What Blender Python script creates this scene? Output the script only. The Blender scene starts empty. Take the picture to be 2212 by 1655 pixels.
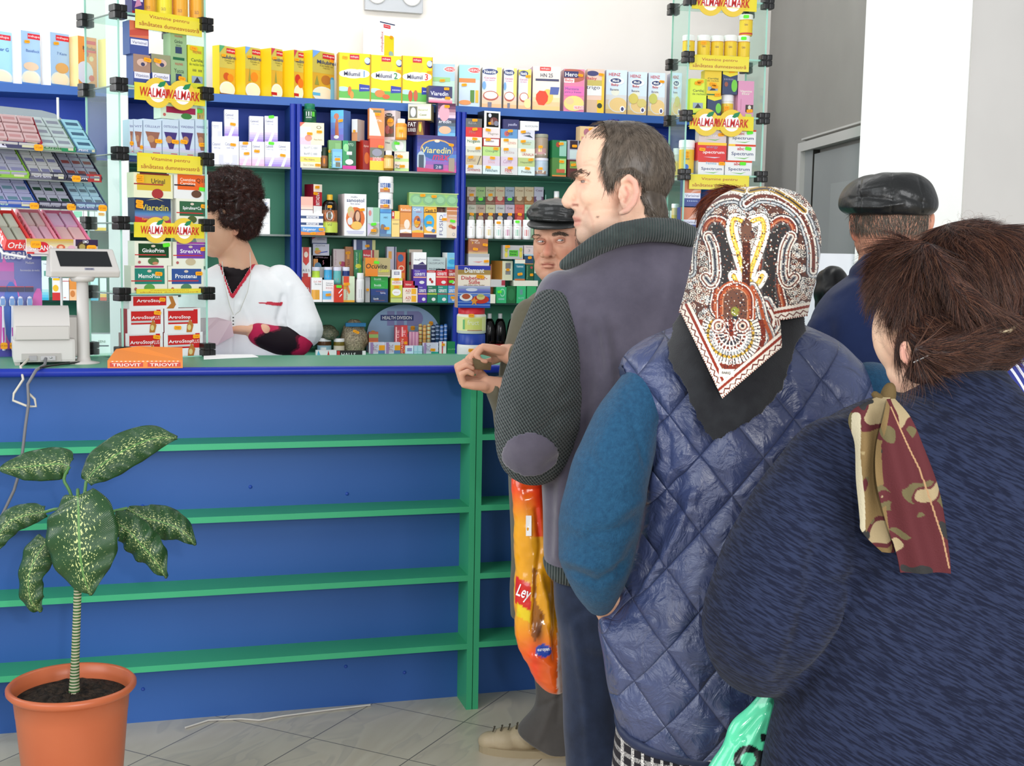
import bpy, bmesh, math, random
import numpy as np
from mathutils import Vector, Matrix
random.seed(4); RNG=np.random.default_rng(4)
S=bpy.context.scene; COL=S.collection
# ---------- camera ----------
CH,YAW,PIT,ROL,FP=1.443,.28,.1055,.0185,2725.
cF=np.array([math.sin(YAW)*math.cos(PIT),math.cos(YAW)*math.cos(PIT),-math.sin(PIT)])
cR=np.array([math.cos(YAW),-math.sin(YAW),0.]); cU=np.cross(cR,cF)
C0=np.array([0,0,CH])
XA=math.cos(ROL)*cR+math.sin(ROL)*cU; YA=-math.sin(ROL)*cR+math.cos(ROL)*cU
cam=bpy.data.cameras.new('camera'); camo=bpy.data.objects.new('camera',cam); COL.objects.link(camo)
cam.sensor_width=36; cam.lens=FP/2212*36; cam.clip_start=.05
m=Matrix.Identity(4)
for i in range(3): m[i][0]=XA[i]; m[i][1]=YA[i]; m[i][2]=-cF[i]; m[i][3]=C0[i]
camo.matrix_world=m; S.camera=camo
# ---------- world and light ----------
w=bpy.data.worlds.new('world'); S.world=w; w.use_nodes=True
w.node_tree.nodes['Background'].inputs[0].default_value=(.93,.96,1,1); w.node_tree.nodes['Background'].inputs[1].default_value=.52
def area(name,loc,tgt,sx,sy,power,col=(1,1,1)):
    l=bpy.data.lights.new(name,'AREA'); l.shape='RECTANGLE'; l.size=sx; l.size_y=sy; l.energy=power; l.color=col
    o=bpy.data.objects.new(name,l); COL.objects.link(o); o.location=loc
    o.rotation_euler=(Vector(tgt)-Vector(loc)).to_track_quat('-Z','Y').to_euler(); return o
area('window_light_left',(-2.6,1.2,2.4),(0.6,5,1.2),2.4,2.0,70,(.93,.97,1))
area('window_light_rear',(1.4,-2.2,2.1),(1.0,4,.9),3.0,2.2,165,(.97,.98,1))
area('window_light_behind_counter',(-2.7,4.7,2.3),(1.5,5.6,1.5),1.0,1.8,50,(.96,.98,1))
area('ceiling_light',(1.2,4.6,3.3),(1.2,5.3,1.2),2.4,.5,22,(1,.99,.96))
area('camera_flash',(.16,-.02,1.58),(.9,3.4,1.25),.07,.05,13,(1,.97,.92))
S.view_settings.view_transform='Standard'; S.view_settings.look='None'; S.view_settings.exposure=0.12; S.view_settings.gamma=1
# ---------- helpers ----------
def ray(x,y):
    return cF+(x-1106)/FP*XA-(y-827.5)/FP*YA
def PY(x,y,Y): d=ray(x,y); return C0+d*(Y/d[1])
def PZ(x,y,z): d=ray(x,y); return C0+d*((z-CH)/d[2])
def PD(x,y,t): return C0+ray(x,y)*t
def lin(c):
    return tuple((v/12.92 if v<=.04045 else ((v+.055)/1.055)**2.4) for v in c)
def hx(s):
    if len(s)==3: s=''.join(a+a for a in s)
    return lin([int(s[i:i+2],16)/255 for i in (0,2,4)])
MC={}
def mat(c,rough=.45,spec=.4,alpha=1,name=None,metal=0):
    k=(c,rough,spec,alpha,metal)
    if k in MC: return MC[k]
    M=bpy.data.materials.new(name or 'paint_'+str(c)); M.use_nodes=True
    b=M.node_tree.nodes['Principled BSDF']; rgb=hx(c) if isinstance(c,str) else lin(c)
    b.inputs['Base Color'].default_value=(*rgb,1); b.inputs['Roughness'].default_value=rough
    b.inputs['Specular IOR Level'].default_value=spec; b.inputs['Metallic'].default_value=metal
    if alpha<1: b.inputs['Alpha'].default_value=alpha
    MC[k]=M; return M
def nmat(name,c1,c2=None,scale=20,rough=.6,bump=0,bscale=None,kind='noise',detail=4,spec=.3,stretch=(1,1,1),sheen=0,bdist=.002,ramp=(.35,.65),coat=0):
    M=bpy.data.materials.new(name); M.use_nodes=True; nt=M.node_tree; N=nt.nodes; L=nt.links; b=N['Principled BSDF']
    b.inputs['Roughness'].default_value=rough; b.inputs['Specular IOR Level'].default_value=spec
    if sheen: b.inputs['Sheen Weight'].default_value=sheen
    if coat: b.inputs['Coat Weight'].default_value=coat; b.inputs['Coat Roughness'].default_value=.25
    tc=N.new('ShaderNodeTexCoord'); mp=N.new('ShaderNodeMapping'); mp.inputs['Scale'].default_value=stretch
    L.new(tc.outputs['Object'],mp.inputs[0])
    def tex(sc):
        if kind=='wave':
            t=N.new('ShaderNodeTexWave'); t.inputs['Scale'].default_value=sc; t.inputs['Distortion'].default_value=1.5; t.inputs['Detail'].default_value=2; t.bands_direction='DIAGONAL' if stretch==(1,1,1) else 'Z'
        elif kind=='voronoi':
            t=N.new('ShaderNodeTexVoronoi'); t.inputs['Scale'].default_value=sc
        else:
            t=N.new('ShaderNodeTexNoise'); t.inputs['Scale'].default_value=sc; t.inputs['Detail'].default_value=detail
        L.new(mp.outputs[0],t.inputs['Vector']); return t
    t=tex(scale); r=N.new('ShaderNodeValToRGB')
    r.color_ramp.elements[0].position=ramp[0]; r.color_ramp.elements[1].position=ramp[1]
    r.color_ramp.elements[0].color=(*hx(c1),1); r.color_ramp.elements[1].color=(*hx(c2 or c1),1)
    L.new(t.outputs[0],r.inputs[0]); L.new(r.outputs[0],b.inputs['Base Color'])
    if bump:
        t2=tex(bscale or scale); bp=N.new('ShaderNodeBump'); bp.inputs['Strength'].default_value=bump; bp.inputs['Distance'].default_value=bdist
        L.new(t2.outputs[0],bp.inputs['Height']); L.new(bp.outputs[0],b.inputs['Normal'])
    return M
def glassmat(name,tint='e8fff6',alpha=.14,rough=.03):
    k=('glass',tint,alpha,rough)
    if k in MC: return MC[k]
    M=bpy.data.materials.new(name); M.use_nodes=True; nt=M.node_tree; N=nt.nodes
    N.remove(N['Principled BSDF']); o=N['Material Output']
    tr=N.new('ShaderNodeBsdfTransparent'); tr.inputs[0].default_value=(*hx(tint),1)
    gl=N.new('ShaderNodeBsdfGlossy'); gl.inputs['Roughness'].default_value=rough; mx=N.new('ShaderNodeMixShader')
    df=N.new('ShaderNodeBsdfDiffuse'); df.inputs[0].default_value=(*hx(tint),1); m2=N.new('ShaderNodeMixShader'); m2.inputs[0].default_value=alpha
    nt.links.new(tr.outputs[0],m2.inputs[1]); nt.links.new(df.outputs[0],m2.inputs[2])
    mx.inputs[0].default_value=.05; nt.links.new(m2.outputs[0],mx.inputs[1]); nt.links.new(gl.outputs[0],mx.inputs[2]); nt.links.new(mx.outputs[0],o.inputs[0])
    MC[k]=M; return M
def tag(o,label=None,cat=None,group=None,kind=None):
    if label: o['label']=label
    if cat: o['category']=cat
    if group: o['group']=group
    if kind: o['kind']=kind
    return o
def empty(name,loc=(0,0,0),rz=0):
    o=bpy.data.objects.new(name,None); o.empty_display_size=.05; COL.objects.link(o); o.location=loc; o.rotation_euler=(0,0,rz); return o
class MB:
    """collects faces with materials; build() links one mesh object"""
    def __init__(s): s.v=[]; s.f=[]; s.mi=[]; s.m=[]; s.sm=[]
    def mid(s,m):
        if m not in s.m: s.m.append(m)
        return s.m.index(m)
    def add(s,vs,fs,m,smooth=False):
        b=len(s.v); s.v+= [tuple(map(float,v)) for v in vs]; i=s.mid(m)
        for f in fs: s.f.append([b+k for k in f]); s.mi.append(i); s.sm.append(smooth)
        return s
    def box(s,x0,y0,z0,x1,y1,z1,m,bev=0,sidem=None):
        if bev:
            bm=bmesh.new(); bmesh.ops.create_cube(bm,size=1)
            for v in bm.verts: v.co=Vector(((x0+x1)/2+v.co.x*(x1-x0),(y0+y1)/2+v.co.y*(y1-y0),(z0+z1)/2+v.co.z*(z1-z0)))
            bmesh.ops.bevel(bm,geom=bm.edges[:],offset=bev,segments=2,profile=.7,affect='EDGES')
            s.add([v.co for v in bm.verts],[[v.index for v in f.verts] for f in bm.faces],m); bm.free(); return s
        vs=[(x0,y0,z0),(x1,y0,z0),(x1,y1,z0),(x0,y1,z0),(x0,y0,z1),(x1,y0,z1),(x1,y1,z1),(x0,y1,z1)]
        s.add(vs,[[0,1,5,4]],m); sm_=sidem or m
        s.add(vs,[[3,7,6,2],[0,4,7,3],[1,2,6,5],[0,3,2,1]],sm_); s.add(vs,[[4,5,6,7]],sm_); return s
    def tube(s,pts,r,m,n=8,cap=True,smooth=True):
        pts=[Vector(p) for p in pts]; rs=r if isinstance(r,(list,tuple)) else [r]*len(pts); vs=[]; fs=[]; up=None
        for i,p in enumerate(pts):
            t=(pts[min(i+1,len(pts)-1)]-pts[max(i-1,0)]).normalized()
            if up is None:
                up=Vector((0,0,1)) if abs(t.z)<.9 else Vector((1,0,0))
            a=t.cross(up).normalized(); up=a.cross(t).normalized()
            for k in range(n):
                th=2*math.pi*k/n; vs.append(p+(a*math.cos(th)+up*math.sin(th))*rs[i])
        for i in range(len(pts)-1):
            for k in range(n): fs.append([i*n+k,i*n+(k+1)%n,(i+1)*n+(k+1)%n,(i+1)*n+k])
        s.add(vs,fs,m,smooth)
        if cap:
            s.add(vs[:n],[list(range(n))[::-1]],m); s.add(vs[-n:],[list(range(n))],m)
        return s
    def lathe(s,prof,m,n=24,c=(0,0,0),smooth=True,a0=0,a1=2*math.pi,sx=1,sy=1):
        vs=[];fs=[]; full=abs(a1-a0-2*math.pi)<1e-6; nn=n if full else n+1
        for r,z in prof:
            for k in range(nn):
                th=a0+(a1-a0)*k/n; vs.append((c[0]+r*math.cos(th)*sx,c[1]+r*math.sin(th)*sy,c[2]+z))
        for i in range(len(prof)-1):
            for k in range(n):
                k2=(k+1)%nn if full else k+1
                fs.append([i*nn+k,i*nn+k2,(i+1)*nn+k2,(i+1)*nn+k])
        return s.add(vs,fs,m,smooth)
    def prism(s,poly,y0,y1,m,m2=None):
        """poly in (x,z), extruded along y; front at y0"""
        n=len(poly); vs=[(x,y0,z) for x,z in poly]+[(x,y1,z) for x,z in poly]
        s.add(vs,[list(range(n)),list(range(n,2*n))[::-1]],m); s.add(vs,[[i,i+n,(i+1)%n+n,(i+1)%n] for i in range(n)],m2 or m); return s
    def build(s,name,parent=None,loc=None,rz=0,me=None):
        me=bpy.data.meshes.new(name); me.from_pydata(s.v,[],s.f)
        for x in s.m: me.materials.append(x)
        me.polygons.foreach_set('material_index',s.mi); me.polygons.foreach_set('use_smooth',s.sm); me.update()
        o=bpy.data.objects.new(name,me); COL.objects.link(o)
        if parent: o.parent=parent
        if loc is not None: o.location=loc
        if rz: o.rotation_euler=(0,0,rz)
        return o
TC={}
def textgeo(t,bold=0,serif=False):
    k=(t,bold)
    if k in TC: return TC[k]
    cu=bpy.data.curves.new('lettering','FONT'); cu.body=t; cu.size=1; cu.resolution_u=2; cu.offset=bold
    o=bpy.data.objects.new('lettering',cu); COL.objects.link(o); bpy.context.view_layer.update()
    me=bpy.data.meshes.new_from_object(o.evaluated_get(bpy.context.evaluated_depsgraph_get()))
    v=np.array([x.co[:2] for x in me.vertices]) if len(me.vertices) else np.zeros((0,2)); f=[list(p.vertices) for p in me.polygons]
    bpy.data.objects.remove(o); bpy.data.curves.remove(cu); bpy.data.meshes.remove(me)
    if len(v): v=v-[(v[:,0].min()+v[:,0].max())/2,(v[:,1].min()+v[:,1].max())/2]
    TC[k]=(v,f); return TC[k]
def rrect(cx,cz,w,h,r,n=4):
    p=[]
    for qx,qz,a in ((1,1,0),(-1,1,90),(-1,-1,180),(1,-1,270)):
        for i in range(n+1):
            t=math.radians(a+90*i/n); p.append((cx+qx*(w/2-r)+r*math.cos(t),cz+qz*(h/2-r)+r*math.sin(t)))
    return p
def deco(mb,ops,W,H,T=None,y=0.,rough=.4,stick=None):
    """draw flat print on a face of W x H metres; T maps (x,z,layer)->3d"""
    T=T or (lambda x,z,l:(x,-l,z)); L=.00025; 
    for op in ops.split('|'):
        if not op: continue
        a=op.split(','); k=a[0]
        if k=='r':
            u0,v0,u1,v1=map(float,a[1:5]); pts=[(u0*W,v0*H),(u1*W,v0*H),(u1*W,v1*H),(u0*W,v1*H)]; n=max(1,int(abs(u1-u0)*W/.008)) if stick=='curved' else 1
            for i in range(n):
                xa=(u0+(u1-u0)*i/n)*W; xb=(u0+(u1-u0)*(i+1)/n)*W
                mb.add([T(xa,v0*H,L),T(xb,v0*H,L),T(xb,v1*H,L),T(xa,v1*H,L)],[[0,1,2,3]],mat(a[5],rough))
        elif k=='e':
            cu,cv,ru,rv=map(float,a[1:5]); pts=[T(min(W,max(0,cu*W+ru*W*math.cos(i*math.pi/9))),min(H,max(0,cv*H+rv*H*math.sin(i*math.pi/9))),L) for i in range(18)]
            mb.add(pts,[list(range(18))],mat(a[5],rough))
        elif k=='p':
            c=list(map(float,a[1:-1])); pts=[T(c[i]*W,c[i+1]*H,L) for i in range(0,len(c),2)]; mb.add(pts,[list(range(len(pts)))],mat(a[-1],rough))
        elif k in 'tTvV':   # t text, T bold, v vertical text
            v,f=textgeo(a[1],.012 if k in 'TV' else 0); 
            if not len(v): continue
            cu,cv,hh=map(float,a[2:5]); col=a[5]; wmax=float(a[6]) if len(a)>6 else 0
            vert=k in 'vV'; h0=v[:,1].max()*2; w0=v[:,0].max()*2
            sc=hh*H/h0 if not vert else hh*W/h0; sx=sc
            if wmax: sx=wmax*(H if vert else W)/w0
            sh=float(a[7]) if len(a)>7 else 0
            P=[]
            for px,py in v:
                X=px*sx+py*sc*sh; Z=py*sc
                if vert: X,Z=-Z,X
                P.append(T(cu*W+X,cv*H+Z,L*1.1))
            mb.add(P,f,mat(col,rough))
        elif k=='g':  # gradient bands c1->c2 over v0..v1
            u0,v0,u1,v1=map(float,a[1:5]); c1=np.array([int(q,16) for q in a[5]]); c2=np.array([int(q,16) for q in a[6]])
            for i in range(5):
                c=''.join('%x'%int(round(q)) for q in c1+(c2-c1)*i/4)
                mb.add([T(u0*W,(v0+(v1-v0)*i/5)*H,L),T(u1*W,(v0+(v1-v0)*i/5)*H,L),T(u1*W,(v0+(v1-v0)*(i+1)/5)*H,L),T(u0*W,(v0+(v1-v0)*(i+1)/5)*H,L)],[[0,1,2,3]],mat(c,rough))
        L+=.00022
STM={}
def sticker(parent,pos,col='fa1',w=.022,h=.012,rz=0,rot=0):
    k=(col,w,h)
    if k not in STM:
        mb=MB(); mb.prism(rrect(0,0,w,h,h*.3,3),-.0006,0,mat(col,.6)); 
        v,f=textgeo('37.500'); sc=h*.4; mb.add([(x*sc,-.0008,z*sc) for x,z in v],f,mat('950',.6)) if col!='6e3' else None
        o=mb.build('price_sticker'); STM[k]=o.data; bpy.data.objects.remove(o)
    o=bpy.data.objects.new('price_sticker',STM[k]); COL.objects.link(o); o.parent=parent; o.location=pos; o.rotation_euler=(0,rot,rz); return o
class Frame:
    def __init__(s,ox,oy,deg=0): s.o=np.array([ox,oy]); a=math.radians(deg); s.e=np.array([math.cos(a),math.sin(a)]); s.n=np.array([-math.sin(a),math.cos(a)]); s.a=a; s.items=[]; s.sh=[]
    def hit(s,x,y,back=0):
        d=ray(x,y); q=s.o+s.n*back; t=(q@s.n)/(d[:2]@s.n); p=C0+d*t; return (p[:2]-q)@s.e,p[2]
    def w(s,u,back,z): q=s.o+s.e*u+s.n*back; return (q[0],q[1],z)
    def mpp(s,x,y,back=0): return s.hit(x+.5,y,back)[0]-s.hit(x-.5,y,back)[0]
    def snap(s,u0,u1,back,z,tol=.03):
        best=None
        for zz in s.sh: 
            if abs(zz-z)<tol and (best is None or abs(zz-z)<abs(best-z)): best=zz
        for a0,a1,b,t in s.items:
            if min(a1,u1)-max(a0,u0)>.3*min(u1-u0,a1-a0) and abs(b-back)<.05 and abs(t-z)<tol*.8 and (best is None or abs(t-z)<abs(best-z)): best=t
        return z if best is None else best
PRODN=0
def bx(fr,x0,y0,x1,y1,base,ops,label,back=0,dep=.05,side=None,rot=0,xs=None,name='medicine_box',cat='box',group=None,rough=.4,nosnap=False):
    """box whose front spans x0..x1; xs = pixel column where the visible side face ends (left if rot>0)"""
    xm=(x0+x1)/2
    u0,zb=fr.hit(x0,(y0+y1)/2,back); u1,_=fr.hit(x1,(y0+y1)/2,back); zb=fr.hit(xm,y1,back)[1]; zt=fr.hit(xm,y0,back)[1]
    if not nosnap: zb=fr.snap(u0,u1,back,zb)
    W=u1-u0; H=max(zt-zb,.01); a=math.radians(rot); mp=fr.mpp(xm,(y0+y1)/2,back)
    if rot: W=W/math.cos(a)
    if xs is not None and rot: dep=abs((x0-xs) if rot>0 else (xs-x1))*mp/abs(math.sin(a))
    dep=min(dep,.12)
    if rot>=0: org=fr.w(u0,back,zb)
    else: org=fr.w(u1,back,zb); 
    mb=MB(); off=0 if rot>=0 else -W
    mb.box(off,0,0,off+W,dep,H,mat(base,rough),sidem=mat(side or base,rough)); st=[]
    oo=[]
    for op in ops.split('|'):
        if op[:2] in('s,','n,'): st.append(op.split(','))
        else: oo.append(op)
    deco(mb,'|'.join(oo),W,H,T=lambda x,z,l:(off+x,-l,z))
    o=mb.build(name,loc=org,rz=fr.a+a); tag(o,label,cat,group)
    for q in st: sticker(o,(off+float(q[1])*W,-.0034,float(q[2])*H),'fa1' if q[0]=='s' else '6e3',rot=random.uniform(-.15,.15),w=min(.024,W*.6) if len(q)<4 else float(q[3]))
    # footprint for stacking
    cs=[fr.w((u0 if rot>=0 else u1)+px*math.cos(a)-py*math.sin(a),0,0) for px in (off,off+W) for py in (0,dep)]
    if rot: fr.items.append((u0-(dep*math.sin(a) if rot>0 else 0),u1+(dep*math.sin(-a) if rot<0 else 0),back,zb+H))
    else: fr.items.append((u0,u1,back,zb+H))
    return o
def jar(fr,x0,y0,x1,y1,body,cap,label,back=0,capf=.25,neck=1.,lab=None,ops='',name='pill_bottle',cat='bottle',group=None,capw=1.,sh=.12,rough=.35,labv=(.1,.6),nosnap=False,alpha=1):
    xm=(x0+x1)/2; u0,_=fr.hit(x0,(y0+y1)/2,back); u1,_=fr.hit(x1,(y0+y1)/2,back); zb=fr.hit(xm,y1,back)[1]; zt=fr.hit(xm,y0,back)[1]
    if not nosnap: zb=fr.snap(u0,u1,back,zb)
    R=(u1-u0)/2; H=zt-zb; c=fr.w((u0+u1)/2,back+R,zb); hb=H*(1-capf)
    ms=mat(body,rough) if alpha==1 else glassmat('clear_plastic_'+body,body,1-alpha,.08)
    mb=MB(); rn=R*neck
    prof=[(0,0),(R*.92,0),(R,H*.03),(R,hb*(1-sh))]
    for i in range(1,6):
        t=i/5*math.pi/2; prof.append((rn*.97+(R-rn*.97)*math.cos(t),hb*(1-sh)+hb*sh*math.sin(t)))
    prof+=[(rn*.97,H*.98),(0,H*.98)]
    mb.lathe(prof,ms,20)
    rz=math.atan2(c[0],c[1]); o=mb.build(name,loc=c,rz=-rz); tag(o,label,cat,group)
    mb=MB(); rc=rn*capw*1.01+.0008; mb.lathe([(rc,0),(rc,H*capf*.9),(rc*.93,H*capf),(0,H*capf)],mat(cap,.35),20)
    cp=mb.build('cap',o,(0,0,hb)); 
    if lab:
        mb=MB(); W=R*2.2*1.2; h=(labv[1]-labv[0])*H
        def T(x,z,l):
            th=(x/W-.5)*W/R; r=R+.0004+l; return (r*math.sin(th),-r*math.cos(th),labv[0]*H+z)
        n=14; 
        for i in range(n): mb.add([T(W*i/n,0,0),T(W*(i+1)/n,0,0),T(W*(i+1)/n,h,0),T(W*i/n,h,0)],[[0,1,2,3]],mat(lab,.4),True)
        st=[q.split(',') for q in ops.split('|') if q[:2] in('s,','n,')]
        deco(mb,'|'.join(q for q in ops.split('|') if q[:2] not in('s,','n,')),W,h,T=T,stick='curved'); lo=mb.build('label',o)
        for q in st: sticker(o,(0,-R-.0042,labv[0]*H+float(q[2])*h),'fa1' if q[0]=='s' else '6e3',w=min(.02,R*1.1))
    fr.items.append((u0,u1,back,zb+H)); return o
# ---------- room ----------
def plane_struct(name,vs,m,kind='structure'):
    mb=MB(); mb.add(vs,[list(range(len(vs)))],m); o=mb.build(name); o['kind']=kind; return o
def boxs(name,x0,y0,z0,x1,y1,z1,m,kind='structure',bev=0):
    mb=MB(); mb.box(x0,y0,z0,x1,y1,z1,m,bev); o=mb.build(name); 
    if kind: o['kind']=kind
    return o
def tilemat():
    M=bpy.data.materials.new('marbled_floor_tile'); M.use_nodes=True; nt=M.node_tree; N=nt.nodes; L=nt.links; b=N['Principled BSDF']
    b.inputs['Roughness'].default_value=.28
    tc=N.new('ShaderNodeTexCoord'); mp=N.new('ShaderNodeMapping')
    a=math.atan2(3.8376-3.6029,.6578-.4445); s=1/.3287
    mp.inputs['Rotation'].default_value=(0,0,-a)
    x,y=.4445,3.6029; xr=x*math.cos(-a)-y*math.sin(-a); yr=x*math.sin(-a)+y*math.cos(-a)
    mp.inputs['Scale'].default_value=(1,1,1); mp.inputs['Location'].default_value=(-xr,-yr,0)
    L.new(tc.outputs['Object'],mp.inputs[0])
    br=N.new('ShaderNodeTexBrick'); br.offset=0; br.squash=1; br.inputs['Scale'].default_value=1; br.inputs['Mortar Size'].default_value=.0018; br.inputs['Mortar Smooth'].default_value=.1
    br.inputs['Brick Width'].default_value=.3287; br.inputs['Row Height'].default_value=.3287
    br.inputs['Color1'].default_value=(0,0,0,1); br.inputs['Color2'].default_value=(1,1,1,1)
    L.new(mp.outputs[0],br.inputs['Vector'])
    m2=N.new('ShaderNodeMapping'); m2.inputs['Scale'].default_value=(.7,2.2,1); L.new(mp.outputs[0],m2.inputs[0])
    n=N.new('ShaderNodeTexNoise'); n.inputs['Scale'].default_value=2.0; n.inputs['Detail'].default_value=3; n.inputs['Distortion'].default_value=1.2; L.new(m2.outputs[0],n.inputs['Vector'])
    r=N.new('ShaderNodeValToRGB'); e=r.color_ramp.elements
    e[0].position=.3; e[0].color=(*hx('d6ccb8'),1); e[1].position=.7; e[1].color=(*hx('dbd1bd'),1)
    for p,c in ((.44,'d1c6b2'),(.485,'c6bcab'),(.5,'d4c9b5'),(.6,'cdc1ac')):
        q=e.new(p); q.color=(*hx(c),1)
    L.new(n.outputs[0],r.inputs[0])
    mx=N.new('ShaderNodeMixRGB'); mx.inputs[2].default_value=(*hx('6d6762'),1); L.new(br.outputs['Fac'],mx.inputs[0]); L.new(r.outputs[0],mx.inputs[1]); L.new(mx.outputs[0],b.inputs['Base Color'])
    return M
wallm=nmat('cream_wall_paint','f3ede6','f6f1ea',3,.8); greym=nmat('shaded_wall_grey','8e8c87','92908b',4,.85); whitem=nmat('white_plaster','f4f5f0','f7f8f4',3,.8)  # side wall's darker grey puts its shade into the colour
boxs('floor',-3,-3,-.1,8,7,0,tilemat())
XR=PY(1647,200,6.0)[0]
boxs('wall_back',-3,6.0,0,XR+.1,6.1,3.4,wallm)
# side wall recedes beside the shelves, then the bright pillar and the lobby wall
c1=PD(1655,300,6.3); 
gx0,gy0=PY(1655,300,6.0)[0],6.0
gp=PD(1868,300,5.0); gx1,gy1=gp[0],gp[1]
def vwall(name,x0,y0,x1,y1,z0,z1,th,m):
    dx,dy=x1-x0,y1-y0; l=math.hypot(dx,dy); nx,ny=-dy/l*th,dx/l*th
    mb=MB(); P=[(x0,y0),(x1,y1),(x1+nx,y1+ny),(x0+nx,y0+ny)]
    mb.add([(x,y,z0) for x,y in P]+[(x,y,z1) for x,y in P],[[0,1,5,4],[1,2,6,5],[2,3,7,6],[3,0,4,7],[4,5,6,7],[3,2,1,0]],m); o=mb.build(name); o['kind']='structure'; return o
vwall("wall_right",gx0,gy0,gx1+.08*(gx1-gx0),gy1+.08*(gy1-gy0),0,3.4,.12,greym)
pa=PD(1858,300,4.6); pb=PD(2085,300,4.45); pc=PD(2420,300,4.9)
vwall('wall_lobby_pillar',pa[0],pa[1],pb[0],pb[1],0,3.4,.3,whitem)
vwall('wall_lobby',pb[0]+.02,pb[1]+.02,pc[0],pc[1],0,3.4,.12,nmat('pale_wall_paint','dedcd8','e2e0dc',3,.85))
# low white partition in front of the shaded wall
q0=PD(1700,546,4.75); q1=PD(1872,546,4.65)
vwall('wall_low_partition',q0[0],q0[1],q1[0],q1[1],0,q0[2],.15,nmat('white_low_wall','e9e9f0','ececf2',3,.6))
# door in the side wall
wdir=np.array([gx1-gx0,gy1-gy0]); wl_=np.linalg.norm(wdir); wdir/=wl_; wn=np.array([wdir[1],-wdir[0]])
if wn@(-np.array([gx0,gy0]))<0: wn=-wn
def onwall(x,y,off=0):
    q=np.array([gx0,gy0])+wn*off; d=ray(x,y); t=(q@wn)/(d[:2]@wn); p=C0+d*t; return (p[:2]-q)@wdir,p[2]
def wallpt(s,off,z): q=np.array([gx0,gy0])+wdir*s+wn*off; return (q[0],q[1],z)
s0,zt=onwall(1746,330); s1,_=onwall(1772,335); s2=s0+1.15
def wbox(mb,a,b,o0,o1,z0,z1,m):
    P=[wallpt(a,o0,z0),wallpt(b,o0,z0),wallpt(b,o1,z0),wallpt(a,o1,z0),wallpt(a,o0,z1),wallpt(b,o0,z1),wallpt(b,o1,z1),wallpt(a,o1,z1)]
    mb.add(P,[[0,1,5,4],[1,2,6,5],[2,3,7,6],[3,0,4,7],[4,5,6,7],[3,2,1,0]],m)
dg=nmat('door_paint','8e9191','939696',3,.6); dw=mat('b9b8b4',.6); dk=mat('2a2722',.6)
door=empty('door_1',wallpt(s0,0,0)); door['kind']='structure'
def wb(name,*a):
    mb=MB(); wbox(mb,*a); o=mb.build(name); o.parent=door; o.matrix_parent_inverse=Matrix.Translation(-Vector(door.location)); return o
wb('door_frame',s0,s0+.05,.0,.05,0,zt,dw); wb('door_frame',s0,s2,.0,.05,zt,zt+.04,dw); wb('frame_gap',s1-.012,s1-.004,.002,.03,0,zt,dk)
wb('door_leaf',s0+.05,s1-.012,.0,.028,0,zt,dg); wb('door_leaf',s1,s2,.0,.026,0,zt-.02,dg)
wb('door_panel',s1+.28,s1+.62,.026,.034,.25,onwall(1825,395)[1],mat('969999',.6))
wb('lintel_trim',s0-.05,s2,.0,.02,onwall(1746,302)[1],onwall(1746,303)[1]+.01,dw)
# ---------- wall shelving ----------
YS=5.6; F0=Frame(0,YS,0)
blue=nmat('blue_laminate','3461aa','3865ae',2,.42,.05,900,spec=.35); dblue=nmat('dark_blue_edge','1c2f96','2036a0',3,.3); hblue=nmat('blue_header_laminate','2446aa','284aae',2,.5)
green=nmat('green_laminate','52a07e','56a482',2,.5); lgreen=nmat('bright_green_edge','3fae7c','44b481',3,.45); cgreen=nmat('green_counter_laminate','529a7c','569e80',2,.4)
ZC=PY(700,214,5.69)[2]; Z1=PY(900,370.5,YS)[2]; Z2=PY(850,511.5,YS)[2]; Z3=PY(850,653.5,YS)[2]; Z4=.965
XL=-1.7; XE=PY(1560,240,YS)[0]
unit=empty('wall_shelving',(0,YS,0)); tag(unit,'long blue and green wall shelving unit stocked with medicine behind the counter','shelving')
def part(name,mb,par): 
    o=mb.build(name); o.parent=par; o.matrix_parent_inverse=Matrix.Translation(-Vector(par.location)); return o
mb=MB(); mb.box(XL,5.92,0,XE,5.96,ZC-.28,green); part('back_panel',mb,unit)
mb=MB(); mb.box(XL,5.915,ZC-.30,XE,5.92,ZC-.03,hblue); part('header_panel',mb,unit)
mb=MB(); mb.box(XL,5.69,ZC-.035,XE,5.95,ZC,blue); part('cornice_board',mb,unit)
mb=MB(); mb.box(XL,5.56,.0,XE,5.92,Z4-.02,blue); part('base_cabinet',mb,unit)
mb=MB(); mb.box(XL,5.5,Z4-.02,XE,5.92,Z4,green); part('base_top',mb,unit)
gsh=mat('1d4438',.15,.6)
px=[PY(249,400,YS)[0],PY(640,300,YS)[0],PY(996,360,YS)[0],PY(1328,250,YS)[0]]
for X in px+[XE-.02]:
    mb=MB(); mb.box(X-.018,YS+.02,Z4,X+.018,5.915,ZC-.035,blue); part('side_panel',mb,unit)
    mb=MB()
    for dx in(-.013,.013): mb.tube([(X+dx,YS+.012,Z4),(X+dx,YS+.012,ZC-.036)],.013,dblue,12)
    part('corner_post',mb,unit)
ed=[XL,PY(229,400,YS)[0]-.02]+px+[XE-.02]
for a,b in zip([XL]+px,[px[0]]+px[1:]+[XE-.02]):
    for z in (Z1,Z2,Z3):
        mb=MB(); mb.box(a+.02,YS+.005,z-.008,b-.02,5.91,z,gsh); o=part('glass_shelf',mb,unit)
F0.sh=[ZC,Z1,Z2,Z3,Z4]
x0=PY(232,300,5.45)[0]; x1=PY(277,300,5.45)[0]
boxs('trim_1',x0,5.42,0,x1,5.6,3.4,nmat('white_pillar_paint','ffffff','fdfdfd',3,.7))
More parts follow.
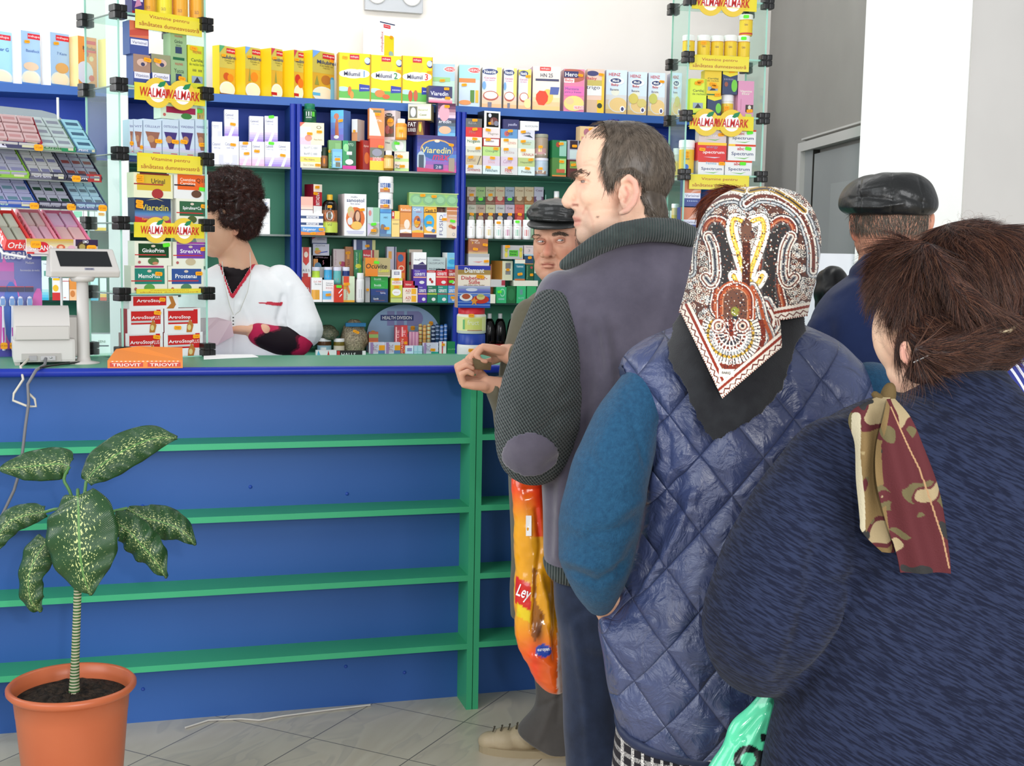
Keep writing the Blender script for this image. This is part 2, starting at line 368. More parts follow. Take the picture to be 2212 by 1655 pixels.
# ---------- counter ----------
CY=3.722; BY=3.845; CZ=1.09
cx_end=PY(1020,1200,CY)[0]
ctr=empty('service_counter',(0,CY,0)); tag(ctr,'blue service counter with green open shelves facing the customers','counter')
X0=-1.8; xe=cx_end
mb=MB(); mb.box(X0,CY-.02,CZ-.022,xe+.028,4.10,CZ,cgreen); part('worktop',mb,ctr)
mb=MB(); mb.tube([(X0,CY-.02,CZ-.011),(xe+.028,CY-.02,CZ-.011)],.0125,dblue,16); part('front_nosing',mb,ctr)
mb=MB(); mb.box(X0,BY,.0,xe-.012,BY+.02,CZ-.022,blue); part('front_panel',mb,ctr)
for y in (945.5,1094.6,1243,1390.5):
    z=PY(1015,y,CY)[2]; mb=MB(); mb.box(X0,CY,z-.018,xe-.012,BY,z,lgreen); part('shelf',mb,ctr)
mb=MB(); mb.box(xe-.012,CY,0,xe+.006,BY+.02,CZ-.024,lgreen); part('end_panel',mb,ctr)
for x,y in ((309,1489),(541,1052),(750,1067),(308,1094),(747,1440),(874,1453),(12,1500)):
    p=PY(x,y,BY); mb=MB(); mb.lathe([(.0,.004),(.003,.0035),(.0055,.001),(.006,0)],mat('2a4fae',.3),12); o=mb.build('screw_cap',ctr,(p[0],BY-CY,p[2])); o.rotation_euler=(math.pi/2,0,0)
mb=MB(); mb.box(X0,4.07,0,xe,4.09,CZ-.03,blue); part('rear_panel',mb,ctr)
c2=empty('service_counter',(xe+.02,CY,0)); tag(c2,'second blue and green counter section with shelves behind the orange bag','counter')
xa=xe+.0085; XB=2.35
mb=MB(); mb.box(xa+.02,CY-.02,CZ-.022,XB,4.10,CZ,cgreen); mb.box(1.55,4.10,CZ-.022,XB,4.62,CZ,cgreen); part('worktop',mb,c2)
mb=MB(); mb.tube([(xa+.02,CY-.02,CZ-.011),(XB,CY-.02,CZ-.011)],.0125,dblue,16); part('front_nosing',mb,c2)
mb=MB(); mb.box(xa,CY,0,xa+.018,BY+.02,CZ-.024,lgreen); part('end_panel',mb,c2)
mb=MB(); mb.box(xa+.018,BY+.01,0,XB,BY+.03,CZ-.022,blue); part('front_panel',mb,c2)
for y in (938.5,1091,1238,1386):
    z=PY(1050,y,CY)[2]; mb=MB(); mb.box(xa+.018,CY,z-.018,XB,BY+.01,z,lgreen); part('shelf',mb,c2)
# inner desk behind the counter
dsk=boxs('inner_desk',.78,4.12,0,1.2,4.5,.985,green,None); tag(dsk,'lower green desk behind the counter under the sweetener box','desk')
# cable on the floor
mb=MB(); mb.tube([PZ(x,y,.004) for x,y in ((400,1572),(450,1556),(520,1553),(560,1556),(610,1547),(700,1535),(800,1523))],.003,mat('d8d4cc',.5),6)
tag(mb.build('floor_cable'),'thin white cable lying along the foot of the blue counter','cable')
# wall instrument
F2=Frame(0,5.985,0); 
u0,z0=F2.hit(787,22); u1,_=F2.hit(912,24); zt=z0+.16
wi=empty('wall_barometer',(u0,5.985,z0)); tag(wi,'silver rectangular wall thermometer with two round dials high on the wall','thermometer')
mb=MB(); mb.box(0,-.02,0,u1-u0,.012,zt-z0,mat('b9bcc0',.3,.5,metal=.3),.004); mb.build('case',wi)
for f_ in (.2,.8):
    mb=MB(); mb.lathe([(.044,0),(.044,.004),(.041,.005),(0,.005)],mat('ecebe6',.4),32,(0,0,0)); mb.lathe([(.047,0),(.047,.007),(.044,.007)],mat('c9c9c9',.3),32)
    for k in range(12): 
        t=k*math.pi/6; mb.add([(.034*math.cos(t)-.001,.034*math.sin(t)-.001,.0055),(.034*math.cos(t)+.001,.034*math.sin(t)-.001,.0055),(.038*math.cos(t),.038*math.sin(t)+.001,.0055)],[[0,1,2]],mat('333'))
    mb.add([(-.001,-.002,.006),(.002,-.002,.006),(.015,.028,.006)],[[0,1,2]],mat('222'))
    o=mb.build('dial',wi,(f_*(u1-u0),-.021,.075)); o.rotation_euler=(math.pi/2,0,0)
mb=MB(); deco(mb,'T,MONTIERO,.5,.5,.6,363,.9|t,TERMOMETRU,.5,.0,.3,777,1',.10,.022); mb.build('lettering',wi,((u1-u0)/2-.05,-.021,.062))
# ---------- products on the wall shelving ----------
def cereal(x0,x1,xs,y0,y1,base,side,ops,label,rot=35,**k): return bx(F0,x0,y0,x1,y1,base,ops,label,rot=rot,xs=xs if rot else None,side=side,name='cereal_box',cat='cereal box',back=.10,**k)
G='baby cereal boxes on the cornice'
bowl='e,.5,.12,.5,.16,eed|e,.5,.13,.4,.12,fec|'
cereal(-22,23,-40,65,173,'adf','fff',bowl+'r,.3,.84,.95,.94,d23|t,milupa,.62,.89,.06,fff,.5|T,der G,.6,.66,.07,46a|r,0,.0,1,.05,58c|p,0,1,.25,1,0,.86,68c','pale blue cereal box cut by the left edge of the picture',group=G)
cereal(46,85,23,66,180,'ace','fff',bowl+'r,.35,.86,1,.96,d23|t,milupa,.68,.91,.05,fff,.6|t,Basisflock,.6,.64,.05,46a,.7|e,.5,.35,.4,.08,eca|r,0,0,1,.04,58c|s,.3,.8','light blue cereal box with a red corner and flakes, second from left',group=G)
cereal(109,148,86,70,185,'ace','fff',bowl+'r,.3,.86,1,.96,d23|t,milupa,.65,.91,.05,fff,.6|t,7 Korn,.6,.62,.05,46a,.5|e,.6,.35,.35,.1,da6|r,0,0,1,.04,58c|s,.3,.8','light blue seven grain cereal box left of the orange one',group=G)
cereal(169,208,148,78,188,'e94','fd9','e,.35,.3,.45,.22,dde|r,.35,.86,.95,.93,d23|T,Bebelac,.6,.78,.07,334,.7|r,.3,.7,.95,.74,d23|e,.45,.66,.12,.05,b43|e,.7,.58,.12,.05,eda|e,.7,.2,.15,.06,d42|r,0,0,1,.03,c62','orange cereal box with fruit and a pale bowl beside the white pillar',group=G)
cereal(232,262,211,84,190,'fe9','fe8','r,.3,.8,.9,.9,d23','pale yellow box half hidden by the white pillar',group=G)
mil='r,.45,.86,1,.96,c23|t,milupa,.72,.91,.05,fff,.5|T,Milubrei,.62,.78,.075,347,.85|t,Cereale cu,.62,.71,.035,553,.6|t,lapte,.62,.66,.03,553,.3|'
for i,(a,b,s_,t,bt,cr,fr_,lb) in enumerate([(474,509,460,98,206,'5a7','r,.0,.0,1,.03,852|e,.45,.38,.2,.08,c52|e,.7,.36,.2,.08,e82','yellow cereal box with a green corner and orange slices'),(530,564,509,101,207,'7ae','e,.6,.4,.25,.1,e82|p,.2,.3,.3,.6,.35,.3,994','yellow cereal box with a blue corner and a tangerine'),(586,612,564,104,208,'c45','p,.3,.3,.4,.55,.5,.3,994|r,.0,.04,.5,.1,c22','yellow cereal box with a red corner and wheat ears'),(635,657,612,108,210,'c45','e,.4,.4,.3,.1,c32|e,.7,.32,.3,.1,e72|r,.0,.04,.5,.1,c22','yellow cereal box with a red corner and red apples'),(675,727,657,109,215,'7ae','e,.62,.42,.22,.1,b73|p,.1,.3,.2,.5,.3,.3,994|r,0,.08,.35,.14,6bd|e,.9,.4,.1,.1,4ad|r,.82,.0,1,.45,8ce','yellow cereal box with a blue corner and biscuits, widest of its row')]):
    o=cereal(a,b,s_,t,bt,'da3','fd2','r,0,.55,1,1,cb5|'+bowl+fr_+'|p,0,1,.35,1,0,.84,'+cr+'|'+mil+('s,.25,.8' if i!=4 else 's,.85,.83'),lb,group=G)
mm='e,.5,.78,.2,.12,fc3|e,.45,.57,.35,.1,fff|e,.7,.58,.28,.09,fff|e,.2,.56,.18,.07,fff|r,.35,.87,.65,.97,c23|t,milupa,.5,.92,.05,fff,.24|e,.92,.85,.11,.08,337|e,.9,.86,.09,.065,cde|r,0,0,1,.05,efc|r,0,.05,1,.24,6b5|e,.15,.24,.2,.05,bde|p,.65,.2,.98,.22,.98,.34,.65,.36,34a|t,.......,.82,.27,.03,fff,.25|'
for a,b,t,bt,n,c,an,lb in [(731,800,115,214,'1','69c','e,.35,.2,.06,.1,d73|e,.42,.12,.06,.08,e94','one, with an orange animal'),(800,868,120,217,'2','284','e,.3,.18,.16,.08,d84|e,.5,.12,.12,.05,e63','two, with a sleeping animal'),(868,934,122,220,'3','d32','e,.28,.16,.07,.12,c53|e,.45,.17,.07,.12,c64','three, with two bears')]:
    cereal(a,b,a-3,t,bt,'fd1','da1',mm+an+'|r,0,0,.02,1,a80|r,.98,0,1,1,c90|V'.replace('V','T')+',Milumil,.42,.565,.09,446,.5|T,'+n+',.8,.575,.13,'+c+(',|s,.9,.68' if n!='1' else '|s,.2,.9').replace(',|','|'),'bright yellow milk powder box numbered '+lb,rot=0,dep=.06,group='yellow milk powder boxes')
bx(F0,820,47,858,120,'fff','r,.0,.0,1,1,fff|r,.3,.0,.95,.62,ed2|v,milupaBox,.17,.42,.2,c32,.6|r,.25,.84,.7,.94,d23|t,milupa,.47,.89,.05,fff,.35|r,.0,.97,1,1,236|s,.75,.6,.02|e,.75,.1,.15,.08,9bb','white and yellow tin box standing on top of the yellow milk boxes',rot=38,xs=791,back=.10,side='fff',name='storage_tin',cat='tin')
def C2(a,b,s_,t,bt,base,side,ops,lb,rot=-8,**k): return bx(F0,a,t,b,bt,base,ops,lb,rot=rot,xs=s_,side=side,name='cereal_box',cat='cereal box',back=.10,group=G,**k)
C2(935,982,993,138,222,'bdc','386','r,0,.6,1,1,acd|e,.8,.88,.3,.07,eee|e,.8,.88,.26,.055,d44|t,HEINZ,.8,.88,.06,fff,.4|r,.0,.58,.8,.68,9c8|s,.45,.6|s,.3,.3|r,0,0,1,.08,ded','pale green cereal box with a red oval, behind the purple boxes')
C2(993,1036,1041,140,226,'cde','bca','r,0,.65,1,1,ade|e,.75,.88,.34,.075,eee|e,.75,.88,.3,.06,d44|t,HEINZ,.75,.88,.06,fff,.5|r,.0,.58,.8,.68,e84|r,.55,.1,.75,.4,583|r,.8,.1,.95,.4,eb4|e,.3,.1,.3,.06,e95|s,.25,.52','pale blue cereal box with an orange band and maize')
for a,b,s_,t,bt,lb in [(1043,1083,1088,145,227,'cereal box with a blue oval sign, leftmost of three alike'),(1089,1116,1120,147,230,'cereal box with a blue oval sign, middle one of three alike'),(1121,1147,1152,149,231,'cereal box with a blue oval sign beside the white box')]:
    C2(a,b,s_,t,bt,'dde','ba9','g,0,.0,1,.5,fb8,dee|r,.75,.3,1,1,ed7|r,.0,.84,.8,.98,ed6|e,.4,.89,.36,.07,347|T,Nestlé,.4,.89,.08,fff,.5|t,Cereale,.4,.74,.04,d55,.6|t,cu lapte,.4,.68,.035,d55,.5|e,.45,.3,.36,.12,b54|e,.45,.31,.3,.09,fed|e,.75,.15,.3,.12,fd9|s,.75,.82' if a>1100 else 'g,0,.0,1,.5,fb8,dee|r,.75,.3,1,1,ed7|e,.4,.89,.42,.07,347|T,Nestlé,.4,.89,.08,fff,.6|t,Cereale,.4,.74,.04,d55,.6|t,cu lapte,.4,.68,.035,d55,.5|e,.45,.3,.4,.12,b54|e,.45,.31,.35,.09,fed|e,.1,.55,.1,.1,7ad|r,.3,.02,.5,.14,778',lb)
C2(1153,1210,1219,143,236,'fed','cab','g,0,0,1,.5,fc8,fed|r,.25,.9,.65,.99,d44|t,milupa,.45,.945,.05,fff,.3|T,HN 25,.5,.8,.09,446,.45|r,.1,.67,.95,.72,446|e,.55,.32,.2,.17,fc6|p,.12,.25,.22,.13,.42,.12,.55,.22,.57,.33,.47,.44,.25,.45,.13,.36,e42|p,.62,.37,.93,.37,.97,.54,.65,.54,56a','white special milk box with a red octagon')
C2(1220,1262,1270,149,238,'e8a','ecc','e,.4,.85,.7,.16,b65|r,.0,.8,.7,.95,336|T,Hero,.35,.875,.1,fff,.6|r,.0,.68,.5,.78,fee|T,Baby,.25,.73,.08,d33,.4|r,.0,.38,1,.6,e7b|t,Manzana,.4,.54,.06,659,.65|t,pera y fresas,.45,.46,.05,659,.8|e,.5,.2,.5,.18,ed8|e,.3,.25,.2,.08,ec9|r,.5,.06,.98,.15,fdd|t,NUEVO,.75,.105,.06,d33,.4|s,.8,.86','pink and cream fruit cereal box with a dark blue heading')
C2(1270,1305,1309,149,240,'ecb','dba','r,0,.62,1,.75,cb6|r,0,.0,1,.3,dbA|r,0,.4,1,.62,eee|t,trigo,.35,.57,.1,335,.8|e,.3,.9,.35,.06,447|T,Baby,.25,.78,.08,c55,.6|r,.6,.0,1,.3,fc3|e,.75,.17,.15,.06,343|r,.85,.3,1,.9,fc4|s,.8,.88'.replace('A','9'),'wheat coloured cereal box between the pink box and the white boxes')
md='g,0,0,1,.55,db7,def|e,.6,.24,.48,.2,ddd|e,.6,.22,.42,.16,ec8|e,.45,.5,.2,.08,eed|T,HEINZ,.4,.9,.07,c44,.55|e,.5,.75,.36,.085,fff|e,.46,.76,.26,.055,347|T,Medi,.46,.76,.06,fff,.3|T,Baby,.42,.66,.07,c44,.35|t,Banane,.4,.56,.05,447,.4|e,.8,.12,.12,.07,fff|e,.8,.12,.07,.045,447'
for a,b,s_,t,bt,q,lb in [(1311,1354,1357,151,243,'','white cereal box with a banana bowl, leftmost of the four white ones'),(1358,1397,1401,155,245,'|e,.3,.38,.25,.12,dc6|e,.75,.28,.25,.1,dc7','white cereal box with pears, second of the four white ones'),(1402,1436,1449,157,247,'|e,.3,.4,.25,.12,cc6|s,.8,.8','white cereal box with a red bowl, third of the four white ones'),(1451,1472,1477,157,247,'|e,.6,.35,.25,.12,dc6','white cereal box hidden partly by the right glass display')]:
    C2(a,b,s_,t,bt,'def','bbc',md+q,lb)
# unit 1, top shelf
wp='white and lilac tablet boxes'
def cal(a,b,t,bt,c,st,lb): bx(F0,a,t,b,bt,'eef',('g,.0,.0,1,.45,%s,eef|p,.25,0,.5,0,.85,.5,.65,.5,eee|t,Calmivid,.35,.8,.09,667,.55|t,100 mg,.4,.68,.05,99a,.5'%c if c else 't,Cetamol,.35,.72,.1,778,.6|r,.55,.0,.9,.35,dde|t,500 mg,.4,.58,.06,99a,.5')+st,lb,dep=.06,group=wp)
cal(458,485,294,357,'','','plain white tablet box nearest the left glass display, lower row')
cal(485,516,294,357,'','|s,.6,.7','white box with an orange sticker above the pharmacist, lower row')
for a,b,c,st,l in [(517,543,'fbd','|s,.6,.5|s,.5,.93','pink bottomed white box, left of two on the lower row'),(544,571,'fbd','|s,.4,.6','pink bottomed white box, right of two on the lower row'),(572,600,'a8d','|n,.5,.93','lilac bottomed white box with green sticker, lower row'),(600,627,'a8d','|s,.4,.45','lilac bottomed white box beside the blue post, lower row')]: cal(a,b,306,359,c,st,l)
cal(458,480,263,293,'','','small white box lying on the plain white one')
cal(485,515,237,294,'a8d','|s,.6,.45','tall lilac and white box standing highest in its bay')
cal(539,569,251,306,'a8d','','lilac and white upright box, left of the green stickered one')
cal(572,600,251,306,'a8d','|n,.5,.97','lilac and white upright box with green sticker on top')
bx(F0,555,429,583,508,'fff','e,.45,.82,.3,.08,79b|r,.2,.86,.9,.9,dde|t,CALCIDOX,.6,.68,.06,545,.6|r,.2,.3,.9,.31,ccd','tall white box behind the pharmacist’s hair',dep=.06)
# unit 2, top shelf
bx(F0,649,350,693,364,'fec','t,Eco 5 Seve,.4,.5,.35,664,.5|s,.85,.5','cream flat box at the foot of the left stack',dep=.08)
bx(F0,648,339,693,350,'fd6','t,Mac Adams,.45,.5,.4,664,.5','yellow flat box in the stack under the green jar',dep=.08)
bx(F0,648,326,694,339,'eee','t,BioVIT C 1000,.5,.5,.35,667,.6','greyish white flat box in the stack, second from above',dep=.08)
bx(F0,648,313,695,326,'fff','t,BioVIT C 1000,.5,.5,.35,667,.6','pure white flat box under the cream square box',dep=.08)
bx(F0,648,265,700,313,'fec','g,0,0,.45,.8,ecd,def|e,.35,.3,.15,.14,e98|e,.78,.8,.1,.07,665|e,.78,.8,.07,.05,fec|p,0,1,.2,1,0,.8,e65|t,Mama Natura,.75,.25,.06,664,.35|s,.4,.5|s,.8,.6','square cream box under the green jar',dep=.09)
jar(F0,656,223,685,265,'264','175','dark green vitamin jar with a green lid on the cream box',capf=.28,neck=.75,lab='153',ops='r,.3,.45,.6,.9,fff|t,.....,.45,.3,.15,fff,.3|r,.64,.4,.8,.9,6c4',labv=(.12,.62),name='vitamin_jar',cat='jar')
jar(F0,694,318,709,366,'752','232','slim amber vial beside the flat boxes',capf=.5,neck=.9,lab='964',ops='e,.5,.5,.1,.3,e82')
bx(F0,710,303,738,366,'7a6','v,Plantea,.25,.4,.25,ce8,.6|r,.5,.1,.9,.9,8b7|s,.05,.6,.01','pale green tea box behind the small blue box',dep=.05)
bx(F0,719,322,739,367,'8ce','g,0,.2,1,1,adf,7be|r,.3,.05,.8,.3,776|t,Bronho,.5,.6,.06,357,.6|s,.5,.45','small light blue box in front of the green tea box',back=-.06,dep=.04)
bx(F0,740,304,769,367,'264','p,0,0,.5,.3,.4,1,0,1,3a6|r,.3,.5,.7,.62,eee|t,FYTO,.6,.86,.1,dfd,.4|e,.25,.75,.2,.14,9d9|r,.0,.0,1,.12,e3a|e,.5,.25,.3,.1,fff','dark green box with a pink base',dep=.05)
bx(F0,784,303,799,367,'a44','t,Apiven,.5,.8,.1,fdc,.8|e,.6,.4,.4,.2,d74','red box with fruit seen at its side',rot=25,xs=770,side='c32',dep=.05)
bx(F0,717,237,742,303,'59d','g,0,0,1,1,76b,5be|p,.35,.15,.65,.15,.6,.55,.5,.9,.35,.55,b64|e,.45,.8,.2,.1,c75|e,.45,.12,.2,.06,eee|s,.8,.65','tall blue box with a dancing figure on its front',rot=-38,xs=761,side='57b')
bx(F0,761,257,772,304,'ddd','r,.0,.0,1,.4,c85|s,.5,.45,.012','grey sided box right of the tall blue box',rot=-35,xs=792,side='bbb')
bx(F0,799,300,830,370,'e64','r,.0,.4,1,.72,776|r,.0,.0,1,.3,fd3|e,.5,.56,.35,.12,99a|t,SUPLIMENT,.5,.38,.08,fff,.6|t,DE CALCIU,.5,.32,.06,fff,.6|s,.75,.75','orange and yellow box with a grey picture band',dep=.05)
bx(F0,798,234,830,301,'f95','p,0,0,.8,.1,.3,.9,0,1,fed|r,.25,.86,.8,.94,775|r,0,0,1,.1,e75|t,VITAL,.6,.6,.07,fff,.5|s,.55,.8','tall orange box with a cream sweep, upper one of two',dep=.05)
jar(F0,831,325,852,370,'eb4','fff','honey coloured bottle at the foot of the cream boxes',capf=.22,neck=.6,lab='fc7',ops='r,.35,.2,.65,.9,fda',back=-.03,alpha=.5)
for t,bt,st,l in [(349,370,'|s,.55,.5','cream and green flat box, lowest of three by the bottles'),(327,349,'|s,.4,.5','cream flat box, middle of three by the bottles')]:
    bx(F0,853,t,883,bt,'fed','r,0,0,1,.3,ce9|T,Basil,.25,.6,.25,553,.35|T,Plus,.25,.3,.2,553,.3'+st,l,rot=-12,xs=900,side='cc9',dep=.06)
bx(F0,832,302,877,327,'ded','r,0,0,.4,1,ccb|e,.5,.5,.17,.45,9c9|e,.7,.5,.2,.4,fff|T,Nes,.15,.75,.15,333,.2|n,.58,.7','cream flat box with green circles, topmost of three',rot=-12,xs=894,side='bbb')
bx(F0,831,238,854,301,'dcc','r,.12,.1,.9,.8,654|e,.6,.6,.3,.15,d94|e,.35,.35,.2,.15,a66|e,.65,.3,.2,.1,843|e,.45,.85,.3,.06,333|t,Noni,.45,.85,.05,fff,.4|s,.6,.65','white box picturing berries on a dark ground',rot=-35,xs=869,side='dcc')
jar(F0,857,256,881,300,'e93','fff','amber glass bottle with a white cap standing on the cream boxes',capf=.2,neck=.65,lab='fb5',ops='s,.5,.6|r,.4,.0,.6,.5,fed',back=-.03)
bx(F0,901,293,986,372,'45b','g,0,0,1,.5,d5a,58c|g,0,.5,1,1,56b,437|e,.5,.62,.42,.28,da6|e,.5,.6,.4,.26,36a|T,Viaredin,.48,.6,.17,ed8,.75,.1|T,max,.6,.4,.15,d36,.4,.3|e,.1,.28,.12,.28,bcd|r,.04,.1,.17,.46,456|r,.42,.08,.66,.22,347|t,28,.54,.14,.08,dde,.15|r,.8,.02,.95,.4,a98|e,.5,.85,.07,.04,fdc|p,.0,.0,.9,0,.9,.03,0,.12,c46|s,.86,.76','large purple and blue box with a silver can, widest on its shelf',dep=.09)
bx(F0,883,259,917,293,'412','T,FAT,.28,.72,.3,fff,.45|t,BURNER,.28,.35,.25,fff,.45|p,.55,0,.95,0,.85,.9,.65,.9,a73|e,.75,.5,.07,.3,dd4','dark box with white lettering and a yellow figure',rot=-28,xs=937,side='424')
bx(F0,885,224,931,258,'fec','r,.05,.15,.4,.85,776|e,.22,.5,.12,.3,dde|r,.42,.15,.98,.85,ffd|t,Balsamul,.65,.65,.12,664,.4|T,Casei,.65,.35,.12,553,.3|r,0,0,1,.08,ca5','pale cream box lying on the dark box',rot=-20,xs=948,side='cb8')
bx(F0,946,223,984,293,'558','g,0,0,1,.5,7be,445|g,0,.55,1,1,ecd,524|e,.35,.7,.3,.25,eab|e,.4,.18,.35,.12,eb9|T,aredin,.4,.44,.1,eef,.7,.2|s,.5,.9','upright pink and purple box over the large purple box',dep=.05)
bx(F0,926,186,977,222,'446','g,0,0,1,.3,e68,eee|e,.45,.62,.4,.35,337|T,Viaredin,.45,.55,.25,eef,.75|t,Vitaminele tale,.45,.3,.1,447,.6|s,.75,.85|s,.8,.3','small purple and pink box in front of the cereal boxes',dep=.05)
# unit 2, second shelf
bx(F0,650,490,702,508,'fc9','p,0,.4,.5,.2,1,.55,1,1,0,1,59d|p,0,0,1,0,1,.45,.4,.3,0,.4,e83|T,Sargenor,.35,.65,.4,fff,.55,.15|s,.85,.7|s,.5,.2','orange and blue flat box at the foot of the left stack',dep=.08)
for t,bt,l in [(476,490,'white flat box with a navy band, lower of two'),(461,476,'white flat box with a navy band, upper of two')]:
    bx(F0,650,t,698,bt,'fff','r,0,.25,1,.65,247|r,.25,.3,.8,.6,fff|T,ASPARTAM,.52,.45,.25,669,.45',l,dep=.08)
bx(F0,677,398,697,461,'b23','r,0,0,1,.26,fff|r,0,.74,1,1,fed|v,BETADIN,.5,.5,.4,fff,.42|s,.4,.9|s,.2,.68','dark red and white box standing on the stack',rot=30,xs=661,side='712')
bx(F0,650,425,676,461,'fba','g,0,0,1,.6,fff,fba|r,0,.2,1,.24,667','peach coloured box left of the dark red one',dep=.06)
o=jar(F0,698,420,731,511,'110d08','eb3','large dark brown bottle with a yellow cap and sunny label',capf=.13,neck=.36,sh=.2,lab='ba4',labv=(.07,.62),ops='r,0,.5,1,1,853|e,.5,.75,.28,.28,e85|e,.5,.75,.17,.19,ddd|e,.5,.75,.09,.1,665|t,Tonic,.5,.4,.08,543,.25|r,0,0,1,.45,cd5|T,Sirop,.5,.33,.07,553,.2|s,.5,1.15',name='syrup_bottle',rough=.15)
bx(F0,744,419,792,510,'fff','T,sanostol,.5,.85,.085,347,.8|t,multi-,.45,.93,.045,447,.3|t,fara zahar,.5,.77,.045,88a,.45|e,.5,.42,.43,.27,e73|e,.3,.55,.16,.12,eb8|e,.28,.6,.14,.1,dc8|e,.32,.5,.09,.1,eb9|e,.58,.42,.17,.2,743|e,.6,.47,.1,.12,eb9|e,.55,.25,.25,.1,fc6|e,.25,.35,.12,.09,eee|r,.1,.1,.9,.12,cce|r,.15,.06,.85,.08,cce|s,.8,.63','large white box with an orange circle and two children',dep=.08,rot=6,xs=738,side='fee')
bx(F0,794,448,820,511,'cdd','r,.45,.5,1,1,9ca|e,.2,.8,.12,.1,d88|r,0,0,1,.45,bbb|e,.5,.2,.4,.15,a97|p,0,0,.5,.3,0,.45,dce|n,.5,.42|s,.5,.2','pale green and white box right of the large white box',dep=.05)
bx(F0,821,452,845,511,'8ce','r,0,.85,1,.9,48c|r,0,.9,1,1,5ae|e,.3,.2,.3,.25,57a|e,.2,.35,.15,.1,975|t,ABC,.5,.7,.06,357,.4|r,0,.0,1,.1,68a|s,.6,.3','sky blue box carrying the two white jars',dep=.05)
jw='jar with a blue and red label'
jar(F0,820,417,852,452,'fff','fff','lower white '+jw,capf=.35,neck=.93,lab='fff',ops='r,.22,.5,.75,1,46a|t,CaD,.4,.75,.3,fff,.15|r,.2,.0,.7,.4,c86|s,.5,.3',labv=(.05,.6),back=-.01,name='plastic_jar',cat='jar')
jar(F0,820,381,853,417,'fff','fff','upper white '+jw,capf=.35,neck=.93,lab='fff',ops='r,.22,.5,.75,1,46a|t,CaD,.4,.75,.3,fff,.15|r,.2,.0,.7,.4,c86|s,.5,.35',labv=(.05,.6),back=-.01,name='plastic_jar',cat='jar')
bx(F0,846,456,863,511,'fd8','r,0,.7,.35,1,c33|r,.1,.8,.25,.95,fff|r,.35,.7,1,1,fd6|t,......,.5,.5,.05,775,.7|r,0,.65,1,.67,ca6','yellow box with a small white cross',dep=.05)
bx(F0,864,443,889,512,'e94','g,0,.0,1,.5,fdb,e94|r,0,0,1,.12,622|p,0,.12,.5,.17,1,.12,1,.22,.5,.25,0,.22,fff|e,.6,.4,.25,.15,fed|T,Redecio,.5,.85,.08,fed,.85|r,0,.78,1,.8,b63','orange box with a baby and a brown base',dep=.05)
bx(F0,890,446,915,512,'9bd','g,0,0,1,.6,fda,8ad|e,.45,.5,.3,.2,c63|e,.4,.45,.2,.12,eb4|e,.55,.55,.12,.08,546|r,0,0,1,.15,e72|p,0,.15,1,.15,1,.2,.5,.24,0,.2,fc4|T,Cavit,.4,.9,.09,fff,.6,.2|t,junior,.6,.82,.06,d44,.5,.2|e,.8,.3,.1,.06,755|s,.45,.48','blue and orange box with a spiral fruit pattern',dep=.05)
bx(F0,916,446,943,512,'fb3','e,.4,.5,.42,.23,3ad|e,.5,.45,.3,.18,4be|e,.45,.28,.3,.08,eee|r,0,0,1,.1,325|e,.75,.22,.15,.06,58b|T,Cavit 9,.5,.87,.1,431,.85|r,0,.8,1,.82,431|r,0,.1,1,.14,fed|s,.4,.48','yellow box with a blue fan of feathers',dep=.05)
bx(F0,944,448,968,512,'843','v,PLUS,.5,.8,.3,ca8,.3','brown box behind the white upright one',back=.06)
bx(F0,943,459,965,512,'eee','v,FUSID,.45,.5,.35,669,.8|r,.65,.85,.9,.95,cce|s,.75,.73','white box with large upright lilac letters',dep=.05)
bx(F0,965,448,990,513,'edc','g,0,.4,1,1,edc,c63|r,0,.88,1,.9,fed|t,VITAMINE,.5,.72,.045,fff,.7|e,.35,.38,.2,.06,c84|e,.6,.34,.2,.05,b43|e,.6,.12,.1,.05,99a|e,.6,.12,.07,.035,edc|n,.5,.55','peach and white box with red fruit beside the blue post',dep=.05)
o=bx(F0,884,417,990,447,'9c7','e,.14,.5,.12,.4,8b8|e,.39,.5,.12,.4,8b8|e,.63,.5,.12,.4,8b8|e,.87,.5,.12,.4,8b8|e,.14,.5,.08,.25,9cA|e,.39,.5,.08,.25,9cA|e,.63,.5,.08,.25,9cA|e,.87,.5,.08,.25,9cA|r,0,.93,1,1,cd9|r,0,0,1,.06,cd9|s,.27,.8|s,.5,.75'.replace('A','9'),'long green box with four discs lying across the boxes',dep=.05)
# unit 2, third shelf
bx(F0,674,552,715,600,'ddd','','pale grey filler carton behind the white boxes',back=.1,dep=.1)
bx(F0,716,576,770,652,'cbb','','pale carton behind the red and white boxes',back=.12,dep=.08)
bx(F0,673,600,696,651,'fff','r,0,.1,.75,.5,ea3|r,.1,.1,.35,.5,fb5|t,Ca-C 1000,.55,.84,.07,c44,.7|t,Sandoz,.6,.74,.06,666,.6','white box with an orange square, leftmost of its row',dep=.05)
bx(F0,697,605,721,651,'fff','r,0,.12,.78,.5,8cf|t,Calcium,.6,.86,.07,778,.6|t,Sandoz,.6,.77,.06,666,.6|t,D.D.D.,.6,.64,.06,c44,.6|s,.5,.33','white box with a pale blue square',dep=.05)
bx(F0,722,616,742,652,'d31','p,.5,.5,.9,.75,.85,.8,.45,.55,fff|p,.6,.3,.85,.45,.8,.5,.55,.35,fff|n,.5,.92','bright red box with white capsules',dep=.04,back=-.02)
bx(F0,742,597,766,652,'dec','r,0,.75,.5,1,d42|r,0,.5,.35,.75,eb3|p,.3,.8,.6,.4,.5,.3,.3,.5,e83|r,0,0,1,.08,fb3|v,Supradyn,.3,.35,.2,d66,.5|s,.3,.7','pale green and red box behind the red box',dep=.05)
jar(F0,771,590,788,652,'eee','eee','white spray tube with a yellow neck band',capf=.2,neck=.8,lab='eee',ops='r,.4,.1,.6,.7,445|e,.5,1.1,.15,.1,ed4',back=-.03)
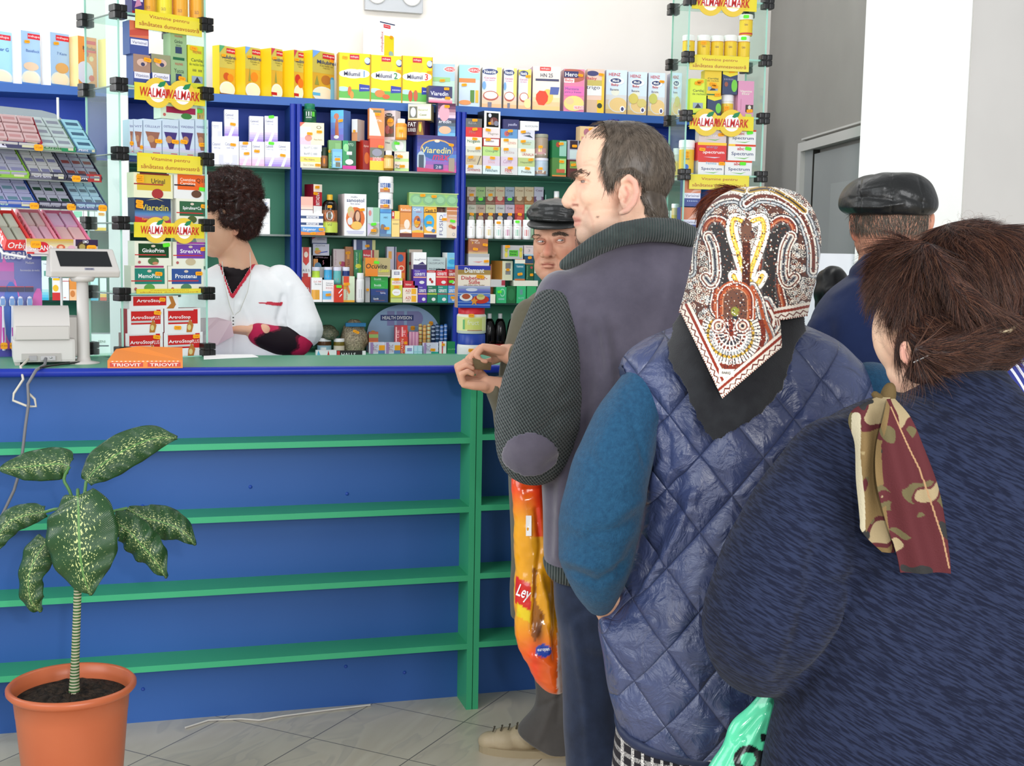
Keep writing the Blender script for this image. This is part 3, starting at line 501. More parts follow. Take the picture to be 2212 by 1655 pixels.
bx(F0,789,599,799,651,'bbb','s,.5,.5,.012','narrow grey box beside the white tube',dep=.05)
for t,bt,b_,op,l in [(638,652,'247','T,Quarelin,.3,.5,.3,fff,.3|r,.2,.25,.8,.3,a66','navy flat box at the foot of the green and navy stack'),(624,638,'248','r,.3,.6,.8,.65,a66|T,Optimig,.7,.35,.3,eef,.3','navy flat box with lettering on its right'),(610,624,'2a4','T,Bronhib,.4,.55,.35,dfe,.4|r,.2,.2,.8,.25,7c8','green flat box, lower of two over the navy boxes'),(597,610,'2a4','T,Bronhib,.4,.55,.35,dfe,.4|r,.2,.2,.8,.25,7c8','green flat box right under the gold box')]:
    bx(F0,801,t,838,bt,b_,op,l,dep=.06)
bx(F0,789,557,843,597,'ba7','p,0,0,1,0,1,.04,0,.04,fec|g,0,0,.5,1,e81,da4|p,0,1,.4,1,.1,0,0,0,e81|T,Ocuvite,.45,.55,.27,321,.85,.1|T,Lutein,.75,.32,.18,ee4,.42,.1|n,.45,.75,.024','gold and orange box with bold black lettering',dep=.05,back=-.01)
bx(F0,844,601,869,652,'dd4','r,.1,.72,1,.9,fee|t,VALERIAN,.5,.81,.07,c55,.75|e,.5,.42,.38,.14,fff|t,plus,.5,.42,.06,c66,.4|r,0,0,1,.18,cd8|r,.0,.18,1,.2,775|s,.5,.95|s,.5,.64','yellow green box with a white oval',dep=.05)
for t,bt,l in [(637,652,'lower of two white boxes with red letters'),(622,637,'upper of two white boxes with red letters')]:
    bx(F0,870,t,902,bt,'fed','T,AZI,.35,.6,.35,c43,.35|t,250,.35,.25,.15,865,.25|r,.58,.1,.9,.9,fb2',l,dep=.06)
bx(F0,872,607,896,622,'c23','r,.25,.25,.75,.55,c23|T,Inimur,.45,.5,.3,fed,.55','small red box on the white boxes',dep=.05)
for i,(a,b,t,bt,c,b2,w_) in enumerate([(903,922,617,652,'53a','fb9','purple'),(923,944,617,652,'175','cd4','dark green'),(945,967,617,652,'198','a55','teal'),(968,985,617,652,'59d','fa3','light blue'),(893,921,582,617,'53a','fb9','purple'),(942,967,581,617,'d23','fca','bright red'),(968,985,582,617,'a22','fb6','dark red')]):
    bx(F0,a,t,b,bt,c,'T,GERBITE,.5,.7,.18,fff,.8|r,0,.48,1,.55,'+b2+'|e,.65,.2,.2,.1,eee|t,Centra,.3,.9,.08,fff,.4'+('|n,.4,.25' if w_=='dark red' else '|s,.6,.3' if w_=='light blue' else ''),w_+' pill box with a white capsule, '+('lower row' if t>600 else 'upper row'),dep=.05,back=0,group='coloured pill boxes at the right end of the shelf')
bx(F0,922,584,941,617,'fff','r,0,.85,1,1,c33|e,.4,.4,.15,.1,b33|e,.6,.25,.15,.1,b33|t,Vitamin,.5,.92,.06,fff,.7','small white box with two red dots',dep=.05)
bx(F0,650,534,672,598,'eee','r,.2,.5,.8,1,d32|p,.2,.5,.5,.38,.8,.5,d32|e,.5,.75,.2,.1,fed|t,A E S,.5,.22,.08,555,.7|r,.2,0,.7,.12,c33','white box with a red emblem at the left post',back=.05,dep=.05)
bx(F0,650,598,672,652,'d32','T,VITA,.5,.5,.15,fff,.7|r,0,0,1,.3,fee','red and white box by the left post',back=.05,dep=.06)
bx(F0,675,552,714,577,'ccd','t,OPTIMA plus,.5,.82,.16,a89,.7|p,.05,0,.3,0,.3,.7,.05,.7,e94|e,.3,0,.2,.4,58a|T,5,.6,.4,.35,b67,.08','pale grey box with a small orange panel',back=.1,dep=.07)
bx(F0,676,527,711,552,'ccd','t,ADDITIVA,.45,.85,.16,667,.6|e,.3,.3,.2,.2,e93|e,.25,.55,.12,.12,bc4|p,.2,.15,.9,.3,.9,.4,.5,.3,45a','grey and orange box above the small orange panel',back=.1,dep=.07)
bx(F0,674,512,706,527,'bbc','p,0,1,.3,1,0,.6,a45|t,additiva,.6,.7,.3,778,.5|r,0,0,1,.15,347','grey and navy flat box, topmost of its stack',back=.1,dep=.07)
for a,b,c,l in [(675,692,'bd4','yellow green'),(701,718,'4ad','sky blue'),(721,738,'6bb','teal'),(741,756,'237','navy')]:
    jar(F0,a,577,b,614,c,'dde','small tube of tablets with a '+l+' band',capf=.22,neck=.97,lab=c,ops='r,.3,.2,.6,.5,e84' if c!='237' else 'r,.3,.1,.6,.4,3b5',back=.03,name='tablet_tube',cat='tablet tube')
bx(F0,720,538,745,576,'dcc','v,Gripostad,.2,.5,.16,a68,.8|e,.8,.15,.25,.15,b36|e,.6,.2,.1,.1,ca5','pinkish white box with upright lettering',back=.12,dep=.05)
bx(F0,746,533,764,600,'b74','v,Cartinil,.35,.4,.35,632,.6|r,.2,.6,.5,.85,e93|s,.3,.8','brown box with upright lettering',back=.1,dep=.05)
bx(F0,765,540,783,600,'285','v,Supranol,.3,.6,.25,dfe,.6|p,.5,.1,.9,.2,.7,.9,.6,.9,6a3|e,.5,.42,.35,.08,dd4','green upright box left of the gold box',back=.08,dep=.05)
bx(F0,784,540,818,600,'dcb','r,0,.6,.5,1,c23|T,Bohaya,.25,.8,.1,fff,.42|r,.58,.65,.7,1,a23|r,.7,0,1,1,cb8','cream and red box behind the gold box',back=.08,dep=.05)
bx(F0,764,518,811,540,'347','r,0,0,.12,1,dde|r,.85,0,1,1,cc8|p,.4,0,.6,.1,.55,.9,.4,.9,abd|s,.62,.4,.02','navy box lying on the green and cream boxes',back=.08,dep=.05)
bx(F0,836,533,856,600,'ccd','r,.75,0,.9,1,346|r,.15,.6,.5,.85,ea4','grey upright box behind the gold box on its right',back=.08,dep=.05)
bx(F0,846,583,867,601,'fff','r,.25,.4,.8,.8,99a|r,.35,.45,.7,.75,ccd','small white box on the yellow green box',dep=.05)
bx(F0,858,545,876,608,'d52','e,.4,.8,.35,.13,369|e,.5,.45,.35,.1,eca|e,.5,.45,.25,.06,d42|r,.1,.1,.9,.3,e92','orange red box with a blue flower',back=.06,dep=.05)
bx(F0,880,539,912,606,'a98','r,0,.9,1,1,dcb|r,0,0,.1,1,386|r,.1,.5,1,.6,823','greyish brown box behind the white and purple one',back=.08,dep=.05)
bx(F0,893,545,921,582,'fff','r,0,0,1,.28,326|T,No-Spa,.3,.55,.1,446,.4|p,.35,.3,.9,.3,.7,.45,326|t,Muscuvit,.7,.6,.08,447,.5','white box with a purple base on the purple pill box',back=0,dep=.05)
bx(F0,923,556,962,584,'bcc','t,CALCIUM LACTIC,.5,.55,.14,445,.85|t,MAGNEZIUM,.5,.1,.15,334,.8|t,additiva,.5,.8,.1,557,.4','grey box with dark lettering lines',back=.0,dep=.05)
bx(F0,966,546,990,582,'6be','g,.0,0,1,1,6ce,8ce|e,.5,.45,.4,.15,4ad|t,Clearva,.55,.65,.1,ce6,.6|r,0,0,1,.15,49d','sky blue box beside the blue post',rot=8,xs=962,side='fff')
# unit 2, bottom shelf
Fh=Frame(0,5.72,0); Fh.sh=[Z4]
u0,_=Fh.hit(793,700); u1,_=Fh.hit(951,700); zt=Fh.hit(870,658)[1]
mb=MB(); R=(u1-u0)/2; cx=(u0+u1)/2; zc=zt-R*.8
P=[(R*math.cos(t*math.pi/24),zc-Z4+R*.8*math.sin(t*math.pi/24)) for t in range(-8,57)]
P=[(x,z) for x,z in P if z>.001]; P=P+[(P[-1][0],0),(P[0][0],0)]; 
for i in range(32):
    t0,t1=math.pi*i/32,math.pi*(i+1)/32; xa_,xb_=-R*math.cos(t0),-R*math.cos(t1); za_,zb_=[zc-Z4+R*.8*math.sin(t) for t in (t0,t1)]; mb.add([(q_[0],y_,q_[1]) for y_ in (0,.012) for q_ in ((xa_,0),(xb_,0),(xb_,zb_),(xa_,za_))],[[0,1,2,3],[7,6,5,4],[3,2,6,7]],mat('9ab8d8',.5))

W=2*R; T=lambda x,z,l:(x-R,-l,z); H=zt-Z4
deco(mb,'r,.27,.55,.37,.86,889fc5|r,.4,.55,.5,.86,889fc5|r,.54,.55,.7,.86,889fc5|e,.68,.705,.08,.155,889fc5|r,.18,.66,.63,.78,2a3a7a|T,HEALTH DIVISION,.405,.72,.075,fff,.4'.replace('889fc5','88b').replace('2a3a7a','237'),W,H,T=T)
o=mb.build('display_board',loc=(cx,5.72,Z4)); tag(o,'pale blue round topped board reading HEALTH DIVISION on the bottom shelf','display board')
for q in ((.08,.4),(.53,.42),(.87,.6),(.62,.5)): sticker(o,(q[0]*W-R,-.002,q[1]*H),w=.02,h=.02)
def fan(a,b,t,c,ops,l,name='pastille_pack',cat='pastille pack',**k): bx(F0,a,t,b,772,c,ops,l,dep=.02,name=name,cat=cat,nosnap=False,**k)
F0.sh.append(.95)
stripe='v,LIPTIC,.35,.6,.3,a68,.5|r,.0,.0,.2,1,a8b|r,.55,.0,1,.45,68b|r,.6,.45,1,.8,fa2'
for a,b,l in [(800,832,'leftmost of the slanted striped packs'),(834,866,'slanted striped pack, second from the left')]: fan(a,b,740,'dde',stripe,l,rot=12)
fan(876,893,747,'cde','g,0,0,1,1,bdf,eef|r,.2,.5,.8,.8,99c','white and blue pack, left of the pale pair')
fan(894,912,747,'bde','r,0,.4,1,.5,9cd|r,.4,0,.5,1,9cd','pale blue chequered pack, right of the pale pair')
fan(916,948,741,'dde','v,LIPTIC,.3,.6,.3,879,.5|r,.0,.0,.15,1,a8b|r,.5,.0,1,.35,2a9|s,.6,.5','slanted pack with a teal corner',rot=10)
fan(950,964,738,'eee','r,.3,0,.5,1,c45|s,.5,.8,.015','narrow white and red pack with an orange sticker')
fan(966,986,738,'285','t,ECLIPSE,.5,.5,.08,9d9,.8','dark green pack at the right end of the bottom shelf')
fan(797,817,717,'c64','r,0,.75,1,.9,9b6|r,0,.4,1,.6,e83|r,0,.1,1,.2,dd9','small orange banded pack against the round board',back=.07)
for x,w_,c,l in [(853,13,'b45','left red'),(866,14,'d44','right red')]:
    fan(x,x+w_,703,c,'v,ABCDE,.5,.5,.4,fcc,.7|r,.1,.05,.3,.95,fcc',l+' tablet stick pack before the board',back=.05,name='tablet_stick',cat='tablet stick')
fan(864,881,728,'d43','v,VITAMIN,.3,.5,.3,fdc,.8|s,.7,.7,.015|s,.7,.3,.015','short red tablet stick with two stickers',back=.02,name='tablet_stick',cat='tablet stick')
for i,x in enumerate((883,890,897)): fan(x,x+7,717,'c8a','r,.3,0,.6,1,ebc','pink stick, %s of three'%('left','middle','right')[i],back=.05,name='tablet_stick',cat='tablet stick')
def stick(xa,xb,yt,yb,c,c2,l,back=.05):
    u0,zt=F0.hit(xa,yt,back); u1,_=F0.hit(xb,yt,back); R=(u1-u0)/2; mb=MB(); H=zt-Z4
    mb.lathe([(0,0),(R,.002),(R,H-.004),(R*.6,H),(0,H)],mat(c,.3),14)
    for i in range(7): mb.lathe([(R*1.02,H*(i+.3)/7),(R*1.02,H*(i+.6)/7)],mat(c2,.3),14)
    tag(mb.build('sweet_roll',loc=F0.w((u0+u1)/2,back+R,Z4)),l,'roll of sweets',group='rolls of sweets standing on the bottom shelf')
for i,(a,b,c,c2) in enumerate([(905,913,'cb7','a63'),(914,922,'da6','b83'),(923,931,'cc9','b73'),(933,941,'235','bcd'),(942,950,'246','9ac'),(951,959,'36a','abd'),(960,967,'47b','bce')]):
    stick(a,b,700+(i%2)*2,760,c,c2,('tan ','golden ','cream ','darkest blue ','dark blue ','mid blue ','bright blue ')[i]+'ringed roll of sweets standing on the bottom shelf')
jar(F0,687,731,718,772,'531','eee','brown honey jar with a white lid beside the pharmacist',capf=.18,neck=.95,lab='9bc',ops='r,.3,.2,.6,.8,eee',back=.05,name='honey_jar',cat='jar')
jar(F0,722,732,746,772,'762','eee','amber honey jar left of the herb bag',capf=.18,neck=.95,lab='dcb',ops='r,.3,.2,.6,.5,8a5',back=.05,name='honey_jar',cat='jar')
bx(F0,683,757,727,772,'eee','p,0,0,.3,0,.1,1,6bd|p,.5,0,.7,0,.6,1,c33','white flat pack with red and blue corners at the front',back=-.06,dep=.03)
bx(F0,728,758,790,772,'222','T,HALLS,.4,.5,.5,eee,.5|r,.0,0,.1,1,c33|r,.88,0,1,1,eee','black flat pack with white letters at the front',back=-.06,dep=.03)
def herbbag(xa,xb,yt,yb,c1,c2,l,clip=None,back=.1):
    u0,z1=F0.hit(xa,yt,back); u1,_=F0.hit(xb,yt,back); z0=F0.snap(u0,u1,back,F0.hit((xa+xb)/2,yb,back)[1]); W=u1-u0;H=z1-z0
    bm=bmesh.new(); bmesh.ops.create_uvsphere(bm,u_segments=24,v_segments=16,radius=1)
    for v in bm.verts:
        x,y,z=v.co; k=1-.25*max(z,0); n=.05*math.sin(9*x+5*z)+.05*math.sin(13*z+4*y)
        v.co=Vector((x*W/2*k*(1+n),y*.05*(1.1-.5*z)*(1+n),H/2*(1+max(-1,z*1.1))*1.0)); v.co.z=min(v.co.z,H)
    me=bpy.data.meshes.new('herb_bag'); bm.to_mesh(me); bm.free(); o=bpy.data.objects.new('herb_bag',me); COL.objects.link(o); o.location=F0.w((u0+u1)/2,back,z0)
    me.materials.append(nmat('chopped_herbs',c1,c2,160,.4,.6,120,spec=.6,bdist=.01)); 
    for p in me.polygons: p.use_smooth=True
    tag(o,l,'bag of herbs')
    if clip: mb=MB(); mb.box(-.045,-.052,H*.82,.045,-.03,H*.92,mat('27a',.4)); mb.build('blue_strip',o); sticker(o,(0,-.058,H*.68),w=.03,rot=.4)
herbbag(735,795,690,766,'6f6350','b3a586','clear bag of chopped pale herbs with a blue strip',True)
herbbag(683,732,702,735,'3c4a3a','77755a','clear bag of dark herbs lying on the jars',False,back=.1)
# unit 3
grid=[(1006,1041,[(356,376,'ddd','T,Sovitemis,.5,.45,.4,a44,.8','white box with dark red lettering, first column bottom row'),(336,356,'cb9','t,Lamel,.35,.5,.35,976,.5|p,.7,0,.75,0,.95,1,.9,1,555','beige box with a grey slash, first column'),(316,336,'ddc','t,Bromemorin,.5,.5,.3,777,.8','off white box with faint lettering, first column third from bottom'),(296,316,'eed','T,Nogavit,.5,.5,.4,364,.8','off white box with dark green lettering, first column'),(275,296,'d33','t,IMMU,.4,.5,.3,a77,.4','bright red box in the first column'),(256,275,'666','t,ALEVIA,.4,.5,.3,aaa,.5','dark grey box topmost in the first column')]),
(1043,1080,[(358,378,'dee','T,Fenicham,.5,.45,.35,467,.7','white box with blue grey lettering, second column bottom row'),(337,358,'dcd','t,Silios,.5,.4,.3,d99,.4','pale pink box, second column'),(317,337,'bd8','t,Chitogrin,.5,.5,.3,576,.7','pale green box with an orange sticker, second column'),(298,317,'a33','r,.06,.12,.94,.88,fee|T,Chitosan,.4,.65,.25,444,.5','white box with a dark red border, second column'),(277,298,'edd','t,Magiran,.6,.4,.3,887,.6','white box with an orange sticker under the photo box')]),
(1082,1118,[(359,380,'ddd','T,FIER,.45,.5,.45,c44,.4|t,Energizant,.5,.15,.15,887,.4','white box with red capital letters, third column bottom row'),(339,359,'dcd','t,Calma,.4,.5,.4,b8a,.5,.3','pale lilac box with script lettering, third column'),(319,339,'ddd','t,Lecitina,.5,.5,.3,b99,.6','white box with faint pink lettering, third column'),(299,319,'eed','t,SILIMARIN,.65,.5,.3,d76,.5','white box with orange lettering, third column'),(279,299,'69c','e,.35,.5,.15,.3,c66|t,Oculi,.5,.5,.3,345,.4','mid blue box in the third column')]),
(1119,1155,[(360,380,'dee','T,Prostata,.5,.4,.3,455,.6','white box with grey lettering, fourth column bottom row'),(341,361,'bc8','t,Hepatobil,.5,.45,.3,675,.7','pale green box, fourth column'),(321,341,'eed','T,URINALIA,.6,.35,.3,b55,.7','white box with crimson lettering, fourth column'),(302,321,'cdc','r,.25,.4,.75,.6,bb8|t,Spirulina,.5,.7,.2,786,.6','greenish white box, fourth column'),(281,302,'dde','T,Samilia,.5,.7,.25,456,.5|p,.3,.4,.9,.2,.7,.5,345','white box with a dark swirl, fourth column')])]
for a,b,rows in grid:
    for t,bt,c,op,l in rows: bx(F0,a,t,b,bt,c,op+'|s,%.2f,%.2f'%(random.choice([.3,.55,.75]),.8),l+' of the small box wall',dep=.08,group='small stacked boxes right of the blue post')
bx(F0,1046,240,1082,277,'fff','r,.14,.07,.9,.9,111|e,.35,.75,.1,.12,dde|e,.6,.45,.25,.2,744|e,.75,.3,.15,.15,889|p,.3,.2,.6,.2,.5,.6,a87|s,.33,.28,.014','white framed box with a dark photograph, tallest on the box wall',rot=8,xs=1041,side='222')
bx(F0,1087,258,1121,279,'336','T,passiflo,.6,.45,.35,bbd,.55','deep purple box topmost in the third column',dep=.08)
bx(F0,1124,262,1164,282,'eee','t,ALGOCALMIN,.6,.45,.2,778,.7','white overhanging box topmost in the fourth column',dep=.08)
def canister(a,b,t,bt,c,lid,ops,l): jar(F0,a,t,b,bt,c,lid,l,capf=.15,neck=.97,lab=c,ops=ops,name='canister',cat='canister')
canister(1157,1188,341,380,'bcd','dde','r,.2,.0,.8,.35,a87|e,.5,.3,.2,.2,eed|s,.5,.6','lower round canister with a wintry picture')
canister(1157,1188,289,341,'a98','998','r,.2,.1,.8,.6,c99|e,.5,.1,.3,.15,fff|r,.4,.3,.55,.6,ee9|s,.5,.7','upper transparent canister with a pink label')
bx(F0,1193,341,1223,381,'584','r,.5,.2,.98,.95,ad8|r,.3,.2,.9,.4,c64|r,0,0,1,.08,d84|s,.65,.8','green box with a red stripe, lower of two',dep=.06)
bx(F0,1193,303,1224,341,'274','r,.5,.1,.98,.95,9cb|e,.4,.75,.15,.15,a43|s,.6,.8','dark green box with a teal panel, upper of two',dep=.06)
bx(F0,1226,345,1250,381,'633','r,.2,.5,.9,.9,8a5|s,.5,.7','brown and green box partly behind the balding man’s forehead',dep=.06)
bx(F0,1226,303,1250,345,'aab','r,.2,.55,.9,.98,323|r,.2,.05,.9,.5,cdd|s,.6,.7','grey box with a dark corner beside the balding man’s forehead',dep=.06)
bx(F0,1253,305,1283,381,'998','','plain grey carton behind the balding man’s brow',dep=.06)
bx(F0,1253,273,1284,305,'ec9','e,.45,.6,.2,.25,b78|e,.6,.35,.2,.2,eed|r,.1,.1,.4,.3,d98|s,.75,.8','cream box with a flower above the balding man’s forehead',dep=.06)
tea=[('cba','754','brown'),('9b7','253','aloe green'),('bb9','743','berry'),('cb9','a44','red apple'),('9ab','345','bluish grey'),('cb9','864','first tan'),('cb9','963','second tan'),('bbc','646','lilac grey')]
tx=[(1009,1028),(1028,1048),(1049,1069),(1070,1090),(1091,1111),(1112,1132),(1133,1153),(1154,1174)]
tb=[('bba','463','leafy green'),('a98','522','wine red'),('bb9','533','grape'),('bbb','223','first dark grey'),('bab','223','second dark grey'),('c54','922','solid red'),('aca','264','mint')]
for (a,b),(c,d,n) in zip(tx[:7],tb): bx(F0,a,442,b,514,c,'r,.0,.45,1,.75,%s|t,Ceai,.5,.9,.06,%s,.6|e,.5,.6,.3,.08,%s|s,.5,.72,.02'%(d,d,c),n+' herbal tea box, lower row above the white bottles',dep=.05,back=.08,group='herbal tea boxes in two rows',name='tea_box',cat='tea box')
for (a,b),(c,d,n) in zip(tx,tea): bx(F0,a,404,b,442,c,'r,.0,.1,1,.45,%s|T,Ceai,.5,.8,.1,%s,.7|e,.5,.35,.3,.15,%s|r,0,0,1,.08,%s'%(d,d,c,d)+('|s,.5,.55,.02' if n in('brown','berry') else '|n,.5,.3,.02' if n in ('bluish grey','aloe green') else ''),n+' herbal tea box, upper row',dep=.05,back=.08,group='herbal tea boxes in two rows',name='tea_box',cat='tea box')
bx(F0,1176,410,1195,514,'154','r,.05,.1,.15,.9,9cb','tall dark green box right of the tea boxes',dep=.05,back=.08)
jar(F0,1197,413,1210,514,'dcb','fff','pale bottle with an orange label above the leather cap',capf=.12,neck=.8,lab='eb5',labv=(.7,.85),ops='',back=.05)
wb_=[('ba3','gold'),('fa2','orange and red'),('db5','pale yellow'),('9cb','mint'),('b58','magenta'),('7b9','green'),('c55','red')]
for (a,b),(c,n) in zip([(1011,1028),(1030,1047),(1049,1068),(1070,1089),(1090,1109),(1111,1129),(1131,1149)],wb_):
    jar(F0,a,475,b,515,'fff','fff','white pill bottle with a %s label, front row'%n,capf=.3,neck=.88,lab='fff',ops='r,.35,.15,.66,.8,'+c+'|t,VITA,.5,1.0,.12,a66,.2'+('|s,.5,1.5' if n in('mint',) else '|n,.5,1.6' if n=='green' else ''),labv=(.1,.6),group='row of white pill bottles')
bx(F0,1012,573,1056,652,'dcb','','cream carton at the foot of the stack behind the sweetener box',dep=.06)
bx(F0,1012,548,1057,573,'ddd','r,.0,.7,1,1,bbb|p,.2,.3,.5,.2,.7,.35,d99|s,.85,.35','grey white box in the stack above the sweetener box',dep=.06)
bx(F0,1012,516,1054,548,'a64','g,0,0,1,.3,db8,a64|T,Omega,.3,.88,.14,fed,.4|T,3,.2,.72,.14,fc4,.08|t,PLUS,.45,.73,.12,fed,.25|s,.85,.6|s,.35,.3','brown box with white lettering on top of the stack',dep=.06)
bx(F0,1059,571,1070,652,'c85','','narrow brown carton beside the sweetener box',back=.08)
bx(F0,1085,564,1110,606,'eec','r,.3,.6,.8,.9,888|r,.3,.3,.8,.5,999|s,.5,.55,.018','white box with two grey panels in the right bay',rot=20,xs=1071,side='a73')
bx(F0,1112,560,1134,606,'178','r,0,.8,1,1,eed|r,0,.98,1,1,c63|t,TIAMAX,.5,.65,.09,eff,.7|r,0,0,1,.08,c74|s,.5,.3','teal and white box in the right bay',dep=.05)
bx(F0,1136,571,1153,606,'153','v,Hypericum,.2,.5,.2,9c9,.8|e,.7,.8,.15,.08,a44|s,.7,.35,.016','dark green box with upright lettering near the capped man',dep=.05)
bx(F0,1154,580,1166,606,'266','r,0,.6,1,1,cdc','small teal box touching the capped man’s jaw',dep=.05)
bx(F0,1087,530,1130,560,'bbb','r,.3,.2,.75,.65,5b3|T,Herbal,.5,.55,.12,142,.35|T,Forte,.5,.35,.12,142,.3|e,.15,.3,.08,.2,dc5|e,.15,.65,.08,.15,bb3|e,.88,.35,.08,.25,dc5|e,.88,.7,.08,.15,bb3|s,.2,.9','silver pack with a green label lying on the teal box',dep=.04)
bx(F0,1132,549,1152,571,'246','r,0,.85,1,1,acd|r,0,0,1,.08,c84|s,.6,.65,.018','dark blue box with an orange sticker beside the capped man',dep=.05)
bx(F0,1132,530,1152,549,'dcc','t,Herbaria,.55,.8,.12,777,.7|t,3,.55,.4,.3,888,.2','small grey box above the dark blue one beside the capped man',dep=.05)
bx(F0,1095,618,1114,652,'163','e,.5,.5,.35,.35,274','dark green box between the mint boxes',dep=.05)
bx(F0,1072,620,1094,652,'3b7','e,.6,.65,.25,.25,9db|e,.6,.65,.18,.18,3b7|r,.2,.2,.8,.3,8cb|n,.3,.7,.02','mint green box with a swirl and a green sticker',dep=.05)
bx(F0,1116,618,1136,652,'3b7','r,.35,.5,.65,.8,699|t,NUFE,.5,.3,.12,9dc,.6','mint green box, left of the pair under the white carton',dep=.05)
bx(F0,1138,618,1158,652,'3a6','t,NUFE,.5,.3,.12,9dc,.6','mint green box, right of the pair under the white carton',dep=.05)
bx(F0,1110,606,1162,618,'eed','','long white flat carton lying on the mint boxes',dep=.07)
bx(F0,1060,604,1091,620,'ccc','r,.75,.2,1,.9,a34','grey flat carton lying beside the sweetener box',dep=.05)
bx(F0,1060,636,1070,652,'eed','','tiny white box at the foot of the sweetener box',back=-.02,dep=.03)
for x,l in ((1060,'left'),(1083,'middle'),(1111,'right')):
    jar(F0,x-13,678,x+14,768,'0a0606','ddd',l+' dark syrup bottle with a white cap on the bottom shelf',capf=.12,neck=.3,sh=.5,lab='dcb' if l=='right' else None,labv=(.15,.32),ops='s,.5,.5',name='syrup_bottle',rough=.12,back=.05)
bx(F0,1055,745,1120,772,'922','','dark red carton lying before the dark bottles',dep=.05,back=-.02)
# unit 4 behind the balding man
for i,(a,b,t,bt,c,n) in enumerate([(1400,1412,340,385,'eb6','amber'),(1440,1455,325,385,'dc8','pale'),(1456,1470,320,385,'ccb','greyish')]):
    jar(F0,a,t,b,bt,c,'eee',n+' bottle behind the balding man’s hair',capf=.2,neck=.85,lab='ec5',ops='')
for i,(a,b,t,bt,c,n) in enumerate([(1432,1447,455,517,'fff','white'),(1449,1464,455,517,'dde','grey')]):
    jar(F0,a,t,b,bt,c,'fff',n+' small bottle with an orange label behind the balding man’s collar',capf=.2,neck=.9,lab='e93',ops='')
bx(F0,1462,455,1482,517,'dc9','r,0,.1,1,.4,ba5','beige box between the man’s collar and the right display',dep=.05)
# left unit behind the gum rack
for i,(a,b,t,ops,l) in enumerate([(2,26,447,'r,.3,.7,.8,.8,fc5','first white box from the left picture edge'),(27,52,449,'s,.6,.8','second white box from the left picture edge'),(53,78,450,'','third white box from the left picture edge'),(79,104,450,'s,.4,.4','fourth white box, behind the gum'),(105,130,451,'r,.1,.3,.5,.5,cde','fifth white box, behind the gum'),(131,156,452,'','sixth white box, behind the gum'),(157,180,452,'r,.1,.6,.9,.9,9db','white box with a mint label left of the pillar'),(181,204,453,'s,.5,.3|s,.4,.6','white box with two stickers left of the pillar'),(205,229,454,'r,0,0,1,.15,fc2|s,.6,.8','white box with a yellow base next to the pillar')]):
    bx(F0,a,t,b,500,'fff',ops,l,dep=.06,group='white boxes behind the gum rack')
for a,b,t,bt,c,ops,l in [(88,105,600,651,'eff','g,0,0,1,.6,3bd,eff','white and sky blue box beside the toothbrush card'),(90,106,563,600,'eff','r,.3,.1,.8,.4,6a9|t,Calgel,.5,.8,.08,667,.6','small white box with a green square'),(113,131,601,651,'fff','r,0,0,1,.35,d33|e,.4,.55,.35,.15,fc3|r,.1,.9,.9,1,fc2','white box with red base and yellow spot'),(132,149,601,651,'fff','r,0,.85,1,.88,c44|r,.3,.1,.6,.15,d98','white box with a thin red line'),(150,167,601,651,'fc9','r,0,.5,1,.9,e94|e,.4,.3,.3,.15,d84','peach box behind the display pole'),(195,212,601,651,'dff','g,0,0,1,.5,3bd,eff|e,.3,.18,.2,.06,247','blue and white box right of the display pole'),(216,230,601,651,'fff','r,0,0,1,.15,d42|r,0,.15,1,.3,fc5','white box with an orange base next to the pillar'),(109,126,566,600,'bcf','r,0,.5,1,1,68c|t,Eco,.5,.4,.15,dd6,.5','light blue box above the white and red ones')]:
    bx(F0,a,t,b,bt,c,ops,l,dep=.05)
bx(F0,190,722,240,772,'fff','r,.3,.5,.9,.55,345|r,.2,.2,.4,.5,8c3|t,SENI,.6,.7,.1,575,.3','white package with green marks at the foot of the pillar',dep=.1,name='hygiene_pack',cat='package')
# ---------- glass displays ----------
FA=Frame(-.082,3.96,27); FB=Frame(1.895,4.348,-6)
FA.sh=[CZ,1.291,1.503,1.707,1.907,2.116]; FB.sh=[CZ,1.31,1.52,1.732,1.945,2.155,2.36]
pane=glassmat('clear_glass','eefaf6',.05,.02); gedge=mat('a8dccb',.1,.6); blk=mat('0d0d0d',.35,.5)
def clipmesh(mb,x,y,z,s=.04):
    for dx in(-1,1):
        for dz in(-1,1): mb.box(x+dx*s*.26-s*.25,y-s*.5,z+dz*s*.26-s*.25,x+dx*s*.26+s*.25,y+s*.5,z+dz*s*.26+s*.25,blk,.004)
    mb.box(x-s*.36,y-s*.42,z-s*.36,x+s*.36,y+s*.42,z+s*.36,blk)
def display(fr,W,D,top,label,lv):
    e=empty('glass_display',(fr.o[0],fr.o[1],CZ),fr.a); tag(e,label,'display case')
    for x in (0,W):
        mb=MB(); mb.box(x-.0025,.0,.0,x+.0025,D,top-CZ,pane); mb.box(x-.003,-.002,0,x+.003,0,top-CZ,gedge); mb.box(x-.003,D,0,x+.003,D+.002,top-CZ,gedge); mb.build('side_pane',e)
    for i,z in enumerate(lv):
        if i or 1:
            z0=z-CZ-(.006 if i else 0); mb=MB(); mb.box(.006,0,z0,W-.006,D,z0+.006 if i else z0+.003,pane); mb.box(.006,-.002,z0,W-.006,0,z0+(.006 if i else .003),gedge); mb.build('glass_shelf',e)
        zc=z-CZ-.003 if i else .021
        for x,y in ((0,0),(W,0),(0,D),(W,D)):
            mb=MB(); clipmesh(mb,x,y,zc); mb.build('corner_clip',e)
        if i:
            mb=MB(); mb.tube([(0,0,zc),(0,D,zc)],.0025,mat('999',.2,.5,metal=.8),6); mb.build('tie_rod',e)
    return e
da=display(FA,.283,.22,2.36,'tall narrow glass display tower of vitamin boxes at the left of the counter',FA.sh+[2.33])
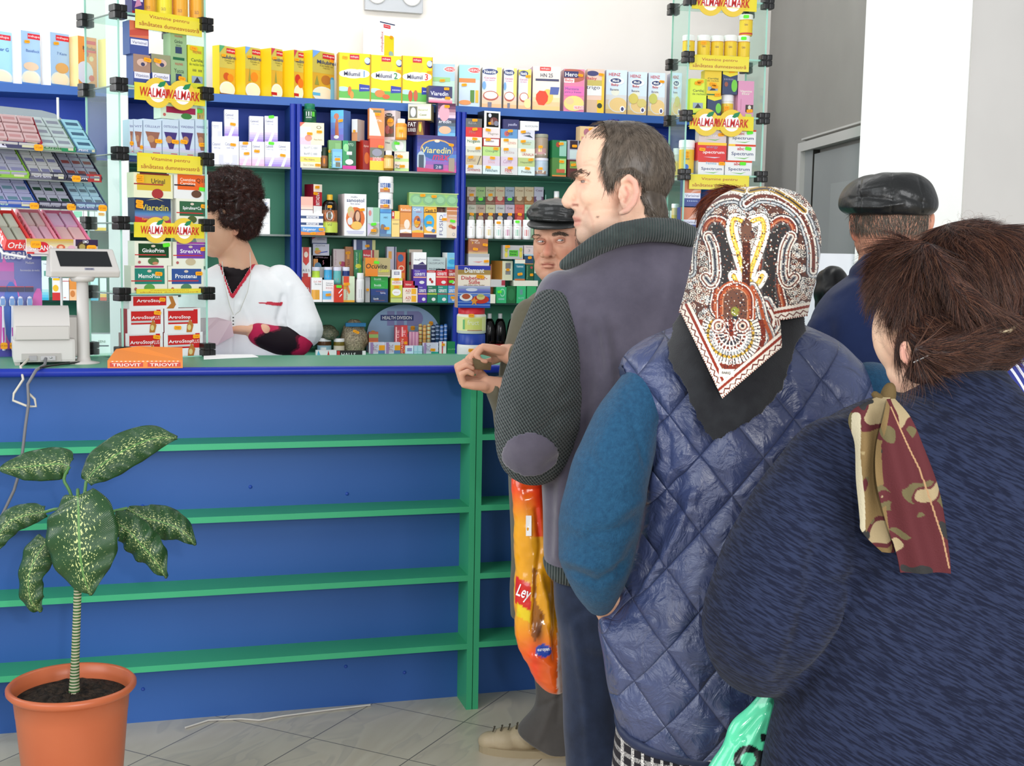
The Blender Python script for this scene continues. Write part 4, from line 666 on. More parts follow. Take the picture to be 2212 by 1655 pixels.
db=display(FB,.297,.20,2.6,'tall narrow glass display tower beyond the queue at the right',FB.sh)
yel='fe3'
def vit(fr,par,x0,y0,x1,y1,fo=-.004):
    u0,zt=fr.hit(x0,(y0+y1)/2,fo); u1,_=fr.hit(x1,(y0+y1)/2,fo); zt=fr.hit((x0+x1)/2,y0,fo)[1]; zb=fr.hit((x0+x1)/2,y1,fo)[1]
    mb=MB(); mb.box(0,0,0,u1-u0,.003,zt-zb,mat('ed3',.5)); deco(mb,'g,.0,.0,1,1,ed5,ed3|t,Vitamine pentru,.5,.69,.24,a33,.6|t,sănătatea dumneavoastră,.5,.3,.24,a33,.9',u1-u0,zt-zb)
    o=mb.build('shelf_sign',par); o.location=(u0,fo,zb-CZ)
def wal(fr,par,x0,y0,x1,y1,ya,xs,fo=-.004):
    """x0..x1 banner, ya top of bumps, xs list of logo centres (px)"""
    u0,_=fr.hit(x0,(y0+y1)/2,fo); u1,_=fr.hit(x1,(y0+y1)/2,fo); zt=fr.hit((x0+x1)/2,y0,fo)[1]; zb=fr.hit((x0+x1)/2,y1,fo)[1]; W=u1-u0;H=zt-zb
    mb=MB(); mb.box(0,0,0,W,.003,H,mat('ed3',.5)); R=fr.hit((x0+x1)/2,ya,fo)[1]-(zt+zb)/2
    for i,xc in enumerate(xs):
        c=fr.hit(xc,(y0+y1)/2,fo)[0]-u0; k=.0006*(i*4+1)
        P=[(c+R*math.cos(a*math.pi/16),H/2+R*math.sin(a*math.pi/16)) for a in range(32)]; mb.prism(P,-k,.002,mat('ec4',.5))
        P=[(c+R*.62*math.cos(a*math.pi/12),H/2+R*.62*math.sin(a*math.pi/12)) for a in range(24)]; mb.prism(P,-k-.0004,0,mat('fff',.5))
        w=R*2.75; P=[(-.26*w,.1),(.5*w,.1)]
        mb.add([(c-w*.5,-k-.0006,H*.16),(c+w*.42,-k-.0006,H*.16),(c+w*.42,-k-.0006,H*.2),(c-w*.5,-k-.0006,H*.2)],[[0,1,2,3]],mat('ed3'))
        v,f=textgeo('WALMARK',.014); sc=w*.95/(v[:,0].max()*2); lo=-.5*w-(c-0) if 0 else None
        P=[(c+x*sc+z_*sc*.15,-k-.0012,H*.5+z_*sc*1.6) for x,z_ in v]
        mb.add(P,[q for q in f if all(P[j][0]>-.0 and P[j][0]<W for j in q)],mat('c22',.5))
        mb.add([(c-.0,-k-.001,H*.5+R*.45),(c+R*.2,-k-.001,H*.5+R*.72),(c+R*.65,-k-.001,H*.5+R*.85),(c+R*.5,-k-.001,H*.5+R*.5),(c+R*.2,-k-.001,H*.5+R*.38)],[[0,1,2,3,4]],mat('285',.5))
    o=mb.build('shelf_sign',par); o.location=(u0,fo,zb-CZ)
for q in ((293,30,436,70),(297,334,437,374)): vit(FA,da,*q)
vit(FA,da,295,624,434,634)
wal(FA,da,291,185,443,222,171,[340,393]); wal(FA,da,290,482,441,514,470,[337,397])
for q in ((1490,120,1618,153),(1489,378,1618,410)): vit(FB,db,*q)
wal(FB,db,1490,250,1628,281,236,[1525,1580]); wal(FB,db,1495,-10,1635,22,-24,[1535,1583])
B=.03
GA='vitamin boxes in the left glass display'; GB='vitamin boxes in the right glass display'
def A(x0,y0,x1,y1,c,ops,l,back=.012,dep=.045,**k): return bx(FA,x0,y0,x1,y1,c,ops,l,back=back,dep=dep,name='vitamin_box',cat='box',group=GA,**k)
def Bq(x0,y0,x1,y1,c,ops,l,back=.012,dep=.045,**k): return bx(FB,x0,y0,x1,y1,c,ops,l,back=back,dep=dep,name='vitamin_box',cat='box',group=GB,**k)
ap='r,.1,.35,.92,.95,c22|r,.03,.0,.1,1,eee|T,ArtroStop,.42,.62,.17,fff,.6|r,.1,.42,.75,.5,ccc|p,.6,0,.75,0,.8,.3,.7,.55,.62,.3,b73|e,.68,.2,.05,.12,dc8|r,.1,.9,.8,.95,ddd|s,.82,.82'
for x0,y0,x1,y1,l,ex in ((271,719,352,768,'red and white box, lower left of the bottom block','|t,PLUS,.8,.62,.14,fff,.18'),(354,718,438,767,'red and white box, lower right of the bottom block','|t,PLUS,.8,.62,.14,fff,.18'),(275,667,353,718,'red and white box, upper left of the bottom block','|t,PLUS,.8,.62,.14,fff,.18'),(355,666,433,718,'red and white box, upper right of the bottom block','')):
    A(x0,y0,x1,y1,'eee',ap.replace('s,.82,.82','s,.82,.82' if ex else 's,.35,.2')+ex,l,side='a23')
A(279,639,385,667,'eee','r,.08,.25,.75,.95,c22|T,ArtroStop,.4,.6,.3,fff,.5|p,.75,0,.9,0,.95,.3,.88,.95,.8,.95,.85,.4,b73|s,.66,.7,.02','red and white wide box lying on the bottom block')
def hb(c,t,tc,pc,xt=''): return 'r,.1,.32,.93,.9,%s|T,%s,.5,.62,.16,fff,.6|r,.0,.42,.85,.46,c33|e,.5,.18,.15,.15,%s|e,.12,.14,.04,.06,b66|e,.5,.8,.06,.05,dcb'%(c,t,pc)+xt
A(283,574,361,623,'eed',hb('2a7a63','MemoPlus','','6a5').replace('2a7a63','287')+'|r,.1,.93,.9,1,a36|s,.75,.7','white and teal box in front of the lower yellow sign, left')
A(363,575,440,624,'eed',hb('359','Prostenal','','586')+'|s,.85,.72','white and royal blue box above the lower yellow sign, right')
A(291,521,370,573,'eed',hb('142','GinkoPrim','','574')+'|n,.85,.85|e,.55,.1,.08,.06,c86','white and dark green box, upper left of its pair')
A(374,523,448,575,'eed',hb('74a','StresVit','','cb9')+'|s,.88,.72|r,.1,.92,.95,1,a4a','white and purple box beside the dark green one')
A(291,428,369,480,'235','g,0,.0,1,.35,c35,68b|g,0,.35,1,.6,58b,235|T,Viaredin,.55,.62,.24,dc5,.75|p,.0,.25,.5,.1,1,.0,0,0,c33|t,Formula noua!,.4,.15,.1,fc4,.4|e,.85,.2,.1,.1,cb4|s,.12,.82|s,.12,.65|p,.3,.9,.6,1,.8,.88,.6,.96,dc8','navy box with yellow lettering and a red wave')
A(381,430,448,480,'eed',hb('364','Spirulina+Ca','','563')+'|s,.88,.72','white and moss green box above the second yellow brand sign')
A(289,374,373,427,'eec','r,.08,.3,.95,.95,db3|T,Urinal,.62,.68,.2,433,.35|r,.0,.52,.75,.57,a33|e,.6,.18,.15,.2,a33|r,.15,.93,.9,1,722|s,.15,.82|s,.15,.68','yellow and white box with red berries')
A(376,375,449,427,'eee','r,.1,.35,.95,.95,e62|T,Q10,.8,.72,.2,632,.3|T,Coenzima,.4,.75,.12,fed,.45|T,Carnitina,.4,.6,.12,fed,.45|r,.0,.5,.6,.55,322|e,.65,.2,.15,.15,643|n,.82,.4','orange and white box with a green sticker')
for a,b,t,n,s_ in [(262,288,'PERIODIN','leftmost','s,.4,.3,.012'),(289,308,'','second','s,.8,.2,.01'),(310,349,'CELLULIT','middle','s,.8,.4'),(351,386,'OSTEODIN','fourth','s,.75,.4'),(388,420,'VIADERM','fifth','s,.25,.4'),(422,450,'VIAREDIN','rightmost','s,.5,.35')]:
    A(max(a,280) if a==262 else a,258,b,331,'cde','g,0,0,1,.3,bbc,cde|t,%s,.5,.8,.06,669,.85|p,.1,.65,.9,.65,.65,.2,.4,.2,%s|e,.4,.45,.2,.1,b86|r,.5,.06,.9,.08,c44|%s'%(t or 'VIT','437' if n in('fifth','fourth') else '965',s_),n+' of the tall grey lilac boxes in a row')
A(347,225,426,260,'ded','r,.15,.4,.95,.8,a25|e,.7,.25,.15,.2,484|e,.1,.25,.04,.1,c66','white and crimson box lying on the tall grey lilac boxes',back=.04)
jar(FA,427,228,448,262,'fa5','eee','orange jar beside the white and crimson box',capf=.2,lab='fb3',ops='r,.3,.1,.7,.5,a33|n,.5,1.0',back=.04)
def bluebox(x0,y0,x1,y1,t,pc,l,st): A(x0,y0,x1,y1,'459','r,0,.45,1,1,%s|r,.05,.25,.95,.45,eef|t,%s,.5,.35,.1,557,.75|e,.5,.75,.3,.12,dba|e,.55,.7,.12,.06,446|%s'%(pc,t,st),l)
A(280,46,321,118,'459','r,0,.5,1,1,d75|p,0,.7,1,.85,1,.6,0,.55,c54|r,.05,.28,.95,.45,eef|t,Varixinal,.5,.36,.08,557,.75','blue box with an orange upper half behind the top sign')
bluebox(288,118,325,182,'Vitavision','a87','blue box showing an eye','s,.8,.85')
bluebox(327,118,368,182,'Cromdet','997','blue box showing a person in blue','s,.3,.8')
A(369,130,404,183,'9b8','T,Yucca,.5,.65,.14,454,.6|r,.3,.3,.65,.55,346|r,.15,.0,.85,.08,264|t,WALMARK,.5,.87,.08,c44,.5|s,.65,.25|s,.65,.4','pale green box, lower of the pair')
A(368,73,403,128,'9b8','T,Ginko,.5,.7,.13,454,.5|t,biloba,.5,.56,.08,454,.3|r,.3,.25,.7,.5,346|r,.15,.0,.85,.1,264|t,WALMARK,.5,.9,.08,c44,.5','pale green box, upper of the pair')
A(406,99,445,188,'dd3','T,Cartilaj,.5,.68,.09,453,.65|t,de rechin forte,.5,.6,.06,453,.85|r,.2,.2,.8,.35,9ab|p,.3,.2,.7,.22,.5,.34,334|r,.15,.02,.85,.07,274|t,WALMARK,.5,.86,.06,c44,.5|s,.3,.93|t,... ...,.5,.47,.06,664,.5','tall lemon yellow box with a grey picture in the left display')
for i,(a,b) in enumerate([(312,342),(345,378),(381,412),(418,447)]):
    jar(FA,a,-32,b,30+i*3,'ea3','fff',('leftmost','second','third','rightmost')[i]+' of the orange jars cut by the top of the picture',capf=.3,lab='ea3' if i!=1 else 'ed3',ops='g,.2,.5,.8,1,fd5,ea3|t,CALCIU,.5,.4,.15,865,.2|r,.0,.0,1,.12,c43',back=.015,labv=(.05,.65),name='vitamin_jar',cat='jar',group='orange jars on top of the left display')
A(285,-40,311,24,'437','r,.1,.4,.9,.6,dde|p,.2,.2,.8,.3,.5,.6,c8a|r,0,0,1,.1,b23|s,.7,.9','purple box with a white figure beside the orange jars')
# right display
for i,(a,b,t,bt,l) in enumerate([(1479,1504,75,119,'leftmost of the five orange jars'),(1511,1538,75,119,'second of the five orange jars'),(1540,1567,76,119,'third of the five orange jars'),(1569,1596,75,119,'orange jar with a blue foot, fourth in the row'),(1598,1624,76,119,'rightmost of the orange jars in the row'),(1603,1630,30,75,'orange jar standing on top of another')]):
    jar(FB,a,t,b,bt,'eb4','f4f4f0',l,capf=.25,lab='ec3',ops='g,.0,.5,1,1,fc5,eb3|T,Calciu,.5,.7,.14,865,.2|r,.0,.0,1,.12,'+('47b' if i==3 else 'c43' if i in(0,2,4,5) else 'da4')+('|n,.5,1.25' if i in(4,5) else '|s,.5,.9' if i==1 else ''),back=.015,labv=(.05,.7),name='vitamin_jar',cat='jar',group='orange jars in the right display')
car='T,Cartilaj,.5,.67,.09,453,.65|t,de rechin,.5,.59,.06,453,.7|r,.2,.2,.8,.35,9ab|p,.3,.2,.7,.22,.5,.34,334|r,.15,.02,.85,.07,274'
Bq(1490,170,1526,247,'de4',car+'|s,.6,.92|s,.45,.87','tall lemon yellow box, left and lower of the two')
Bq(1528,207,1558,247,'346','e,.8,.4,.2,.25,7c4|r,0,.9,1,1,ec3|s,.7,1.05|p,0,.85,.5,.75,1,.85,1,.95,0,.95,ed3','dark blue box with a green plant, under the lemon box')
Bq(1522,152,1558,207,'ec3',car+'|s,.5,.45|s,.6,.35','lemon yellow box standing on a dark blue one')
jar(FB,1561,204,1588,247,'f0eedf','eee','jar with a purple label beside the pink box',capf=.3,lab='ec4',ops='p,.2,0,.6,0,.8,.6,.5,.9,.2,.6,537|s,.6,.6|s,.6,.3',back=.015)
Bq(1561,150,1593,204,'346','e,.8,.35,.2,.25,7c4|p,0,.8,.5,.7,1,.8,1,1,0,1,ed3|e,.25,.4,.12,.1,954|s,.6,.93|t,......,.4,.6,.08,99b,.6','dark blue box with a yellow wavy top, upper one')
Bq(1594,175,1628,249,'d9b','T,Vitamine,.5,.72,.06,eed,.75|T,Elixir,.5,.65,.06,eed,.5|r,.5,.15,.98,.35,433|e,.75,.28,.1,.06,ddc|v,...........,.2,.35,.04,a68,.3|r,.5,.0,.9,.1,cd6|s,.75,.18','pink box with white lettering')
sp='T,Spectrum,.52,.4,.26,347,.8|r,.0,.88,1,1,d42|p,.2,.18,.6,.1,.8,.25,.6,.16,6b4'
for x0,y0,x1,y1,t,l,ex in ((1508,347,1564,376,'','lower left white box, green stickerless','|t,Femina,.5,.82,.18,7ac,.4|s,.9,.8'),(1566,347,1624,379,'','lowest white box of the right stack','|T,abc,.45,.78,.2,c33,.25|n,.65,.8')):
    Bq(x0,y0,x1,y1,'eee',sp+ex,l)
Bq(1507,308,1569,347,'d33','r,0,.85,1,1,fc3|T,Spectrum,.55,.45,.22,fff,.75|t,energy,.5,.72,.14,99b,.4|s,.15,.6|p,.2,.2,.8,.2,.6,.14,dde','bright red box in the middle of the left stack')
Bq(1573,312,1632,346,'eee',sp+'|T,abc,.45,.74,.2,c33,.25|n,.72,.75|r,.0,.88,.25,1,fc3','middle white box of the right stack')
Bq(1510,279,1569,308,'dcc','T,Spectrum,.52,.5,.25,eee,.8|p,.2,.25,.6,.15,.8,.3,.6,.22,6b4|s,.8,.6','pale grey box topmost of the left stack')
Bq(1575,280,1633,312,'eee',sp+'|T,abc,.45,.74,.2,c33,.25|n,.76,.8','topmost white box of the right stack')
jar(FB,1472,302,1504,376,'f2efe6','fff','tall calcium bottle with a yellow label and blue splash',capf=.22,lab='ec4',ops='T,calcium,.5,.6,.1,653,.3|r,.3,.05,.7,.12,259|e,.5,.25,.12,.12,47c|s,.5,.85|s,.5,.7',back=.02,labv=(.04,.72),name='vitamin_jar',cat='jar')
for x0,y0,x1,y1,l,st in ((1470,448,1506,505,'orange and blue box, lower, beside the auburn hair','' ),(1477,388,1514,446,'orange and blue box with two green stickers','|n,.6,.95|n,.6,.82')):
    Bq(x0,y0,x1,y1,'459','r,0,.5,1,1,d86|p,.4,.5,1,.6,1,.9,eba|r,.03,.3,.97,.5,eef|t,Varixinal,.5,.4,.1,557,.8|t,......,.5,.2,.06,bce,.6'+st,l,nosnap=(y0==388))
jar(FB,1453,440,1468,500,'dc9','fff','small pale bottle behind the orange and blue box',capf=.15,lab='cb5',ops='',back=.1)
# ---------- gum rack ----------
RK=Frame(-.165,3.93,27)
rk=empty('gum_rack',(RK.o[0],RK.o[1],CZ),RK.a); tag(rk,'clear acrylic counter rack holding trays of chewing gum, left of the glass tower','display rack')
acr=glassmat('frosted_acrylic','e4ebe6',.35,.1); wire=mat('e6e6e6',.3,.5)
def rz(x,y,b=0): return RK.hit(x,y,b)
L0=-.62
zt1=rz(2,318)[1]; zt2=rz(2,383)[1]; zt3=rz(2,447)[1]; zt4=rz(60,548)[1]
for z,x1 in ((zt1,-.0),(zt2,.0),(zt3,.02)):
    mb=MB(); mb.box(L0,.0,0,x1,.16,.003,acr); o=mb.build('tray_shelf',rk,(0,0,z-CZ-.004)); o.rotation_euler=(math.radians(38),0,0)
zz=rz(100,250,.14)[1]; mb=MB(); P=[(L0,0),(.02,0),(.05,.02),(.05,.05),(.0,.12),(-.03,.14),(-.07,.147),(L0,.155)]; mb.prism(P,0,.003,acr); o=mb.build('back_sheet',rk,(0,.15,rz(100,345,.15)[1]-CZ)); o.rotation_euler=(math.radians(-8),0,0)
for x in (-.44,-.02):
    mb=MB(); mb.tube([(x,.17,0),(x,.17,.78)],.004,wire,8); mb.tube([(x,.17,.004),(x,-.02,.004)],.004,wire,8); mb.build('upright_rod',rk)
mb=MB(); mb.tube([(-.3,.1,zt4-CZ+.12),(-.26,.0,zt4-CZ+.0),(-.2,-.01,zt4-CZ-.01)],.004,wire,8); mb.build('wire_support',rk)
gumn=0
def carton(xa,xb,yt,yb,zb,c,txt,tc,pc,l,rows=3,cols=2,st=None,tilt=38,dp=.15,fr=RK,c2=None,pdark='446'):
    ua,z0=fr.hit(xa,yb,0); ub,_=fr.hit(xb,yb,0); h=fr.hit(xa,yt)[1]-z0; W=ub-ua; z0=zb if zb else z0
    org=fr.w(ua,0,z0); e=empty('gum_carton',org,fr.a); tag(e,l,'carton',group='gum cartons in the counter rack')
    mb=MB(); mb.box(0,-.002,0,W,.0,h,mat(c,.35),.0005); ops=''
    if c2: ops+='p,.6,0,1,0,1,1,.55,1,%s|'%c2
    ops+='T,%s,.35,.5,.5,%s,.5,.15|r,.78,.2,.93,.8,cca'%(txt,tc); deco(mb,ops,W,h,T=lambda x,z,q:(x,-.0022-q,z)); o=mb.build('front_strip',e)
    if st: sticker(o,(st*W,-.006,h*.3),w=.026,h=.018)
    tl=math.radians(tilt); mb=MB(); mb.box(0,.001,.0,W,dp,.002,mat(c,.4)); mb.box(0,.001,.002,.0015,dp,h*.7,mat(c,.4)); mb.box(W-.0015,.001,.002,W,dp,h*.7,mat(c,.4)); o=mb.build('tray',e); o.rotation_euler=(tl,0,0)
    pw=(W-.006)/cols; ph=dp/rows; base=None
    for i in range(cols):
        for j in range(rows):
            if base is None:
                mb=MB(); mb.box(0,0,0,pw-.003,ph-.006,.011,mat(pc,.3),.002); mb.add([(pw*.1,ph*.25,.0113),(pw*.8,ph*.25,.0113),(pw*.8,ph*.55,.0113),(pw*.1,ph*.55,.0113)],[[0,1,2,3]],mat(pdark,.4)); g=mb.build('gum_pack'); base=g
            else: g=base.copy(); COL.objects.link(g)
            yy=.004+j*ph; xx=.003+i*pw; p=Vector(org)+Matrix.Rotation(fr.a,3,'Z')@Vector((xx,yy*math.cos(tl)-.0035*math.sin(tl),yy*math.sin(tl)+.0035*math.cos(tl)))
            g.location=p; g.rotation_euler=(tl,0,fr.a); tag(g,'small gum pack lying in the '+l.split(',')[0],'gum pack',group='gum packs in the '+l.split(',')[0])
carton(-95,85,305,320,zt1,'dde','Orbit','324','ccc','white carton with navy arrow, top tier',cols=4,st=.98,c2='446',pdark='a99')
carton(87,163,316,328,zt1,'8a8','Orbit','263','b9c4c4','green ended carton, top tier',cols=2,c2='285',pdark='889')
carton(165,207,322,334,zt1,'579','Mint','dde','9cd','blue carton, right end of the top tier',cols=1,pdark='357')
carton(-90,62,367,383,zt2,'8b4','Orbit','253','aab','lime green carton, middle tier',cols=4,pdark='88a')
carton(64,142,371,388,zt2,'667','Orbit','ccd','bbb','grey carton, middle tier',cols=3,c2='334',pdark='779')
carton(144,219,376,393,zt2,'334','Orbit','fff','889','black and red carton, middle tier',cols=3,c2='a33',st=.25,pdark='733')
carton(-80,80,430,446,zt3,'35a','Airwaves','acb','aac','royal blue carton, lower tier',cols=5,st=.95,pdark='689')
carton(82,160,433,450,zt3,'334','Winterfresh','aab','aab','charcoal carton, lower tier',cols=3,st=.9,pdark='243')
carton(162,230,437,454,zt3,'568','Orbit','cce','acd','slate blue carton, lower tier',cols=3,st=.85,pdark='678')
carton(-60,90,292,304,None,'a34','','fff','caa','dark red carton behind the top tier',cols=4,tilt=50,dp=.10,pdark='b88')
# candy trays
def candy(xa,xb,zb,c,txt,tc,pc,l,st=None,back=.05):
    ua,_=RK.hit(xa,530,back); ub,_=RK.hit(xb,530,back); W=ub-ua; org=RK.w(ua,back,zb); e=empty('candy_carton',org,RK.a); e.rotation_euler=(math.radians(34),0,RK.a); tag(e,l,'carton',group='sweets cartons under the gum rack')
    mb=MB(); mb.box(0,0,0,W,.16,.004,mat(c,.4)); mb.box(0,0,.004,.003,.16,.035,mat(c,.4)); mb.box(W-.003,0,.004,W,.16,.035,mat(c,.4)); mb.box(0,.157,.004,W,.16,.03,mat(c,.4)); mb.build('tray',e)
    mb=MB(); mb.box(0,-.003,0,W,0,.035,mat(c,.4)); deco(mb,'T,%s,.5,.5,.6,%s,.8'%(txt,tc),W,.035,T=lambda x,z,q:(x,-.003-q,z)); mb.build('front_strip',e)
    mb=MB(); v,f=textgeo(txt,.012); sc=.13/(v[:,0].max()*2); mb.add([(-.0004,.08-x*sc,.019+y*sc) for x,y in v],f,mat(tc)); 
    if len(v): mb.build('side_lettering',e)
    mb=MB(); 
    for i in range(2):
        for j in range(2): mb.box(.008+i*(W/2-.004),.01+j*.072,.005,W/2-.002+i*(W/2-.004),.075+j*.072,.028,mat(pc[j],.3),.004)
    o=mb.build('sweets',e)
candy(8,62,zt4+.01,'e44','Orbit','fff',('bba','ccb'),'red carton with white side lettering','')
candy(70,120,zt4+.015,'e9a','SOLANO','c23',('dab','caa'),'pink carton left of the wider pink one')
candy(126,190,zt4+.015,'e8a','SOLANO','c23',('ebb','dac'),'wider pink carton with red hearts')
u0,z0=RK.hit(53,548); u1,_=RK.hit(207,548); h=RK.hit(100,516)[1]-z0; W=u1-u0
mb=MB(); mb.box(0,-.004,0,W,0,h,mat('dcc',.35),.001); deco(mb,'g,0,.4,.65,1,dcb,ca4|r,.68,.55,1,1,324|e,.22,.45,.09,.35,c23|T,SOLANO,.2,.4,.35,eee,.32|e,.47,.45,.06,.2,c64|e,.47,.45,.03,.1,eb9|e,.62,.4,.05,.2,dab|e,.77,.5,.07,.35,432|e,.77,.5,.045,.2,a95|T,LIMO,.82,.85,.2,fff,.08|r,.0,.0,.1,.12,c33',W,h,T=lambda x,z,q:(x,-.0044-q,z))
o=mb.build('price_strip',loc=RK.w(u0,-.01,z0)); o.rotation_euler=(0,0,RK.a); tag(o,'cream sweets advertising strip with a red heart above the customer display','sign')
for a,b in ((.12,.62),(.9,.4)): sticker(o,(a*W,-.008,b*h),w=.03,h=.02)
dsk=None
mb=MB(); mb.tube([(u0+.02,.0,z0-CZ-.0),(u0+.02,.16,z0-CZ+.04)],.004,wire,8); mb.tube([(u0+.02,.0,z0-CZ-.004),(u0+.25,.0,z0-CZ-.004)],.003,wire,8); mb.tube([(u0+.02,.16,z0-CZ+.04),(-.02,.17,z0-CZ+.06)],.003,wire,8); mb.build('wire_support',rk)
# toothbrush card
FT=Frame(-1,4.02,8); u0,_=FT.hit(-60,600); u1,_=FT.hit(90,600); zt=FT.hit(90,500)[1]; W=u1-u0; H=zt-CZ
mb=MB(); mb.box(0,0,0,W,.006,H,mat('3a4aa0',.3)); deco(mb,'p,.3,.0,.65,.0,.75,.3,.62,.6,.45,.8,.35,.5,c5a|g,.3,.4,.6,.75,47b,b5a|e,.55,.35,.12,.25,36b|e,.95,.2,.14,.35,c5a|r,.0,.0,1,.06,339|T,Classic,.56,.82,.09,dde,.6|e,.83,.86,.05,.03,99c|t,Medium,.83,.75,.02,ccd,.12|t,Recomandata de medici,.83,.69,.016,ccd,.28|t,Oral Dental One,.78,.04,.02,ccd,.4',W,H)
cd_=mb.build('toothbrush_card',loc=FT.w(u0,0,CZ),rz=FT.a); tag(cd_,'blue and pink display card of toothbrushes at the left picture edge','display card')
for i,xp in enumerate((5,25,43,63)):
    uu=FT.hit(xp,620)[0]; e=empty('toothbrush',FT.w(uu,-.012,CZ+.02),FT.a); tag(e,('leftmost','second','third','rightmost')[i]+' of the four toothbrushes on the blue card','toothbrush',group='toothbrushes on the blue card')
    mb=MB(); mb.tube([(0,0,0),(0,0,.02),(.001,0,.06),(0,0,.10),(0,0,.135)],[.005,.007,.006,.0035,.003],mat('dde',.3),10); mb.build('handle',e)
    mb=MB(); mb.tube([(0,-.003,.02),(0,-.004,.07)],[.004,.003],mat('b4a',.3),8); mb.build('grip',e)
    mb=MB(); mb.lathe([(0,0),(.008,.004),(.009,.016),(.006,.03),(0,.033)],mat('dde',.3),12,sy=.5); mb.box(-.006,-.008,.006,.006,-.003,.026,mat('79c',.6)); mb.build('brush_head',e,(0,0,.132))
    sticker(e,(0,-.012,.015),w=.02,h=.02)
    mb=MB(); mb.box(-.012,.003,.178,.012,.006,.192,mat('335')); mb.box(-.012,.0025,.192,.012,.006,.194,mat('c44')); mb.build('hanger',e)
# printer
pc_=PZ(100,789,CZ); m=3.86/FP
pr_=empty('receipt_printer',(pc_[0],pc_[1]+.04,CZ),.12); tag(pr_,'pale grey receipt printer with a rounded paper cover on the counter','printer')
gr=mat('c9c5c0',.45,.4); gd=mat('aaa6a0',.5)
mb=MB(); mb.box(-.092,-.04,.008,.075,.11,.075,gr,.008); mb.box(.055,.0,.02,.092,.11,.135,mat('bdb9b3',.45),.008); mb.build('body',pr_)
mb=MB(); 
prof=[(-.045+0,.072),(-.052,.09),(-.05,.115),(-.04,.14),(-.02,.16),(.01,.168),(.06,.165),(.09,.15),(.1,.072)]
vs=[(-.088,y,z) for y,z in prof]+[(.06,y,z) for y,z in prof]; n=len(prof)
mb.add(vs,[[i,i+n,i+n+1,i+1] for i in range(n-1)],gr,True); mb.add(vs,[list(range(n)),list(range(n,2*n))[::-1]],gr); mb.build('paper_cover',pr_)
mb=MB(); mb.box(-.084,-.054,.074,.058,-.048,.112,mat('bfbbb5',.5),.002); mb.box(-.084,-.0545,.112,.058,-.0525,.113,gd); mb.build('front_flap',pr_)
mb=MB(); mb.box(-.07,-.0425,.01,.035,-.038,.034,gd); mb.box(-.05,-.046,.014,-.03,-.041,.028,mat('777',.3,metal=.6)); mb.box(-.02,-.046,.014,.02,-.041,.027,mat('888',.3,metal=.6)); mb.lathe([(0,0),(.004,0),(.004,.004),(0,.004)],mat('bbb',.2,metal=.8),10,(.008,-.045,.02)); mb.build('connector_recess',pr_)
mb=MB(); mb.box(-.088,-.035,0,-.074,.1,.01,gd); mb.box(.06,-.03,0,.08,.1,.01,gd); mb.build('foot',pr_)
# customer display
pb_=PZ(181,785,CZ); e=empty('customer_display',(pb_[0],pb_[1],CZ),.25); tag(e,'pale grey customer display with a dark window on a round pole','display')
zc=PY(190,570,pb_[1])[2]-CZ; zb=PY(190,602,pb_[1])[2]-CZ
mb=MB(); mb.lathe([(0,0),(.045,0),(.045,.003),(.02,.008),(.0175,.02),(.0165,zb-.0),(0,zb)],gr,24); mb.build('pole',e)
mb=MB(); mb.lathe([(0,-.012),(.03,-.008),(.038,.006),(0,.006)],gr,24,(0,0,zb)); mb.build('collar',e)
mb=MB(); hw=.088; z0=zb+.004
P=[(-.03,0),(.045,0),(.045,.08),(-.0,.082),(-.038,.018)]
x1=[(-hw-.003,hw+.003)]*5
vs=[(-hw-(.0 if q[1]>.05 else .006),q[0],z0+q[1]) for q in P]+[(hw+(.0 if q[1]>.05 else .012),q[0],z0+q[1]) for q in P]
mb.add(vs,[[0,1,2,3,4][::-1],[5,6,7,8,9]]+[[i,(i+1)%5,(i+1)%5+5,i+5] for i in range(5)],gr); o=mb.build('housing',e)
b=o.modifiers.new('b','BEVEL'); b.width=.004; b.segments=2
nx,nz=-.064,.038; L_=math.hypot(.038,.064)
def slope(x,t,o_): # point on sloped face t 0..1 bottom->top
    return (x,-.038+.038*t-.86*o_,z0+.018+.064*t+.5*o_)
mb=MB(); mb.add([slope(-.066,.2,.0012),(slope(.078,.2,.0012)),slope(.07,.88,.0012),slope(-.074,.88,.0012)],[[0,1,2,3]],mat('14171a',.12,.6)); mb.build('window',e)
mb=MB(); mb.add([slope(.0,.05,.0012),slope(.026,.05,.0012),slope(.026,.14,.0012),slope(.0,.14,.0012)],[[0,1,2,3]],mat('889',.4)); v,f=textgeo('NICOM',.01); mb.add([slope(.013+x*.0055,.095+y*.06,.0016) for x,y in v],f,mat('334')); mb.build('badge',e)
# cables
mb=MB(); mb.tube([(pc_[0]+x,pc_[1]+y,z) for x,y,z in ((-.045,.02,CZ+.02),(-.05,-.05,CZ+.014),(-.06,-.09,CZ+.005))]+[tuple(PY(x,y,3.675)) for x,y in ((50,820),(30,850),(28,865),(60,878),(78,878),(75,862),(62,850))],.0035,mat('cfc9bb',.5),8)
tag(mb.build('printer_cable'),'cream cable looping from the printer over the counter edge','cable')
mb=MB(); mb.tube([(pc_[0]+.0,pc_[1]-.01,CZ+.02),(pc_[0]+.0,pc_[1]-.05,CZ+.006)]+[tuple(PY(x,y,3.665)) for x,y in ((78,800),(60,830),(62,870),(55,920),(50,965),(45,1010),(30,1060),(5,1112),(-30,1160))],.0042,mat('77777c',.5),8)
tag(mb.build('printer_cable'),'grey cable hanging from the printer down the blue counter front','cable')
mb=MB(); mb.tube([tuple(PZ(x,y,CZ+.005)) for x,y in ((172,783),(150,785),(110,790),(88,794))],.003,mat('222',.5),6); tag(mb.build('display_cable'),'short black cable lying between printer and display pole','cable')
